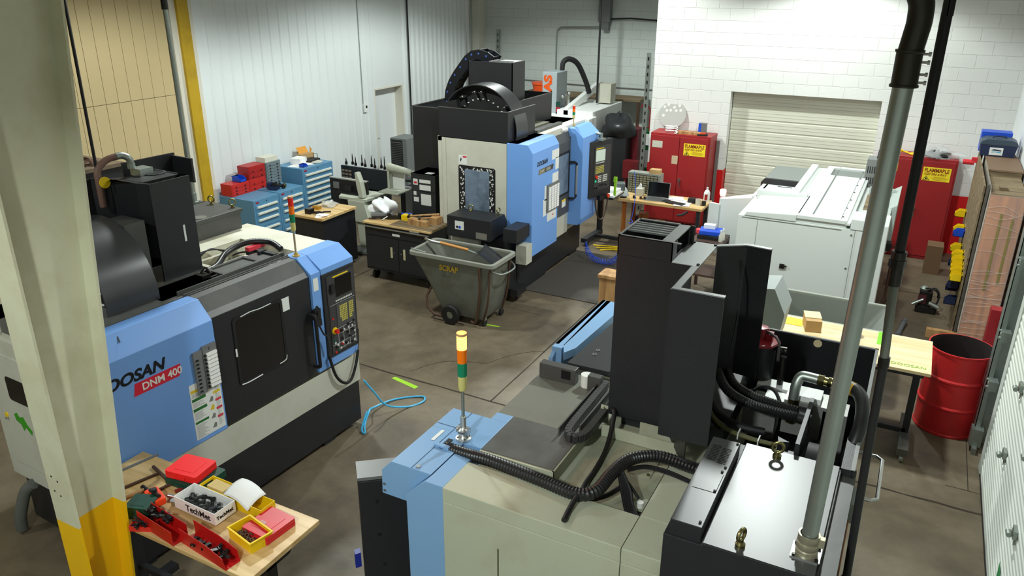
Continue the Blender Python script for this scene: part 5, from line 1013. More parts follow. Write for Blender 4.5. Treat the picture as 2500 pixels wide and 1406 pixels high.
PH(MB().tube([(-6.9, 15.45, 2.4), (-6.9, 15.5, 2.6), (-6.8, 15.6, 2.66), (-6.65, 15.7, 2.55), (-6.5, 15.8, 2.2), (-6.45, 15.9, 1.95)], .055, n=4), 'energy_chain', M_rubber)
PH(MB().prism([(14.9, 1.62), (16.6, 1.95), (16.6, 2.1), (14.9, 1.75)], -6.6, -6.5, 'x'), 'sloping_rail', M_white)
PH(MB().cyl((-6.75, 14.95, 1.6), (-6.75, 14.95, 1.66), .045, m=0).cyl((-6.75, 14.95, 1.66), (-6.75, 14.95, 1.76), .045, m=1).cyl((-6.75, 14.95, 1.76), (-6.75, 14.95, 1.86), .045, m=2), 'signal_light', [M_rubber, mat('dim_red_lens', s(160, 36, 60), .3), M_toolgreen])
PH(MB().box(-6.66, -6.6, 15.1, 15.2, 1.65, 2.0).sph((-6.7, 15.05, 1.96), .04).sph((-6.62, 15.2, 2.02), .035), 'air_filter', M_steel)
PH(MB().box(-6.3, -6.0, 16.0, 16.3, 1.75, 2.15), 'rear_box', M_beige)
tag(MB().cyl((-7.9, 16.6, 1.76), (-7.9, 16.6, 1.98), .2, .23, n=28).cyl((-7.9, 16.6, 1.98), (-7.9, 16.6, 2.02), .25, .25, n=28).build('bucket', mat('bucket_orange', s(250, 90, 30), .4)), 'bright orange bucket on a shelf behind the black drum guard', 'bucket')
sf = thing('shelf_unit', 'brown wooden shelf against the far grey wall with black posts', 'shelf', (-7.2, 17.1, 0))
P_(MB().box(-1.3, 1.6, -.3, .3, 1.70, 1.75), 'shelf_board', M_oldwood, sf); P_(MB().box(.2, 1.6, -.25, .3, .9, .95), 'shelf_board', M_oldwood, sf)
for x_ in (-1.25, .9, 1.55): P_(bx(x_-.03, x_+.03, -.28, -.22, 0, 1.70), 'post', M_iron, sf)
# wall items on the far wall
for x_, y_, z0, z1, lab_ in ((-9.52, 17.45, .5, 3.08, 'galvanised strut channel on the far grey wall, left of the milling machine head'), (-4.62, 14.2, 0.0, 2.98, 'tall galvanised strut channel standing beside the end of the white block wall')):
    u = MB().box(x_-.04, x_+.04, y_-.02, y_+.02, z0, z1)
    for k in range(int((z1-z0)/.14)): u.box(x_-.012, x_+.012, y_-.024, y_-.02, z0+.05+.14*k, z0+.11+.14*k, 1)
    tag(u.build('strut_channel', [M_galv, M_oil]), lab_, 'strut channel')
jb = thing('junction_box', 'grey electrical box high on the far grey wall with conduits', 'electrical box', (-6.75, 17.40, 3.3)); P_(bx(-.14, .14, -.08, .08, .02, .7), 'box_body', M_toolgrey, jb); P_(bx(-.03, .11, -.06, .04, -.15, .02), 'small_box', M_toolgrey, jb)
P_(MB().tube([(-.03, 0, -.08), (-1.1, .02, -.12), (-1.18, .03, -.18), (-1.2, .03, -.3), (-1.2, .03, -1.9)], .018, n=8, smooth=False), 'conduit', M_galv, jb)
P_(MB().tube([(-.1, 0, .08), (.6, 0, .12), (1.0, 0, .10), (2.12, 0, .06)], .018, n=8, smooth=False), 'black_conduit', M_rubber, jb)
tag(MB().cyl((-6.27, 15.9, 1.75), (-6.27, 15.9, 6), .022, n=10).build('hanging_pipe', M_rubber), 'thin black pipe dropping from the roof behind the far milling machine', 'pipe')
tag(MB().tube([(-9.62, 17.47, 1.95), (-8.5, 17.47, 1.93), (-7.2, 17.47, 1.9), (-5.5, 17.47, 1.9)], .012, n=6).build('wall_cable', M_toolgrey), 'thin horizontal cable along the far grey wall', 'cable')
tag(MB().box(-9.8, -9.77, 16.6, 16.63, 0, 6).build('wall_conduit', M_galv), 'thin vertical conduit beside the far left corner', 'conduit')
tag(MB().cyl((-10.15, 14.55, 0.0), (-10.15, 14.55, 6), .016, n=8).build('black_cable', M_rubber), 'black cable running down the ribbed wall right of the door', 'cable')
th_ = thing('thermostat', 'small white thermostat on the ribbed wall left of the door', 'thermostat', (XL+.014, 12.96, 1.66)); P_(bx(0, .03, -.06, .05, 0, .15), 'housing', M_white, th_); P_(bx(.03, .032, -.01, .04, .08, .13), 'display', M_rubber, th_)
tag(MB().box(XL+.013, XL+.022, 12.9, 12.91, 1.82, 6).build('thermostat_wire', M_galv), 'thin wire running up from the thermostat', 'wire')
# oil drum with hand pump, dark covered welder
od_ = thing('oil_drum', 'green and white oil drum with red label behind the strut channel', 'drum', (-5.35, 16.5, 0))
P_(MB().lathe([(0, 0), (.29, 0), (.29, .35), (.298, .36), (.29, .37), (.29, .40)], n=36).lathe([(.29, .78), (.3, .79), (.29, .80), (.29, 1.16), (.295, 1.18), (.27, 1.18), (.27, 1.165), (0, 1.165)], n=36), 'green_shell', mat('drum_green', s(16, 96, 48), .4), od_)
P_(MB().lathe([(.291, .40), (.291, .78)], n=36), 'white_band', mat('drum_white', s(206, 214, 216), .4), od_)
P_(MB().lathe([(.2925, .48), (.2925, .70)], n=10, a0=-30, a1=60), 'red_label', M_red, od_)
text('label_lettering', 'rol', .16, frame((-.16, -.295, .54), (1, 0, 0), (0, 0, 1)), M_label, od_)
P_(MB().cyl((.12, -.05, 1.16), (.12, -.05, 1.62), .025).tube([(.12, -.05, 1.6), (.05, -.1, 1.72), (-.03, -.12, 1.74), (-.07, -.12, 1.66)], .015, n=8).tube([(.1, -.06, 1.25), (-.02, -.2, 1.22), (-.1, -.2, 1.3)], .01, n=6), 'hand_pump', M_cabred, od_)
P_(MB().box(.08, .28, -.31, -.295, .9, 1.14), 'safety_sheet', M_label, od_)
wd_ = thing('covered_machine', 'dark machine with a black vinyl cover between the blue mill and the green drum', 'machine', (-5.55, 15.4, 0))
P_(MB().box(-.3, .25, -.25, .3, 0, 1.2), 'body', M_black, wd_); P_(blob(.36, .34, .3, 21, amp=.4, flat=.5), 'vinyl_cover', mat('vinyl_black', s(44, 46, 48), .35), wd_).location = (0, 0, 1.2)
P_(MB().box(.2, .4, .05, .4, 0, 1.35), 'red_side', mat('dark_red_panel', s(96, 16, 28), .5), wd_)
tag(MB().box(-5.25, -4.95, 14.9, 15.1, .45, .8).cyl((-5.2, 14.95, 0), (-5.2, 14.95, .45), .03).cyl((-5.0, 14.95, 0), (-5.0, 14.95, .45), .03).build('red_grinder', mat('grinder_red', s(110, 26, 32), .5)), 'dark red bench machine on legs in front of the covered machine', 'machine')
# ------------------------------------------------------------------ left wall: blue drawer cabinets
def drawer_cabinet(label, x0, x1, y0, y1, h, rows, top_gap=.08):
    t = thing('drawer_cabinet', label, 'drawer cabinet', ((x0+x1)/2, (y0+y1)/2, 0), group=None)
    X1 = x1-(x0+x1)/2; Y0 = y0-(y0+y1)/2; Y1 = -Y0
    P_(bx(-X1, X1, Y0+.003, Y1-.003, 0, h), 'body', M_cabblue, t, bevel=.005)
    z = h-top_gap
    for rh in rows:
        dr = P_(bx(X1-.01, X1+.008, Y0+.035, Y1-.035, z-rh+.006, z-.004), 'drawer', M_cabblue, t, bevel=.002)
        P_(MB().prism([(X1+.008, z-.022), (X1+.034, z-.03), (X1+.034, z-.052), (X1+.008, z-.066)], Y0+.07, Y1-.07, 'y'), 'drawer_pull', M_hand, dr)
        z -= rh
    P_(bx(X1-.002, X1+.003, Y0+.05, Y0+.12, h-.055, h-.03), 'maker_plate', MATS['dim_red_lens'], t)
    P_(MB().cyl((X1, 0, h-.045), (X1+.006, 0, h-.045), .012), 'lock', M_steel, t)
    return t
drawer_cabinet('low blue drawer cabinet nearest the black electric cabinet, red chests on top', -10.08, -9.32, 8.84, 9.42, .86, [.11, .11, .16, .16, .2])
drawer_cabinet('low blue drawer cabinet in the middle, dark blue vise on top', -10.08, -9.32, 9.425, 10.02, .87, [.11, .11, .16, .16, .2])
drawer_cabinet('tall blue drawer cabinet with papers and trays on top', -10.05, -9.43, 10.14, 10.95, 1.11, [.105]*6+[.15, .15])
def chest(label, x0, x1, y0, y1, z, h, m, rows):
    t = thing('tool_chest', label, 'tool chest', ((x0+x1)/2, (y0+y1)/2, z)); X1 = (x1-x0)/2; Y1 = (y1-y0)/2
    P_(bx(-X1, X1, -Y1, Y1, 0, h), 'case', m, t, bevel=.004)
    for k in range(rows):
        zz = .02+(h-.04)/rows*k
        dr = P_(bx(X1, X1+.006, -Y1+.02, Y1-.02, zz+.004, zz+(h-.04)/rows-.004), 'drawer', m, t)
        for q in (-.5, .5): P_(MB().box(X1+.006, X1+.014, Y1*q-.012, Y1*q+.012, zz+.012, zz+.028), 'pull', M_rubber, dr)
    return t
M_chest = mat('chest_red', s(190, 42, 36), .45, var=.05)
chest('low red tool chest at the left end of the blue cabinets', -10.05, -9.80, 8.87, 9.26, .86, .2, M_chest, 3)
chest('low red tool chest beneath the upper red chest', -10.05, -9.80, 9.27, 9.64, .86, .2, M_chest, 2)
chest('upper red tool chest stacked on another red chest', -10.05, -9.80, 9.27, 9.65, 1.06, .22, mat('chest_dark_red', s(168, 36, 34), .45), 2)
chest('tall grey steel drawer chest between the red chests and the tall blue cabinet', -10.05, -9.80, 9.68, 10.02, .87, .40, mat('chest_grey', s(112, 126, 130), .5), 7)
tag(bx(-10.05, -9.83, 9.70, 10.0, 1.27, 1.35).build('carton', mat('cream_carton', s(214, 212, 196), .7)), 'cream carton on the grey drawer chest', 'box')
def bin_(name, label, loc, w_, d_, h, m, rz=0, group=None, cat='bin', low=.5, t=.006):
    """open-fronted stacking bin: x across, front at -y"""
    o = thing(name, label, cat, loc, rz, group); x = w_/2; y = d_/2
    mb = MB().box(-x, x, -y, y, 0, t).box(-x, x, y-t, y, 0, h).box(-x, x, -y, -y+t, 0, h*low)
    for sx in (-1, 1):
        a, b_ = (sx*x-t, sx*x) if sx > 0 else (-x, -x+t)
        mb.prism([(-y, 0), (y, 0), (y, h), (-y*.3, h), (-y, h*low)], a, b_, 'x')
    mb.box(-x-.006, x+.006, y-t, y+.006, h-.012, h)
    P_(mb, 'bin_shell', m, o); return o
bin_('blue_bin', 'blue stacking bin on the low red tool chest', (-9.9, 9.15, 1.06), .14, .18, .09, M_bluep, R(90))
bin_('blue_bin', 'small blue bin at the front edge of the tall blue cabinet', (-9.56, 10.33, 1.11), .11, .1, .05, M_bluep, R(90))
vs = thing('vise', 'dark blue bench vise on the middle blue cabinet', 'vise', (-9.56, 9.55, .87), R(20)); P_(MB().box(-.05, .09, -.06, .06, 0, .06).box(-.09, -.02, -.05, .05, .03, .12), 'vise_body', M_navy, vs); P_(MB().box(.02, .06, -.05, .05, .05, .13).cyl((.0, .0, .08), (.14, .0, .08), .012).cyl((.14, -.06, .08), (.14, .06, .08), .007), 'moving_jaw', M_rubber, vs)
tg = [('clamp', M_rubber, (-9.66, 9.66)), ('drill_chuck', M_oil, (-9.6, 9.75)), ('yellow_tin', M_brass, (-9.52, 9.78)), ('socket', M_oil, (-9.47, 9.70)), ('drill_chuck', M_rubber, (-9.72, 9.60))]
for k, (nm_, m_, (x_, y_)) in enumerate(tg): tag(MB().lathe([(0, 0), (.03, 0), (.034, .03), (.024, .06), (.01, .065), (.01, .08), (0, .08)], (x_, y_, .87), n=14).build(nm_, m_), 'small %s beside the vise on the middle blue cabinet' % nm_.replace('_', ' '), 'tool', 'small tools around the blue vise')
pb_ = thing('carton', 'white carton standing on papers on the tall blue cabinet', 'box', (-9.82, 10.5, 1.113), R(12)); P_(bx(-.1, .1, -.12, .12, 0, .1), 'box_body', M_paper, pb_)
for k, (x_, y_, a) in enumerate(((-9.72, 10.34, .2), (-9.66, 10.45, -.3))): tag(MB().box(-.11, .11, -.15, .15, 0, .003, 0, Matrix.Translation((x_, y_, 1.11+.003*k)) @ Matrix.Rotation(a, 4, 'Z')).build('paper_sheet', M_paper), ['lower loose paper sheet on the tall blue cabinet', 'upper loose paper sheet on the tall blue cabinet'][k], 'paper', 'papers on the tall cabinet')
tr_ = thing('black_tray', 'black tray with two upright wire handles on the tall blue cabinet', 'tray', (-9.78, 10.76, 1.11), R(5)); P_(MB().box(-.1, .1, -.16, .16, 0, .03), 'tray_base', M_rubber, tr_)
for y_ in (-.15, .15): P_(MB().tube([(-.04, y_, .03), (-.04, y_, .1), (.05, y_, .1), (.05, y_, .03)], .006, n=6, smooth=False), 'handle', M_rubber, tr_)
cb = thing('open_carton', 'open brown carton at the back of the tall blue cabinet', 'box', (-9.98, 10.86, 1.11), R(-8)); P_(MB().box(-.06, .06, -.15, .15, 0, .1), 'box_body', M_card, cb); P_(MB().prism([(-.06, .1), (-.13, .2), (-.125, .2), (-.055, .1)], -.1, .12, 'y').prism([(.15, .03), (.2, .14), (.15, .2)], -.05, -.045, 'x'), 'flap', mat('carton_inner', s(214, 150, 60), .8), cb)
tag(blob(.09, .13, .02, 8, amp=.6, flat=.2).build('cleaning_cloth', M_beige), 'folded cream cloth near the front of the tall blue cabinet', 'cloth').location = (-9.6, 10.72, 1.11)
# rack of tool holders, monitor arm stand, grey tower, second machine
rk = thing('tool_holder_rack', 'black rack of tool holders behind the monitor', 'rack', (-9.1, 11.5, 0))
P_(MB().box(-.35, .75, -.3, -.26, 0, .98).box(-.35, .75, -.3, .3, .55, .6), 'frame', M_black, rk)
hx = MB()
for i in range(3):
    for j in range(6): hx.box(-.33+.08*i, -.27+.08*i, -.31, -.30, .55+.065*j, .585+.065*j)
P_(hx, 'holder_slot', mat('slot_tan', s(150, 130, 110), .5), rk, each=True)
th2 = MB()
for k in range(9): x_ = -.3+.11*k; h_ = random.uniform(.05, .2); th2.lathe([(0, 0), (.025, 0), (.025, .05), (.012, .06), (.01, .06+h_*.5), (.004, .06+h_), (0, .06+h_)], (x_, -.2+.05*(k % 2), .98), n=12)
P_(th2, 'tool_holder', M_oil, rk, each=True)
ms = thing('measuring_station', 'grey tool presetter stand with monitor and keyboard tray beside the tall blue cabinet', 'tool presetter', (-7.8, 9.75, 0))
P_(MB().box(-.9, -.12, .25, .29, .62, 1.10, 0, Matrix.Rotation(R(0), 4, 'Z')), 'monitor', M_rubber, ms)
P_(MB().box(-.9, -.12, .24, .30, 1.085, 1.105), 'monitor_top_edge', M_alu, ms)
P_(MB().box(-.55, -.42, .2, .25, .8, 1.0), 'monitor_mount', M_black, ms); P_(bx(-.82, -.7, .235, .25, .92, 1.03), 'monitor_label', M_toolgrey, ms)
P_(MB().prism([(-.5, -.02), (.05, -.02), (.1, .5), (-.75, .5)], .84, .88), 'keyboard_tray', mat('presetter_grey', s(176, 180, 164), .5), ms)
P_(MB().box(-.62, -.2, .12, .27, .88, .9), 'keyboard', M_rubber, ms); P_(blob(.05, .035, .02, 2, amp=.1, flat=.3), 'mouse', M_rubber, ms).location = (-.12, .08, .88)
P_(MB().prism([(-.1, .9), (-.02, .9), (-.06, 1.15), (-.12, 1.3), (-.16, 1.3), (-.14, 1.1)], .0, .1, 'y').prism([(-.25, .5), (.12, .5), (.02, .84), (-.3, .84)], -.05, .25, 'y').prism([(-.12, .1), (.06, .1), (.1, .5), (-.16, .5)], -.02, .2, 'y').prism([(-.14, .04), (.04, .04), (.12, .3), (-.1, .3)], .0, .18, 'y'), 'stand_column', MATS['presetter_grey'], ms)
P_(MB().box(.0, .18, .12, .3, .02, .06).cyl((-.02, .1, .05), (-.02, .1, .35), .05).prism([(-.2, -.3), (.5, -.1), (.5, .1), (-.2, .1)], .02, .06), 'foot', mat('foot_grey', s(96, 98, 96), .5), ms)
P_(MB().box(.1, .5, .25, .6, .95, .97).box(.12, .4, .28, .5, .97, .975), 'side_tray', MATS['presetter_grey'], ms)
P_(MB().cyl((.15, .5, 1.33), (.62, .5, 1.28), .07, .05).cyl((.62, .5, 1.27), (.66, .5, 1.26), .06).box(.15, .19, .45, .55, .95, 1.3), 'optical_arm', MATS['presetter_grey'], ms)
P_(MB().box(.15, .42, .55, .57, .95, 1.25), 'data_board', M_label, ms)
gt = thing('grey_tower', 'tall grey cabinet with black louvred front next to the door', 'cabinet', (-9.35, 12.9, 0))
P_(bx(-.20, .20, -.0, .5, 0, 1.20), 'case', mat('tower_grey', s(112, 116, 114), .5), gt)
P_(bx(-.18, .1, -.006, 0, .05, 1.17), 'louvre_panel', M_rubber, gt)
lv = MB()
for k in range(30): lv.prism([(-.008, .08+.036*k), (-.02, .07+.036*k), (-.018, .067+.036*k), (-.006, .077+.036*k)], -.17, .09, 'x')
P_(lv, 'louvre', M_dark, gt, each=True)
pr = thing('copier', 'grey boxy machine with a silver roller front behind the white rag', 'machine', (-6.98, 10.95, 0))
P_(MB().box(-.75, .25, -.3, .3, .1, .88), 'body', M_black, pr, bevel=.01); P_(MB().box(-.6, .2, -.36, -.3, .3, .88).cyl((-.6, -.34, .9), (.2, -.34, .9), .04), 'silver_front', mat('silver_panel', s(168, 172, 176), .35, .5), pr)
P_(MB().box(-.8, .3, -.1, .3, .94, .98), 'black_rail', M_black, pr)
tag(MB().tube([(-6.78+.05*math.sin(t_*1.9), 10.2+.04*math.cos(t_), 1.05-.03*t_) for t_ in [i*.5 for i in range(16)]], .02, n=6).build('blue_cable_bundle', M_bluep), 'bundle of bright blue hose hanging behind the dark electric cabinet', 'hose')
tag(MB().cyl((-6.68, 9.6, .9), (-6.68, 9.6, 1.15), .045, n=16).cyl((-6.68, 9.6, 1.15), (-6.68, 9.6, 1.2), .05, n=16).build('filter_cup', M_beige), 'beige filter cup left of the dark electric cabinet', 'filter')
ch = thing('chiller_cabinet', 'dark narrow cabinet with white labels standing left of the blue and beige mill', 'cabinet', (-6.44, 9.48, 0))
P_(bx(-.23, .2, 0, .45, 0, 1.5), 'case', mat('chiller_black', s(44, 47, 48), .4), ch, bevel=.004)
P_(bx(-.235, .205, -.005, .455, 1.485, 1.5), 'top_lid', MATS['chiller_black'], ch)
P_(bx(-.02, .1, .06, .16, 1.5, 1.502), 'top_label', M_label, ch)
for (a, b_, z0, z1, m_) in ((-.19, -.11, 1.33, 1.42, M_label), (-.08, .12, 1.37, 1.42, M_label), (-.08, .12, 1.26, 1.34, M_label), (-.19, -.14, 1.17, 1.23, M_label), (-.19, -.1, 1.07, 1.14, M_label), (-.06, .12, 1.03, 1.2, M_label)): P_(bx(a, b_, -.003, 0, z0, z1), 'label', m_, ch)
P_(bx(-.175, -.125, -.005, -.003, 1.35, 1.38), 'red_label_mark', M_red, ch)
P_(bx(-.23, .2, -.002, 0, 1.235, 1.245), 'door_gap', MATS['hole_black'], ch)
# workbench behind machine A
wb2 = thing('workbench', 'black workbench with wooden top behind the signal tower of the left machine', 'workbench', (-7.9, 8.9, 0))
P_(bx(-.3, .3, -.4, .4, .86, .9), 'wooden_top', M_wood, wb2, bevel=.004); P_(bx(-.27, .28, -.38, .38, .05, .86), 'cabinet_body', M_black, wb2)
tag(MB().box(-8.02, -7.92, 8.6, 8.7, .9, .98).cyl((-7.9, 8.65, .93), (-7.8, 8.65, .93), .02).build('fixture_block', M_oil), 'black machined fixture at the left edge of the far workbench', 'fixture')
tag(blob(.08, .1, .02, 31, amp=.8, flat=.3).build('paper_towel', M_paper), 'crumpled white paper hanging on the near edge of the far workbench', 'paper').location = (-7.72, 8.62, .9)
tag(bx(-8.1, -7.98, 8.86, 8.93, .9, .95).build('brass_jaw', mat('brass_jaw', s(190, 150, 60), .35, .8)), 'brass coloured jaw block on the far workbench', 'metal part')
tag(blob(.12, .14, .05, 37, amp=.9, flat=.3).build('plastic_wrap', M_film), 'heap of clear plastic wrap at the far end of the far workbench', 'plastic wrap').location = (-8.0, 9.15, .9)
for k, (x_, y_) in enumerate(((-7.85, 8.75), (-7.78, 8.82), (-7.9, 8.72))): tag(MB().box(-.06, .06, -.012, .012, 0, .02, 0, Matrix.Translation((x_, y_, .9)) @ Matrix.Rotation(.6*k, 4, 'Z')).build('wrench', M_oil), 'small dark hand tool on the far workbench', 'tool', 'hand tools on the far workbench')
# black rolling tool cabinet
tc_ = thing('rolling_tool_cabinet', 'black rolling tool cabinet with wooden top behind the scrap cart', 'tool cabinet', (-6.42, 8.95, 0))
P_(bx(-.6, .56, -.2, .3, .16, .87), 'body', M_black, tc_, bevel=.005); P_(bx(-.61, .57, -.23, .31, .87, .9), 'wooden_top', M_wood, tc_, bevel=.003)
P_(bx(-.15, .57, -.22, .3, .9, .902), 'stained_area', M_oldwood, tc_)
dr = P_(bx(-.59, .55, -.21, -.2, .71, .84), 'drawer', M_black, tc_); P_(bx(-.58, .54, -.235, -.21, .825, .84), 'drawer_pull', M_alu, dr); P_(bx(-.1, .03, -.214, -.21, .74, .775), 'nameplate', M_label, dr); P_(bx(.2, .36, -.214, -.21, .80, .82) if False else bx(.2, .36, -.206, -.2, .845, .865), 'drawer_sticker', M_label, dr)
for x_, a, b_ in ((-.1, -.59, -.01), (.06, .0, .55)):
    q = P_(bx(a, b_, -.21, -.2, .2, .69), 'door', M_black, tc_); P_(MB().box(x_-.045 if x_ < 0 else x_+.02, x_-.01 if x_ < 0 else x_+.055, -.216, -.21, .4, .56), 'door_pull', mat('pull_cream', s(190, 184, 150), .4), q); P_(MB().cyl((x_+(.02 if x_ < 0 else -.02), -.214, .48), (x_+(.02 if x_ < 0 else -.02), -.21, .48), .01), 'lock', M_steel, q)
for x_ in (-.5, .46):
    for y_ in (-.12, .22): P_(MB().cyl((x_-.02, y_, .07), (x_+.02, y_, .07), .07, n=20, m=0).box(x_-.03, x_+.03, y_-.03, y_+.03, .12, .16, 1), 'caster', [M_oil, M_galv], tc_)
tag(blob(.19, .15, .12, 41, n=26, amp=1.3, flat=.45).build('white_rag', mat('rag_white', s(240, 242, 244), .9)), 'heap of white rag on the black rolling cabinet', 'rag').location = (-6.93, 9.12, .97)
bxx = thing('metal_box', 'long grey and black box under the white rag', 'box', (-6.86, 8.98, .902), R(35)); P_(bx(-.16, .16, -.07, .07, 0, .05), 'lower_part', M_black, bxx); P_(bx(-.16, .16, -.07, .07, .05, .08), 'lid', M_toolgrey, bxx)
vs2 = thing('milling_vise', 'dark grey milling vise in the middle of the rolling cabinet top', 'vise', (-6.66, 9.03, .902), R(30)); P_(MB().box(-.12, .12, -.04, .04, 0, .05).box(-.12, -.06, -.05, .05, .05, .1).box(.04, .09, -.05, .05, .05, .1), 'vise_body', M_oil, vs2); P_(MB().cyl((.09, 0, .03), (.18, 0, .03), .012), 'screw', M_steel, vs2)
tag(MB().box(-.1, .1, -.03, .03, 0, .05, 0, Matrix.Translation((-6.6, 9.2, .902)) @ Matrix.Rotation(.4, 4, 'Z')).build('blue_clamp', M_bluep), 'blue clamp at the back of the rolling cabinet top', 'clamp')
tag(bx(-6.55, -6.42, 9.02, 9.12, .902, .98).build('yellow_carton', M_yel), 'small yellow carton on the rolling cabinet top', 'box')
wbk = thing('wooden_block', 'long wooden block with drilled holes on the rolling cabinet front', 'wooden block', (-6.18, 8.93, .902), R(-8)); P_(bx(-.17, .17, -.05, .05, 0, .08), 'block', M_stud, wbk); P_(MB().cyl((.0, 0, .08), (.0, 0, .081), .012), 'drilled_hole', MATS['hole_black'], wbk)
tag(bx(-6.08, -5.95, 9.05, 9.2, .902, 1.0).build('wooden_block', M_stud), 'short wooden block behind the hammers', 'wooden block')
for k, (p0_, p1_, lab_) in enumerate((((-6.4, 9.0, .99), (-6.0, 9.2, 1.02), 'upper wooden-handled hammer on the blocks'), ((-6.2, 8.98, .985), (-5.98, 9.12, .995), 'lower wooden-handled hammer on the blocks'))):
    h = thing('hammer', lab_, 'hammer', p0_); d = Vector(p1_)-Vector(p0_); P_(MB().cyl((0, 0, 0), d, .012, .017), 'handle', M_stud, h); n_ = d.cross(Vector((0, 0, 1))).normalized(); P_(MB().cyl(-n_*.05, n_*.05, .02), 'head', M_oil, h)
tag(MB().cyl((-7.0, 8.83, .915), (-6.85, 8.9, .915), .008).cyl((-7.0, 8.83, .915), (-6.98, 8.84, .915), .014).build('drift_punch', M_iron), 'thin dark punch at the left end of the rolling cabinet', 'tool')
tag(MB().cyl((-6.78, 8.86, .91), (-6.7, 9.0, .99), .009).build('socket_handle', M_steel), 'shiny handle leaning in the middle of the rolling cabinet top', 'tool')
# scrap cart
sc_ = thing('scrap_cart', 'grey plastic tilt cart marked SCRAP, full of metal chips', 'cart', (-5.0, 8.25, 0))
def hull(sec):   # list of (z, x0, x1, y0, y1, r) rounded rings
    V = []; n = 4*5
    for z, x0, x1, y0, y1, r_ in sec: V += [Vector((p[0], p[1], z)) for p in rrect(x0, x1, y0, y1, r_, 4)]
    F = [(i*n+j, i*n+(j+1) % n, (i+1)*n+(j+1) % n, (i+1)*n+j) for i in range(len(sec)-1) for j in range(n)]
    return V, F, n
secs = [(.10, -.2, .40, -.26, .26, .06), (.2, -.26, .45, -.28, .28, .08), (.5, -.42, .50, -.29, .29, .07), (.86, -.64, .56, -.30, .30, .06)]
V, F, n_ = hull(secs); mb = MB().add(V, F, True); mb.add(V[:n_], [tuple(range(n_))[::-1]])
V2, F2, _ = hull([(z+.012, x0+.015, x1-.015, y0+.015, y1-.015, r_) for z, x0, x1, y0, y1, r_ in secs]); mb.add(V2, [tuple(reversed(f)) for f in F2], True); mb.add(V2[:n_], [tuple(range(n_))])
M_cart = mat('cart_grey_plastic', s(104, 106, 96), .6, var=.12, vscale=6, dirt=s(78, 72, 60), dscale=4, damt=.6)
tub = P_(mb, 'tub', M_cart, sc_)
P_(MB().ring(rrect(-.68, .60, -.33, .33, .07), rrect(-.63, .55, -.29, .29, .06), .845, .9), 'rim', mat('cart_rim', s(138, 140, 130), .55, var=.1), tub, bevel=.008)
text('stencil', 'SCRAP', .1, frame((-.2, -.318, .715), (1, 0, 0), (0, .1, 1)), mat('stencil_ochre', s(150, 122, 30), .7), tub, bold=.004, sx=.95)
P_(MB().tube([(-.38, -.2, .45), (-.42, -.3, .3), (-.40, -.32, .16), (-.30, -.32, .07), (.0, -.32, .06)], .017, n=10, smooth=False).tube([(.40, -.33, .84), (.40, -.32, .5), (.34, -.32, .1), (.26, -.3, .07)], .018, n=10).tube([(.53, -.28, .84), (.51, -.3, .4), (.42, -.26, .1)], .014, n=10).tube([(.57, .18, .84), (.52, .2, .4), (.44, .2, .1)], .016, n=10), 'tube_frame', M_iron, sc_)
P_(MB().tube([(.52, -.25, .80), (.66, -.2, .76), (.68, .1, .76), (.55, .22, .8)], .012, n=10), 'push_handle', M_galv, sc_)
for y_ in (-.36, .34): P_(MB().lathe([(.05, 0), (.12, 0), (.135, .015), (.135, .04), (.12, .055), (.05, .055)], (-.02, y_-.03, .135), (0, 1, 0), n=32, m=0).lathe([(0, .01), (.07, .01), (.07, .045), (0, .045)], (-.02, y_-.03, .135), (0, 1, 0), n=24, m=1), 'wheel', [M_rubber, M_galv], sc_)
for x_, y_ in ((.4, -.2), (.42, .22)): P_(MB().cyl((x_-.015, y_, .05), (x_+.015, y_, .05), .05, m=0).box(x_-.02, x_+.02, y_-.03, y_+.03, .08, .12, 1), 'caster', [M_rubber, M_galv], sc_)
random.seed(5); cp_ = MB(); 
for i in range(900):
    x_ = random.uniform(-.38, .48); y_ = random.uniform(-.25, .25); z_ = .60+.05*math.cos(x_*4)*math.cos(y_*5)+random.uniform(0, .02); a = random.uniform(0, 6.28); L_ = random.uniform(.008, .03)
    d = Vector((math.cos(a), math.sin(a), random.uniform(-.5, .8)))*L_; e_ = Vector((-math.sin(a), math.cos(a), random.uniform(-1, 1)))*.004; p = Vector((x_, y_, z_)); cp_.add([p, p+d, p+d+e_, p+e_], [(0, 1, 2, 3)])
cp_.box(-.44, .5, -.27, .27, .55, .6)
ch_ = cp_.build('metal_chips', mat('chips_grey', s(96, 96, 88), .4, .5, var=.5, vscale=60)); ch_.location = (-5.0, 8.25, .0); 
for v in ch_.data.vertices: pass
tag(ch_, 'grey metal chips filling the scrap cart', 'metal chips'); ch_['kind'] = 'stuff'
ch_.data.transform(Matrix.Translation((ch_.data.vertices[0].co*0)))
ch_.location = (-4.97, 8.25, .55)
sv = thing('shovel', 'shovel with wooden shaft and black blade lying in the scrap cart', 'shovel', (-5.1, 8.35, .9))
P_(MB().tube([(-.55, -.04, .06), (-.47, -.06, .05), (-.4, -.05, .04), (-.32, -.03, .03)], .022, n=10), 'grip', M_steel, sv)
P_(MB().cyl((-.34, -.03, .035), (.08, .02, -.02), .02, .019), 'shaft', mat('shaft_wood', s(196, 136, 70), .5), sv)
P_(MB().tube([(.06, .02, -.02), (.2, .03, -.05), (.26, .0, -.04), (.3, 0, -.03)], .014, n=8), 'socket', M_galv, sv)
bl_ = MB(); nn = 10
V = []
for i in range(nn+1):
    u_ = i/nn
    for j in range(nn+1):
        v_ = j/nn*2-1; V.append(Vector((.26+.38*u_, v_*.15*(1 if u_ < .7 else 1-(u_-.7)*1.2), .0-.22*u_+.06*v_*v_)))
bl_.add(V, [(i*(nn+1)+j, (i+1)*(nn+1)+j, (i+1)*(nn+1)+j+1, i*(nn+1)+j+1) for i in range(nn) for j in range(nn)], True)
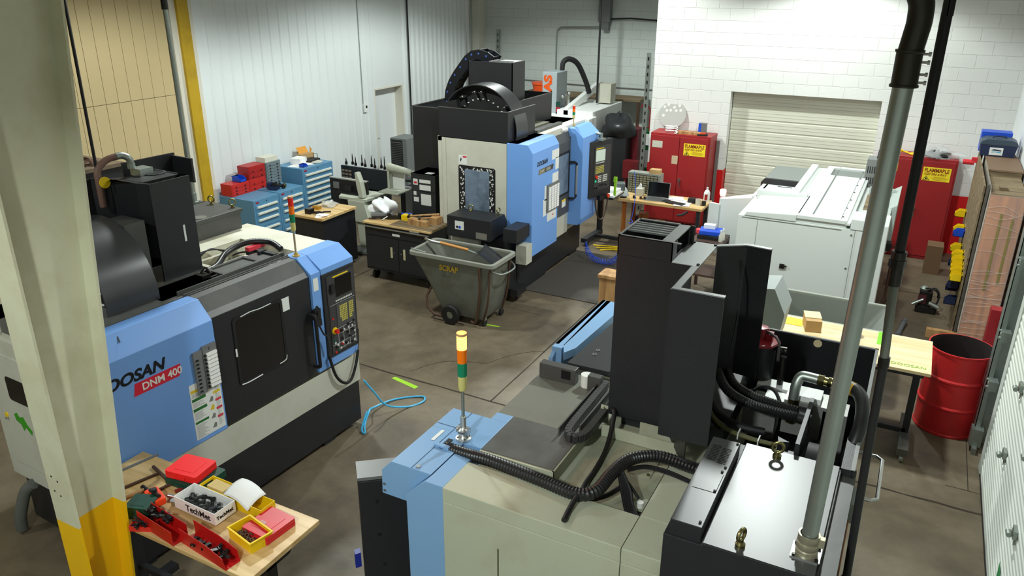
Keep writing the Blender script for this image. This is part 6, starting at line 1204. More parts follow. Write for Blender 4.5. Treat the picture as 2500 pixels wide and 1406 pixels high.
P_(bl_, 'blade', M_black, sv).modifiers.new('thick', 'SOLIDIFY').thickness = .004
tag(MB().cyl((-5.66, 7.98, .92), (-5.42, 7.97, .9), .008).build('steel_rod', M_alu), 'bright thin rod lying across the left rim of the scrap cart', 'rod')
# floor things in the aisle
tag(MB().box(-4.72, -3.25, 9.42, 11.42, 0, .012).build('floor_mat', mat('mat_grey', s(74, 70, 64), .85, bump=.8, bscale=90)), 'dark grey rubber mat in front of the middle mill', 'mat')
for pts, lab_ in ((((-4.82, 6.30), (-4.45, 6.22), (-4.44, 6.28), (-4.80, 6.35)), 'lime tape strip on the floor near the blue hose'), (((-4.63, 8.07), (-4.42, 8.10), (-4.41, 8.13), (-4.62, 8.11)), 'lime tape strip on the floor beside the scrap cart')): tag(MB().prism(pts, 0.0, .0016).build('tape_strip', M_tape), lab_, 'tape')
tag(MB().tube([(-4.50, 5.43, .47), (-4.44, 5.5, .32), (-4.38, 5.62, .12), (-4.28, 5.85, .012), (-4.2, 6.02, .012), (-4.28, 6.1, .012), (-4.5, 5.9, .012), (-4.55, 5.6, .05), (-4.47, 5.45, .12), (-4.42, 5.3, .05), (-4.36, 5.22, .012), (-4.42, 5.25, .03), (-4.46, 5.4, .14)], .01, n=8).build('air_hose', mat('sky_blue_hose', s(70, 176, 224), .35)), 'light blue hose looping on the floor by the left machine', 'hose')
# coiled blue hose at the middle machine
cp2 = cr([Vector(p) for p in ((-4.42, 11.0, .34), (-4.38, 10.98, .22), (-4.30, 10.95, .12), (-4.15, 10.95, .07), (-3.95, 11.0, .08), (-3.83, 11.05, .25), (-3.80, 11.08, .42), (-3.76, 11.1, .62), (-3.72, 11.1, .78))], 10)
cp2 = resample(cp2, .004); hx = []; tot = len(cp2)
for i, p in enumerate(cp2):
    t = (cp2[min(i+1, tot-1)]-cp2[max(i-1, 0)]).normalized(); a = t.cross(Vector((0, 1, .1))).normalized(); b_ = t.cross(a)
    fr = i/tot; amp = .028 if fr > .65 else .045; tight = 1 if fr < .62 else .38
    th_ = (hx[-1][1] if hx else 0)+.004*2*math.pi/.026*tight
    hx.append((p+(a*math.cos(th_)+b_*math.sin(th_))*amp*min(1, fr*8+.1), th_))
tag(MB().tube([q[0] for q in hx], .005, n=5, smooth=False).tube([(-3.72, 11.1, .78), (-3.70, 11.12, .95), (-3.7, 11.15, 1.2), (-3.75, 11.2, 1.5)], .005, n=6).build('coiled_air_hose', mat('coil_blue', s(40, 90, 220), .35)), 'coiled bright blue air hose hanging at the middle mill control panel', 'hose')
tag(MB().prism([(-4.18, 11.5), (-4.15, 11.5), (-4.15, 11.54), (-4.18, 11.54)], 1.0, 1.22).prism([(-4.19, 11.5), (-4.14, 11.5), (-4.14, 11.54), (-4.19, 11.54)], 1.22, 1.3).build('air_gun', mat('lime_plastic', s(150, 210, 40), .4)), 'lime green air gun hanging behind the middle control panel', 'air gun')
for k in range(3): tag(MB().tube([(-4.6+.1*k, 11.8-.1*k, .012), (-4.2, 11.9-.08*k, .012), (-3.8, 11.95-.08*k, .012), (-3.5, 11.9-.1*k, .012)], .012, n=6).build('extension_lead', M_yel), 'yellow lead lying on the floor by the T-leg table', 'cord', 'yellow cords on the floor')
tag(MB().prism([(0, 0), (.18, 0), (.18, .004), (0, .004)], 0, .5) if False else MB().box(-3.42, -3.2, 9.05, 9.3, 0, .56).box(-3.44, -3.18, 9.03, 9.32, .56, .6).build('wooden_crate', M_stud) if False else MB().box(-3.42, -3.2, 9.05, 9.3, 0, .56).box(-3.44, -3.18, 9.03, 9.32, .56, .6).build('wooden_stand', M_stud), 'tall wooden block stand just left of the foreground black column', 'wooden stand')
tag(MB().cyl((-2.82+.0, 13.9, 0), (-2.82, 13.9, .0001), .01).build('floor_spot', M_joint), 'small dark spot on the floor by the roller door', 'spot') if False else None
# ------------------------------------------------------------------ right side: long table, tilt cart, drum, rack
lt = thing('work_table', 'long pale plywood-topped table on black casters behind the foreground mill', 'table', (-.25, 7.52, 0))
P_(bx(-.85, .71, -.35, .42, .935, .965), 'plywood_top', M_ply, lt, bevel=.002); P_(bx(-.8, .66, -.31, .38, .89, .935), 'top_frame', M_black, lt)
for x_ in (-.7, .62): P_(bx(x_-.03, x_+.03, .0, .06, .14, .89), 'leg', M_black, lt); P_(bx(x_-.045, x_+.045, -.34, .4, .08, .15), 'foot', M_dark, lt); P_(MB().cyl((x_-.015, -.3, .04), (x_+.015, -.3, .04), .04), 'caster', M_galv, lt); P_(MB().cyl((x_-.015, .36, .04), (x_+.015, .36, .04), .04), 'caster', M_galv, lt)
P_(bx(-.7, .62, .0, .05, .14, .19), 'cross_beam', M_black, lt)
tag(bx(-.02, .03, 7.62, 7.94, .965, .967).build('tape_strip', mat('leaf_green_tape', s(124, 210, 40), .6)), 'bright green tape strip across the plywood table', 'tape')
tag(bx(-.95, -.72, 7.70, 7.88, .965, .97).build('yellow_card', M_yel), 'yellow card lying beside the small carton on the plywood table', 'card')
c2 = thing('small_carton', 'small cardboard box standing on the plywood table', 'box', (-.63, 7.72, .966), R(14)); P_(MB().box(-.075, .075, -.12, .12, 0, .12), 'box_body', M_card, c2); P_(MB().box(-.078, .078, -.05, .125, .12, .128), 'lid', mat('carton_lid', s(220, 206, 160), .8), c2)
tag(MB().cyl((-.23, 7.72, .965), (-.23, 7.72, 1.18), .055, n=24).build('cardboard_tube', mat('tube_brown', s(160, 116, 66), .7)), 'brown cylinder on the plywood table behind the conduit pole', 'tube')
text('green_writing', 'DOOSAN', .07, frame((.12, 7.24, .9665), (1, 0, 0), (0, 1, 0)), mat('writing_green', s(130, 180, 60), .6), lt, world=True)
tc2 = thing('tilt_cart', 'big grey plastic tilt cart behind the plywood table', 'cart', (-.55, 8.5, 0))
secs = [(.12, -.5, .15, -.3, .3, .06), (.3, -.5, .25, -.33, .33, .06), (.86, -.6, .58, -.37, .37, .06)]
V, F, n_ = hull(secs); mb = MB().add(V, F, True); mb.add(V[:n_], [tuple(range(n_))[::-1]])
V2, F2, _ = hull([(z+.012, x0+.015, x1-.015, y0+.015, y1-.015, r_) for z, x0, x1, y0, y1, r_ in secs]); mb.add(V2, [tuple(reversed(f)) for f in F2], True); mb.add(V2[:n_], [tuple(range(n_))])
M_cart2 = mat('cart2_grey', s(122, 126, 118), .5, var=.08); tub2 = P_(mb, 'tub', M_cart2, tc2)
P_(MB().ring(rrect(-.65, .63, -.41, .41, .07), rrect(-.6, .58, -.37, .37, .06), .85, .9), 'rim', mat('cart2_rim', s(150, 154, 144), .5), tub2, bevel=.008)
P_(MB().tube([(.5, -.3, .86), (.35, -.3, .5), (.2, -.28, .12)], .018), 'frame_tube', M_iron, tc2)
for y_ in (-.3, .3): P_(MB().cyl((-.1, y_-.02, .12), (-.1, y_+.02, .12), .12, n=28), 'wheel', M_rubber, tc2)
tag(MB().prism([(-.98, 1.15), (-.78, 1.05), (-.72, .7), (-.75, .3), (-1.05, .3), (-1.05, 1.0)], 6.4, 6.46, 'y').box(-1.02, -.98, 6.41, 6.45, 0, .3).box(-.8, -.76, 6.41, 6.45, 0, .3).build('tapered_guard', mat('guard_grey', s(132, 134, 124), .5)), 'grey tapered sheet between the black column and the tilt cart', 'sheet')
gk = thing('chute_head', 'light grey angled chute head behind the black column cover', 'chute', (-.85, 6.2, 0))
P_(MB().prism([(-.3, 1.9), (.05, 1.95), (.15, 1.75), (.12, 1.5), (.0, 1.45), (-.3, 1.5)], -.2, .15, 'y').box(-.3, .05, -.2, .15, 0, 1.5), 'chute_body', mat('chute_head_grey', s(158, 166, 164), .4), gk)
# red open drum
dm_ = thing('steel_drum', 'open-topped red steel drum beside the overhead door', 'drum', (.73, 8.16, 0))
pr = [(0, .01), (.285, .01), (.29, 0), (.293, .02), (.285, .03), (.285, .28), (.297, .295), (.297, .31), (.285, .325), (.285, .57), (.297, .585), (.297, .6), (.285, .615), (.285, .86), (.293, .87), (.293, .885), (.283, .885), (.279, .86), (.278, .03), (0, .03)]
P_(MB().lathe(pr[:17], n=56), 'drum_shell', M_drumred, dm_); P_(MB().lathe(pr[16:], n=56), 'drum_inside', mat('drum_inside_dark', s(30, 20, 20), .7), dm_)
tag(MB().cyl((.25, 10.72, .06), (.20, 10.35, .03), .03, m=0).cyl((.20, 10.35, .03), (.18, 10.2, .03), .036).cyl((.245, 10.68, .057), (.24, 10.65, .055), .038).build('pvc_pipe', mat('pvc_grey', s(96, 98, 100), .5)), 'short grey pipe with couplings on the floor right of the tilt cart', 'pipe')
tp = thing('tripod', 'thin dark tripod stand at the right end of the white lathe', 'tripod', (-.04, 10.5, 0))
P_(MB().cyl((0, 0, .3), (0, 0, .6), .02).box(-.05, .05, -.03, .03, .58, .66), 'post', M_iron, tp)
for a in (0, 2.1, 4.2): P_(MB().cyl((0, 0, .45), (.16*math.cos(a), .16*math.sin(a), .01), .012), 'leg', M_iron, tp)
en = thing('engine', 'small dark engine with hoses standing on the floor near the bin rack', 'engine', (.48, 11.35, 0))
P_(MB().prism(rrect(-.13, .13, -.1, .12, .03), .0, .1).prism(rrect(-.11, .05, -.09, .1, .03), .1, .3), 'block', M_oil, en, bevel=.006); P_(MB().cyl((.02, -.1, .16), (.14, -.12, .12), .03).cyl((-.05, -.1, .2), (-.18, -.14, .12), .02).lathe([(0, 0), (.06, 0), (.07, .03), (.03, .06), (0, .06)], (-.05, 0, .3), n=16), 'fittings', M_galv, en)
P_(MB().tube([(.0, .05, .3), (.08, .0, .34), (.13, -.05, .25), (.1, -.08, .1)], .012).tube([(-.1, 0, .3), (0, -.08, .36), (.1, -.08, .32), (.12, .05, .2)], .01), 'hose', M_rubber, en)
P_(MB().box(-.12, -.02, -.105, -.09, .14, .26), 'maroon_cover', mat('maroon_cover', s(80, 34, 40), .5), en)
tag(MB().box(.50, 1.06, 10.42, 10.5, 0, .11).build('lumber_beam', M_stud), 'short timber beam on the floor in front of the bin rack', 'timber')
br_ = thing('bin_rack', 'tall weathered rack board with hanging yellow and blue bins, right wall', 'rack', (.78, 11.6, 0))
P_(MB().box(-.01, .01, -1.1, 1.1, .05, 1.98), 'rack_board', M_oldwood, br_)
P_(MB().box(.02, .05, -1.12, -1.06, 0, 2.0).box(.02, .05, 1.06, 1.12, 0, 2.0), 'rack_post', mat('post_dark', s(86, 82, 74), .6), br_, each=True)
random.seed(12); k = 0
for (y_, z_, m_, nm_) in ((12.45, 1.10, M_yel, 'yellow'), (12.05, .98, M_yel, 'yellow'), (11.8, .78, M_yel, 'yellow'), (11.2, .86, M_yel, 'yellow'), (11.0, .84, M_yel, 'yellow'), (10.88, .8, M_yel, 'yellow'), (10.76, .78, M_yel, 'yellow'), (10.62, .74, M_yel, 'yellow'), (11.9, .96, M_bluep, 'blue'), (11.5, .66, M_navy, 'blue'), (10.8, .58, M_navy, 'blue'), (10.95, .5, M_navy, 'blue'), (10.7, .4, M_navy, 'blue')):
    labs = {0: 'highest yellow bin on the rack', 1: 'yellow bin second from the top on the rack', 2: 'yellow bin hanging alone in the middle of the rack', 8: 'bright blue bin between two yellow bins on the rack', 9: 'dark blue bin hanging alone under the middle yellow bin'}
    lab_ = labs.get(k, 'yellow bin in the low overlapping row of the rack' if m_ is M_yel else 'dark blue bin low on the rack under the yellow row')
    bin_(nm_+'_bin', lab_, (.70, y_, z_), .10, .13, .10, m_, R(-90), 'bins hanging on the rack' if k not in labs else None, low=.55); k += 1
tag(MB().prism([(.835, .2), (.845, .1), (.845, 1.9), (.84, 2.0), (.835, 1.2), (.835, .9)], 10.40, 12.2, 'y').build('plastic_wrap', mat('wrap_white', s(196, 190, 178), .25, var=.3, vscale=14, bump=1, bscale=12)), 'loose white stretch wrap between the rack and the orange crate', 'plastic wrap')
cr1 = thing('wrapped_crate', 'tall orange-brown plywood panel box in clear stretch wrap, right wall', 'crate', (1.02, 11.1, 0))
P_(bx(-.17, .19, -.72, .3, .05, 1.91), 'plywood_box', M_crate, cr1, bevel=.004); P_(bx(-.175, .19, -.72, .3, 1.91, 1.925), 'dusty_top', M_oldwood, cr1)
P_(MB().box(-.08, .0, -.5, -.35, 1.925, 1.96), 'wood_offcut', M_oldwood, cr1)
P_(MB().box(-.03, -.005, -.732, -.725, .75, 1.7).box(.09, .115, -.732, -.725, .85, 1.65), 'wooden_strip', mat('strip_green_grey', s(128, 116, 66), .6), cr1, each=True)
wf = MB()
random.seed(3)
for q in range(26):
    z_ = random.uniform(.1, 1.0) if q < 20 else random.uniform(1.2, 1.85); wf.tube([(-.175, -.735, z_), (0, -.74, z_+random.uniform(-.04, .04)), (.19, -.735, z_+random.uniform(-.08, .08))], .0018, n=4)
P_(wf, 'wrap_crease', M_film, cr1, each=True)
P_(bx(-.178, .196, -.728, -.7245, .06, 1.92), 'wrap_film', mat('wrap_film', s(240, 230, 220), .12, alpha=.12, spec=.9), cr1)
cr2 = thing('old_crate', 'weathered wooden box behind the wrapped crate with a dusty lid', 'crate', (1.02, 12.1, 0)); P_(bx(-.17, .2, -.65, .65, 0, 1.98), 'box_body', M_oldwood, cr2); P_(bx(-.18, .21, -.66, .3, 1.98, 2.0), 'lid_board', mat('lid_brown', s(120, 96, 74), .6), cr2)
tb3 = thing('tool_box', 'navy plastic tool box with white sticker on top of the old crate', 'tool box', (.97, 12.5, 2.0))
P_(MB().prism([(-.2, 0), (.2, 0), (.22, .15), (-.22, .15)], -.14, .14, 'y'), 'lower_case', M_navy, tb3, bevel=.006); P_(MB().prism([(-.23, .15), (.23, .15), (.21, .2), (.15, .23), (-.15, .23), (-.21, .2)], -.15, .15, 'y'), 'lid', mat('lid_slate', s(56, 70, 84), .45), tb3, bevel=.006)
st3 = P_(bx(-.1, .06, -.146, -.14, .02, .12), 'sticker', M_label, tb3); P_(MB().prism([(-.08, .08), (-.05, .1), (.04, .09), (.04, .075), (-.04, .08)], -.148, -.146, 'y').prism([(-.08, .05), (-.03, .06), (.04, .05), (.04, .065), (-.05, .07)], -.148, -.146, 'y', 1), 'sticker_mark', [M_navy, mat('sticker_cyan', s(90, 170, 200), .5)], st3, each=True)
P_(MB().tube([(-.08, 0, .23), (-.06, 0, .25), (.06, 0, .25), (.08, 0, .23)], .01), 'handle', M_navy, tb3)
tag(bx(.76, 1.13, 12.70, 12.95, 2.0, 2.27).build('blue_case', M_bluep), 'bright blue flat case behind the navy tool box', 'case')
tag(MB().cyl((.60, 12.6, 1.85), (.74, 12.6, 1.85), .035).box(.70, .768, 12.57, 12.63, 1.85, 1.92).build('red_clamp', mat('clamp_red', s(222, 50, 60), .5)), 'red clamp hooked on the upper edge of the rack', 'clamp')
tag(MB().box(.4, .62, 13.0, 13.3, 0, .45).build('brown_carton', mat('carton_dark', s(120, 92, 66), .8)), 'brown carton on the floor between the right red cabinet and the rack', 'box')
tag(MB().tube([(1.2, 10.3, .1), (1.16, 9.7, .3), (1.15, 9.0, 1.0), (1.17, 8.5, 2.2)], .03, n=8).build('black_strut', M_black), 'black bar leaning by the wrapped crate', 'bar')
tag(MB().box(1.02, 1.14, 9.3, 9.45, 0, .9).build('red_jack', mat('jack_red', s(140, 24, 30), .5)), 'dark red upright machine part behind the red drum', 'machine part')
# black air drop pipe in front
ap = thing('air_drop_pipe', 'long black pipe hanging from the roof in front of the mill electrical cabinet', 'pipe', (.02, 3.0, 0))
P_(MB().cyl((-.012, 0, 5.9), (-.012-.0, 0, 3.24), .0175, n=20).cyl((-.012, 0, 5.9), (-.01, 0, 4.1), .0175, n=20), 'upper_pipe', M_rubber, ap)
P_(MB().cyl((-.012, 0, 3.3), (-.012, 0, 3.17), .026, n=20).cyl((-.012, 0, 3.27), (-.012, 0, 3.24), .030, n=8), 'coupling', M_oil, ap)
P_(MB().tube([(-.012, 0, 3.2), (.0, 0, 3.0), (.008, 0, 2.86)], .0165, n=16), 'grey_sleeve', mat('sleeve_grey', s(104, 108, 98), .5), ap)
P_(MB().cyl((.008, 0, 2.88), (.009, 0, 2.84), .021), 'lower_collar', M_oil, ap)
P_(MB().tube([(.009, 0, 2.86), (.017, 0, 2.4), (.03, 0, 1.9), (.045, 0, 1.2), (.06, 0, .3)], .0165, n=16), 'lower_hose', M_rubber, ap)
tag(MB().cyl((-7.43, 5.0, 2.0), (-7.40, 5.0, 6.0), .016, n=12).build('hanging_pipe', M_rubber), 'thin black pipe dropping from the roof at the left, in front of the tan wall', 'pipe')
# oily black unit behind machine A
ou = thing('filter_unit', 'oily black filtration unit with a ragged top behind the left machine', 'machine', (-8.1, 4.9, 0))
P_(MB().prism([(-.8, -.3), (.35, -.3), (.55, .0), (.55, .5), (-.8, .5)], 1.95, 2.32), 'tank', M_black, ou, bevel=.01); P_(MB().box(-.75, .45, -.25, .45, 0, 1.95), 'stand', M_black, ou)
P_(MB().prism([(-.82, -.32), (.36, -.32), (.57, 0), (.57, .5), (-.82, .5)], 2.32, 2.36), 'top_edge', mat('worn_brown_edge', s(112, 96, 78), .6, var=.3), ou)
for k, (x_, y_) in enumerate(((-.5, -.1), (-.1, .1), (.2, .0), (.35, .2), (-.3, .2))): P_(blob(.16, .1, .05, 50+k, n=8, amp=1.0, flat=.3), 'rag_scrap', M_iron, ou).location = (x_, y_, 2.36)
P_(bx(-.7, .1, -.306, -.3, 2.16, 2.24), 'nameplate', mat('plate_brown', s(140, 126, 104), .5), ou)
# ------------------------------------------------------------------ steel column in the foreground, painted white over yellow
M_colw = mat('column_white', s(206, 206, 178), .5, var=.05, vscale=1.5, dirt=s(160, 140, 96), dscale=1.6, damt=.4)
M_coly = mat('column_yellow', s(236, 186, 14), .45, var=.04)
co_ = thing('steel_column', 'steel H-column painted white above yellow, left foreground', 'column', (-4.05, 2.27, 0))
def far_y(z): return 2.414+.30*(z-1.2)*.26
for z0, z1, nm_, m_ in ((0, 1.2, 'yellow_section', M_coly), (1.2, 6.0, 'white_section', M_colw)):
    mb = MB()
    mb.box(-4.155, -3.952, 2.118, 2.134, z0, z1)
    a0, a1 = far_y(z0), far_y(z1)
    def slab(x0, x1, ya0, yb0, ya1, yb1): mb.add([(x0, ya0, z0), (x1, ya0, z0), (x1, yb0, z0), (x0, yb0, z0), (x0, ya1, z1), (x1, ya1, z1), (x1, yb1, z1), (x0, yb1, z1)], [(3, 2, 1, 0), (4, 5, 6, 7), (0, 1, 5, 4), (1, 2, 6, 5), (2, 3, 7, 6), (3, 0, 4, 7)])
    slab(-4.057, -4.049, 2.134, a0, 2.134, a1); slab(-4.155, -3.945, a0, a0+.016, a1, a1+.016)
    P_(mb, nm_, m_, co_, world=True)
for x_, z_ in ((-4.10, 1.52), (-4.05, 1.50), (-4.10, 1.42), (-4.05, 1.40)): P_(MB().cyl((x_, 2.118, z_), (x_, 2.1165, z_), .006), 'bolt_hole', M_rubber, co_, world=True)
P_(bx(-4.25, -3.85, 2.03, 2.5, 0, .02), 'base_plate', M_coly, co_, world=True)
# ------------------------------------------------------------------ bench in the foreground
T = 1.0
fb = thing('workbench', 'wooden-topped workbench covered with tool boxes and bins, bottom left', 'workbench', (-3.77, 2.73, 0))
P_(bx(-4.60, -2.955, 2.43, 3.035, T-.035, T), 'wooden_top', M_wood, fb, world=True, bevel=.003)
P_(bx(-4.5, -3.03, 2.48, 2.99, T-.09, T-.035), 'top_rail', M_black, fb, world=True)
for x_ in (-4.4, -3.1):
    P_(bx(x_-.04, x_+.04, 2.66, 2.74, .1, T-.09), 'leg', M_black, fb, world=True)
    P_(bx(x_-.04, x_+.04, 2.46, 2.98, .07, .12), 'foot', M_black, fb, world=True)
P_(MB().prism([(2.5, T-.09), (2.97, T-.09), (2.85, T-.17), (2.6, T-.17)], -3.14, -3.06, 'x'), 'leg_bracket', M_black, fb, world=True)
P_(MB().cyl((-3.62, 2.47, .05), (-3.58, 2.47, .05), .05), 'caster', M_galv, fb, world=True)
P_(bx(-4.4, -3.1, 2.68, 2.72, .3, .34), 'cross_bar', M_black, fb, world=True)
def case_(name, label, cx, cy, z, w_, d_, h, m, rz, latch=True, cat='case'):
    o = thing(name, label, cat, (cx, cy, z), rz)
    P_(MB().prism(rrect(-w_/2, w_/2, -d_/2, d_/2, .015), 0, h*.48), 'case_base', m, o, bevel=.005)
    P_(MB().prism(rrect(-w_/2, w_/2, -d_/2, d_/2, .015), h*.5, h).box(-w_*.3, w_*.3, -d_*.32, d_*.32, h, h+.002), 'lid', m, o, bevel=.006)
    P_(MB().box(-w_*.15, w_*.15, -d_/2-.006, -d_/2, h*.3, h*.6), 'latch', m, o); return o
case_('green_case', 'dark green plastic case under the red case', -3.985, 2.97, T, .32, .25, .055, M_toolgreen, R(2))
case_('red_case', 'bright red plastic case stacked on a dark green case', -4.01, 2.965, T+.056, .26, .215, .055, mat('case_bright_red', s(232, 30, 30), .35), R(8))
c3 = case_('red_case', 'red plastic case with grey patch at the right end of the bench', -3.17, 2.82, T, .22, .24, .055, mat('case_red', s(206, 32, 44), .4), R(-4))
P_(bx(-.05, -.0, -.04, -.01, .057, .0585), 'grey_patch', mat('patch_pink_grey', s(200, 150, 150), .6), c3)
def tray_(name, label, cx, cy, z, w_, d_, h, m, rz, cat='box', t=.004):
    o = thing(name, label, cat, (cx, cy, z), rz); x, y = w_/2, d_/2
    P_(MB().box(-x, x, -y, y, 0, t).box(-x, x, -y, -y+t, t, h).box(-x, x, y-t, y, t, h).box(-x, -x+t, -y+t, y-t, t, h).box(x-t, x, -y+t, y-t, t, h), 'tray_shell', m, o); return o
tm = tray_('white_tray', 'white open carton marked TechMet full of black tool parts', -3.665, 2.765, T+.01, .375, .165, .085, M_paper, R(-1.5))
text('box_lettering', 'TechMet', .062, frame((-.08, -.0835, .02), (1, 0, 0), (0, 0, 1)), M_rubber, tm, bold=.0012, sx=1.0)
text('box_lettering', 'TechMet', .036, frame((.1885, -.07, .028), (0, 1, 0), (0, 0, 1)), M_rubber, tm, bold=.0008)
P_(MB().box(-.07, .13, -.0838, -.0832, .012, .0135), 'underline', M_rubber, tm)
def parts(prefix, label, cat, group, cx, cy, z, w_, d_, n, kind, seed, m=M_rubber):
    random.seed(seed)
    for i in range(n):
        x_ = cx+random.uniform(-w_/2, w_/2); y_ = cy+random.uniform(-d_/2, d_/2); a = random.uniform(0, 3.1); tl_ = random.uniform(-.3, .5); zz = z+random.uniform(0, .025)+.008
        MM = Matrix.Translation((x_, y_, zz)) @ Matrix.Rotation(a, 4, 'Z') @ Matrix.Rotation(tl_, 4, 'Y')
        mb = MB()
        if kind == 'collet': L_ = random.uniform(.03, .05); mb.cyl(MM @ Vector((-L_/2, 0, 0)), MM @ Vector((L_/2, 0, 0)), .009, .013, n=12); mb.cyl(MM @ Vector((L_/2, 0, 0)), MM @ Vector((L_/2+.008, 0, 0)), .015, n=12)
        elif kind == 'clamp': mb.box(-.03, .03, -.011, .011, -.006, .006, 0, MM); mb.box(.012, .03, -.011, .011, .006, .014, 0, MM)
        elif kind == 'drill': L_ = random.uniform(.1, .15); mb.cyl(MM @ Vector((-L_/2, 0, 0)), MM @ Vector((L_/2, 0, 0)), .006, .004, n=8)
        elif kind == 'ring': mb.lathe([(.008, -.003), (.014, -.003), (.014, .003), (.008, .003), (.008, -.003)], MM.translation, (math.sin(a), math.cos(a), 1.2), n=14)
        o = mb.build(prefix, m); tag(o, label, cat, group)
parts('step_block', 'black clamping piece in the TechMet carton', 'clamping piece', 'black pieces in the TechMet carton', -3.72, 2.775, T+.022, .19, .10, 22, 'collet', 4)
parts('step_clamp', 'black slotted clamp in the near end of the TechMet carton', 'clamp', 'slotted clamps in the TechMet carton', -3.55, 2.76, T+.022, .1, .10, 14, 'clamp', 6, M_black)
yb1 = tray_('yellow_bin', 'long yellow bin behind the TechMet carton holding a buff box', -3.55, 2.925, T, .56, .12, .075, M_yel, R(-1), 'bin')
tag(MB().box(-.075, .075, -.04, .04, 0, .075, 0, Matrix.Translation((-3.70, 2.925, T+.006)) @ Matrix.Rotation(-.03, 4, 'Z')).build('buff_box', mat('buff_card', s(206, 180, 120), .8)), 'buff cardboard box inside the long yellow bin', 'box')
ps = MB(); V = []; nn = 10
for i in range(nn+1):
    for j in range(nn+1): u_, v_ = i/nn, j/nn; V.append(Vector((-3.60+.24*u_, 2.86+.17*v_-.03*u_, T+.085+.03*math.sin(v_*2.4)+.015*math.sin(u_*4)-.05*max(0, u_-.7))))
ps.add(V, [(i*(nn+1)+j, (i+1)*(nn+1)+j, (i+1)*(nn+1)+j+1, i*(nn+1)+j+1) for i in range(nn) for j in range(nn)], True)
po = tag(ps.build('paper_sheet', M_paper), 'curled white paper lying over the long yellow bin', 'paper'); po.modifiers.new('t', 'SOLIDIFY').thickness = .001
yb2 = tray_('yellow_bin', 'short yellow bin of dark nuts at the right front of the bench', -3.20, 2.695, T, .235, .15, .075, M_yel, R(-12), 'bin')
P_(MB().ring(rrect(-.125, .125, -.082, .082, .006), rrect(-.114, .114, -.071, .071, .004), .07, .078), 'bin_rim', M_yel, yb2)
parts('nut', 'small dark nut in the short yellow bin', 'nut', 'nuts in the short yellow bin', -3.2, 2.69, T+.012, .15, .07, 26, 'ring', 9, M_iron)
# two red sheet holders leaning in front
for k, (x0, x1, lab_) in enumerate(((-3.93, -3.56, 'left red metal tray side leaning along the bench front'), (-3.555, -3.12, 'right red metal tray side with slanted end along the bench front'))):
    h = thing('red_index_tray', lab_, 'tray', ((x0+x1)/2, 2.50, T)); hw = (x1-x0)/2
    side = [(-hw, .0), (hw, .0), (hw, .10), (-hw, .10)] if k == 0 else [(-hw, .0), (hw, .0), (hw-.02, .075), (hw-.18, .10), (-hw, .10)]
    P_(MB().prism(side, -.052+.0, -.049, 'y', 0, Matrix.Rotation(R(-7), 4, 'Z')), 'front_side', mat('tray_red', s(186, 22, 20), .45, var=.06), h)
    P_(MB().prism(side, .049, .052, 'y', 0, Matrix.Rotation(R(-7), 4, 'Z')).box(-hw, hw, -.05, .05, 0, .004, 0, Matrix.Rotation(R(-7), 4, 'Z')), 'back_side', MATS['tray_red'], h)
parts('drill_bit', 'dark drill bit standing in the left red tray', 'drill bit', 'bits in the left red tray', -3.80, 2.535, T+.05, .2, .03, 12, 'clamp', 15, M_oil)
parts('drill_bit', 'grey cutter in the right red tray', 'cutter', 'cutters in the right red tray', -3.3, 2.48, T+.03, .3, .03, 14, 'clamp', 16, M_oil)
tr3 = tray_('red_tray', 'small red tray of drills at the left front corner of the bench', -3.87, 2.46, T, .15, .075, .035, mat('tray_orange_red', s(220, 50, 36), .45), R(25), 'tray')
parts('drill_bit', 'black drill in the small red tray', 'drill', 'drills in the small red tray', -3.87, 2.46, T+.02, .04, .03, 9, 'drill', 18, M_rubber)
gc = case_('green_case', 'dark green open case beside the steel column', -4.0, 2.56, T, .16, .15, .09, M_toolgreen, R(20))
oc_ = thing('orange_holder', 'orange molded holder with dark tool on the dark green case', 'tool holder', (-4.0, 2.66, T+.03), R(-20)); P_(MB().prism(rrect(-.085, .085, -.045, .045, .02), 0, .05), 'orange_mold', mat('signal_orange', s(236, 66, 20), .45), oc_, bevel=.008); P_(MB().cyl((-.0, 0, .05), (.0, 0, .09), .018).cyl((-.05, -.01, .06), (.06, .01, .06), .012), 'dark_tool', M_rubber, oc_)
cw = thing('cutter_pile', 'silver adjustable cutter lying before the green case', 'tool', (-3.93, 2.74, T)); P_(MB().cyl((-.05, 0, .02), (.04, .02, .02), .016).lathe([(0, 0), (.022, 0), (.024, .03), (0, .03)], (.04, -.03, .01), n=10), 'cutter_body', M_steel, cw); P_(MB().prism([(.03, -.01), (.08, -.03), (.09, -.0), (.05, .01)], .01, .022), 'cutter_jaw', M_alu, cw)
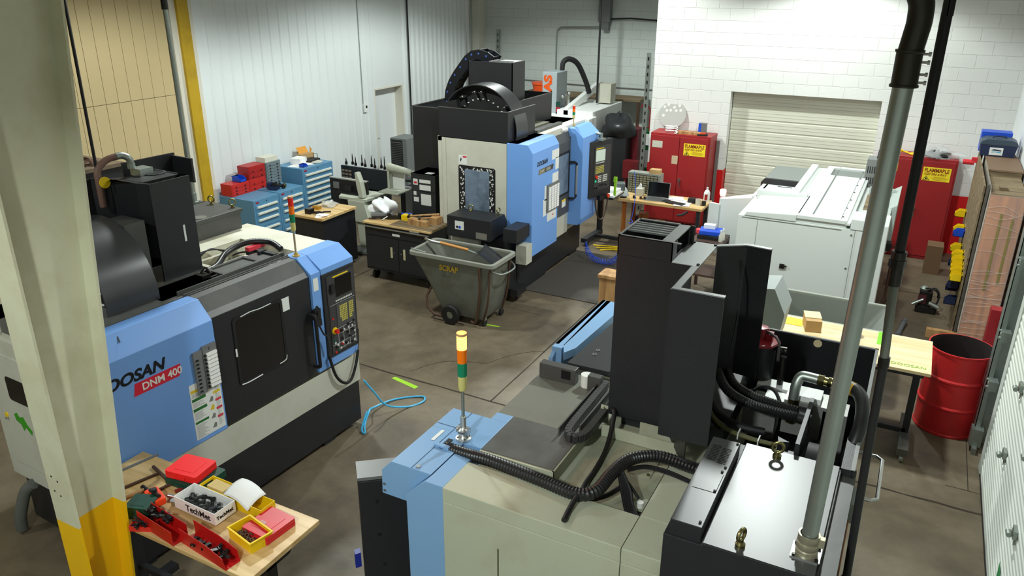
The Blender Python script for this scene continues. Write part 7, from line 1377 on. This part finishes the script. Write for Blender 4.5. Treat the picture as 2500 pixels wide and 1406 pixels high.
tag(MB().box(-.07, .07, -.04, .04, 0, .002, 0, Matrix.Translation((-3.82, 2.68, T)) @ Matrix.Rotation(.5, 4, 'Z')).build('cardboard_piece', M_card), 'torn cardboard piece beside the TechMet carton', 'cardboard')
# hand tools lying on the bare left end of the bench
def rod_tool(name, label, p0_, p1_, r_, m, head=None):
    o = thing(name, label, 'tool', p0_); d = Vector(p1_)-Vector(p0_)
    P_(MB().cyl((0, 0, r_), d+Vector((0, 0, r_)), r_, r_*.8, n=10), 'shank', m, o)
    if head: P_(MB().cyl(d*head[0]+Vector((-head[1]*d.y, head[1]*d.x, r_)), d*head[0]+Vector((head[1]*d.y, -head[1]*d.x, r_)), r_*1.1), 'head', m, o)
    return o
rod_tool('t_handle', 'long dark T-handled wrench pointing to the right on the bench', (-4.12, 2.70, T), (-4.05, 2.98, T), .011, M_iron, (1.0, .3))
rod_tool('t_handle', 'dark T-handled bar beside the steel column on the bench', (-4.34, 2.62, T), (-4.26, 2.90, T), .011, M_iron, (1.0, .35))
tag(MB().box(-.15, .15, -.012, .012, 0, .006, 0, Matrix.Translation((-4.50, 2.91, T)) @ Matrix.Rotation(1.35, 4, 'Z')).build('steel_rule', M_toolgrey), 'flat grey steel rule along the left end of the bench', 'ruler')
tag(MB().tube([(-4.25, 2.99, T+.01), (-4.2, 2.97, T+.012), (-4.10, 2.93, T+.012), (-4.02, 2.92, T+.01)], [.006, .009, .01, .011, .011, .012, .012, .011, .01, .01, .009, .009, .008, .007, .006, .006, .006, .006, .006][:19], n=8).build('curved_spanner', M_iron), 'curved dark spanner near the far edge of the bench', 'tool')
mlt = thing('mallet', 'small hammer with pale wooden handle beside the steel column', 'hammer', (-4.20, 2.60, T)); P_(MB().cyl((-.06, -.12, .014), (.02, .12, .014), .011, .014), 'handle', M_stud, mlt); P_(MB().cyl((-.02, .13, .016), (.07, .11, .016), .015), 'head', M_oil, mlt)
rod_tool('hex_key', 'black hex key near the orange holder', (-4.10, 2.62, T), (-4.03, 2.72, T), .007, M_rubber, (1.0, .25))
rod_tool('file', 'red-handled knife pointing at the red case', (-3.99, 2.80, T), (-3.95, 2.90, T), .012, mat('dark_red_handle', s(130, 30, 34), .5))
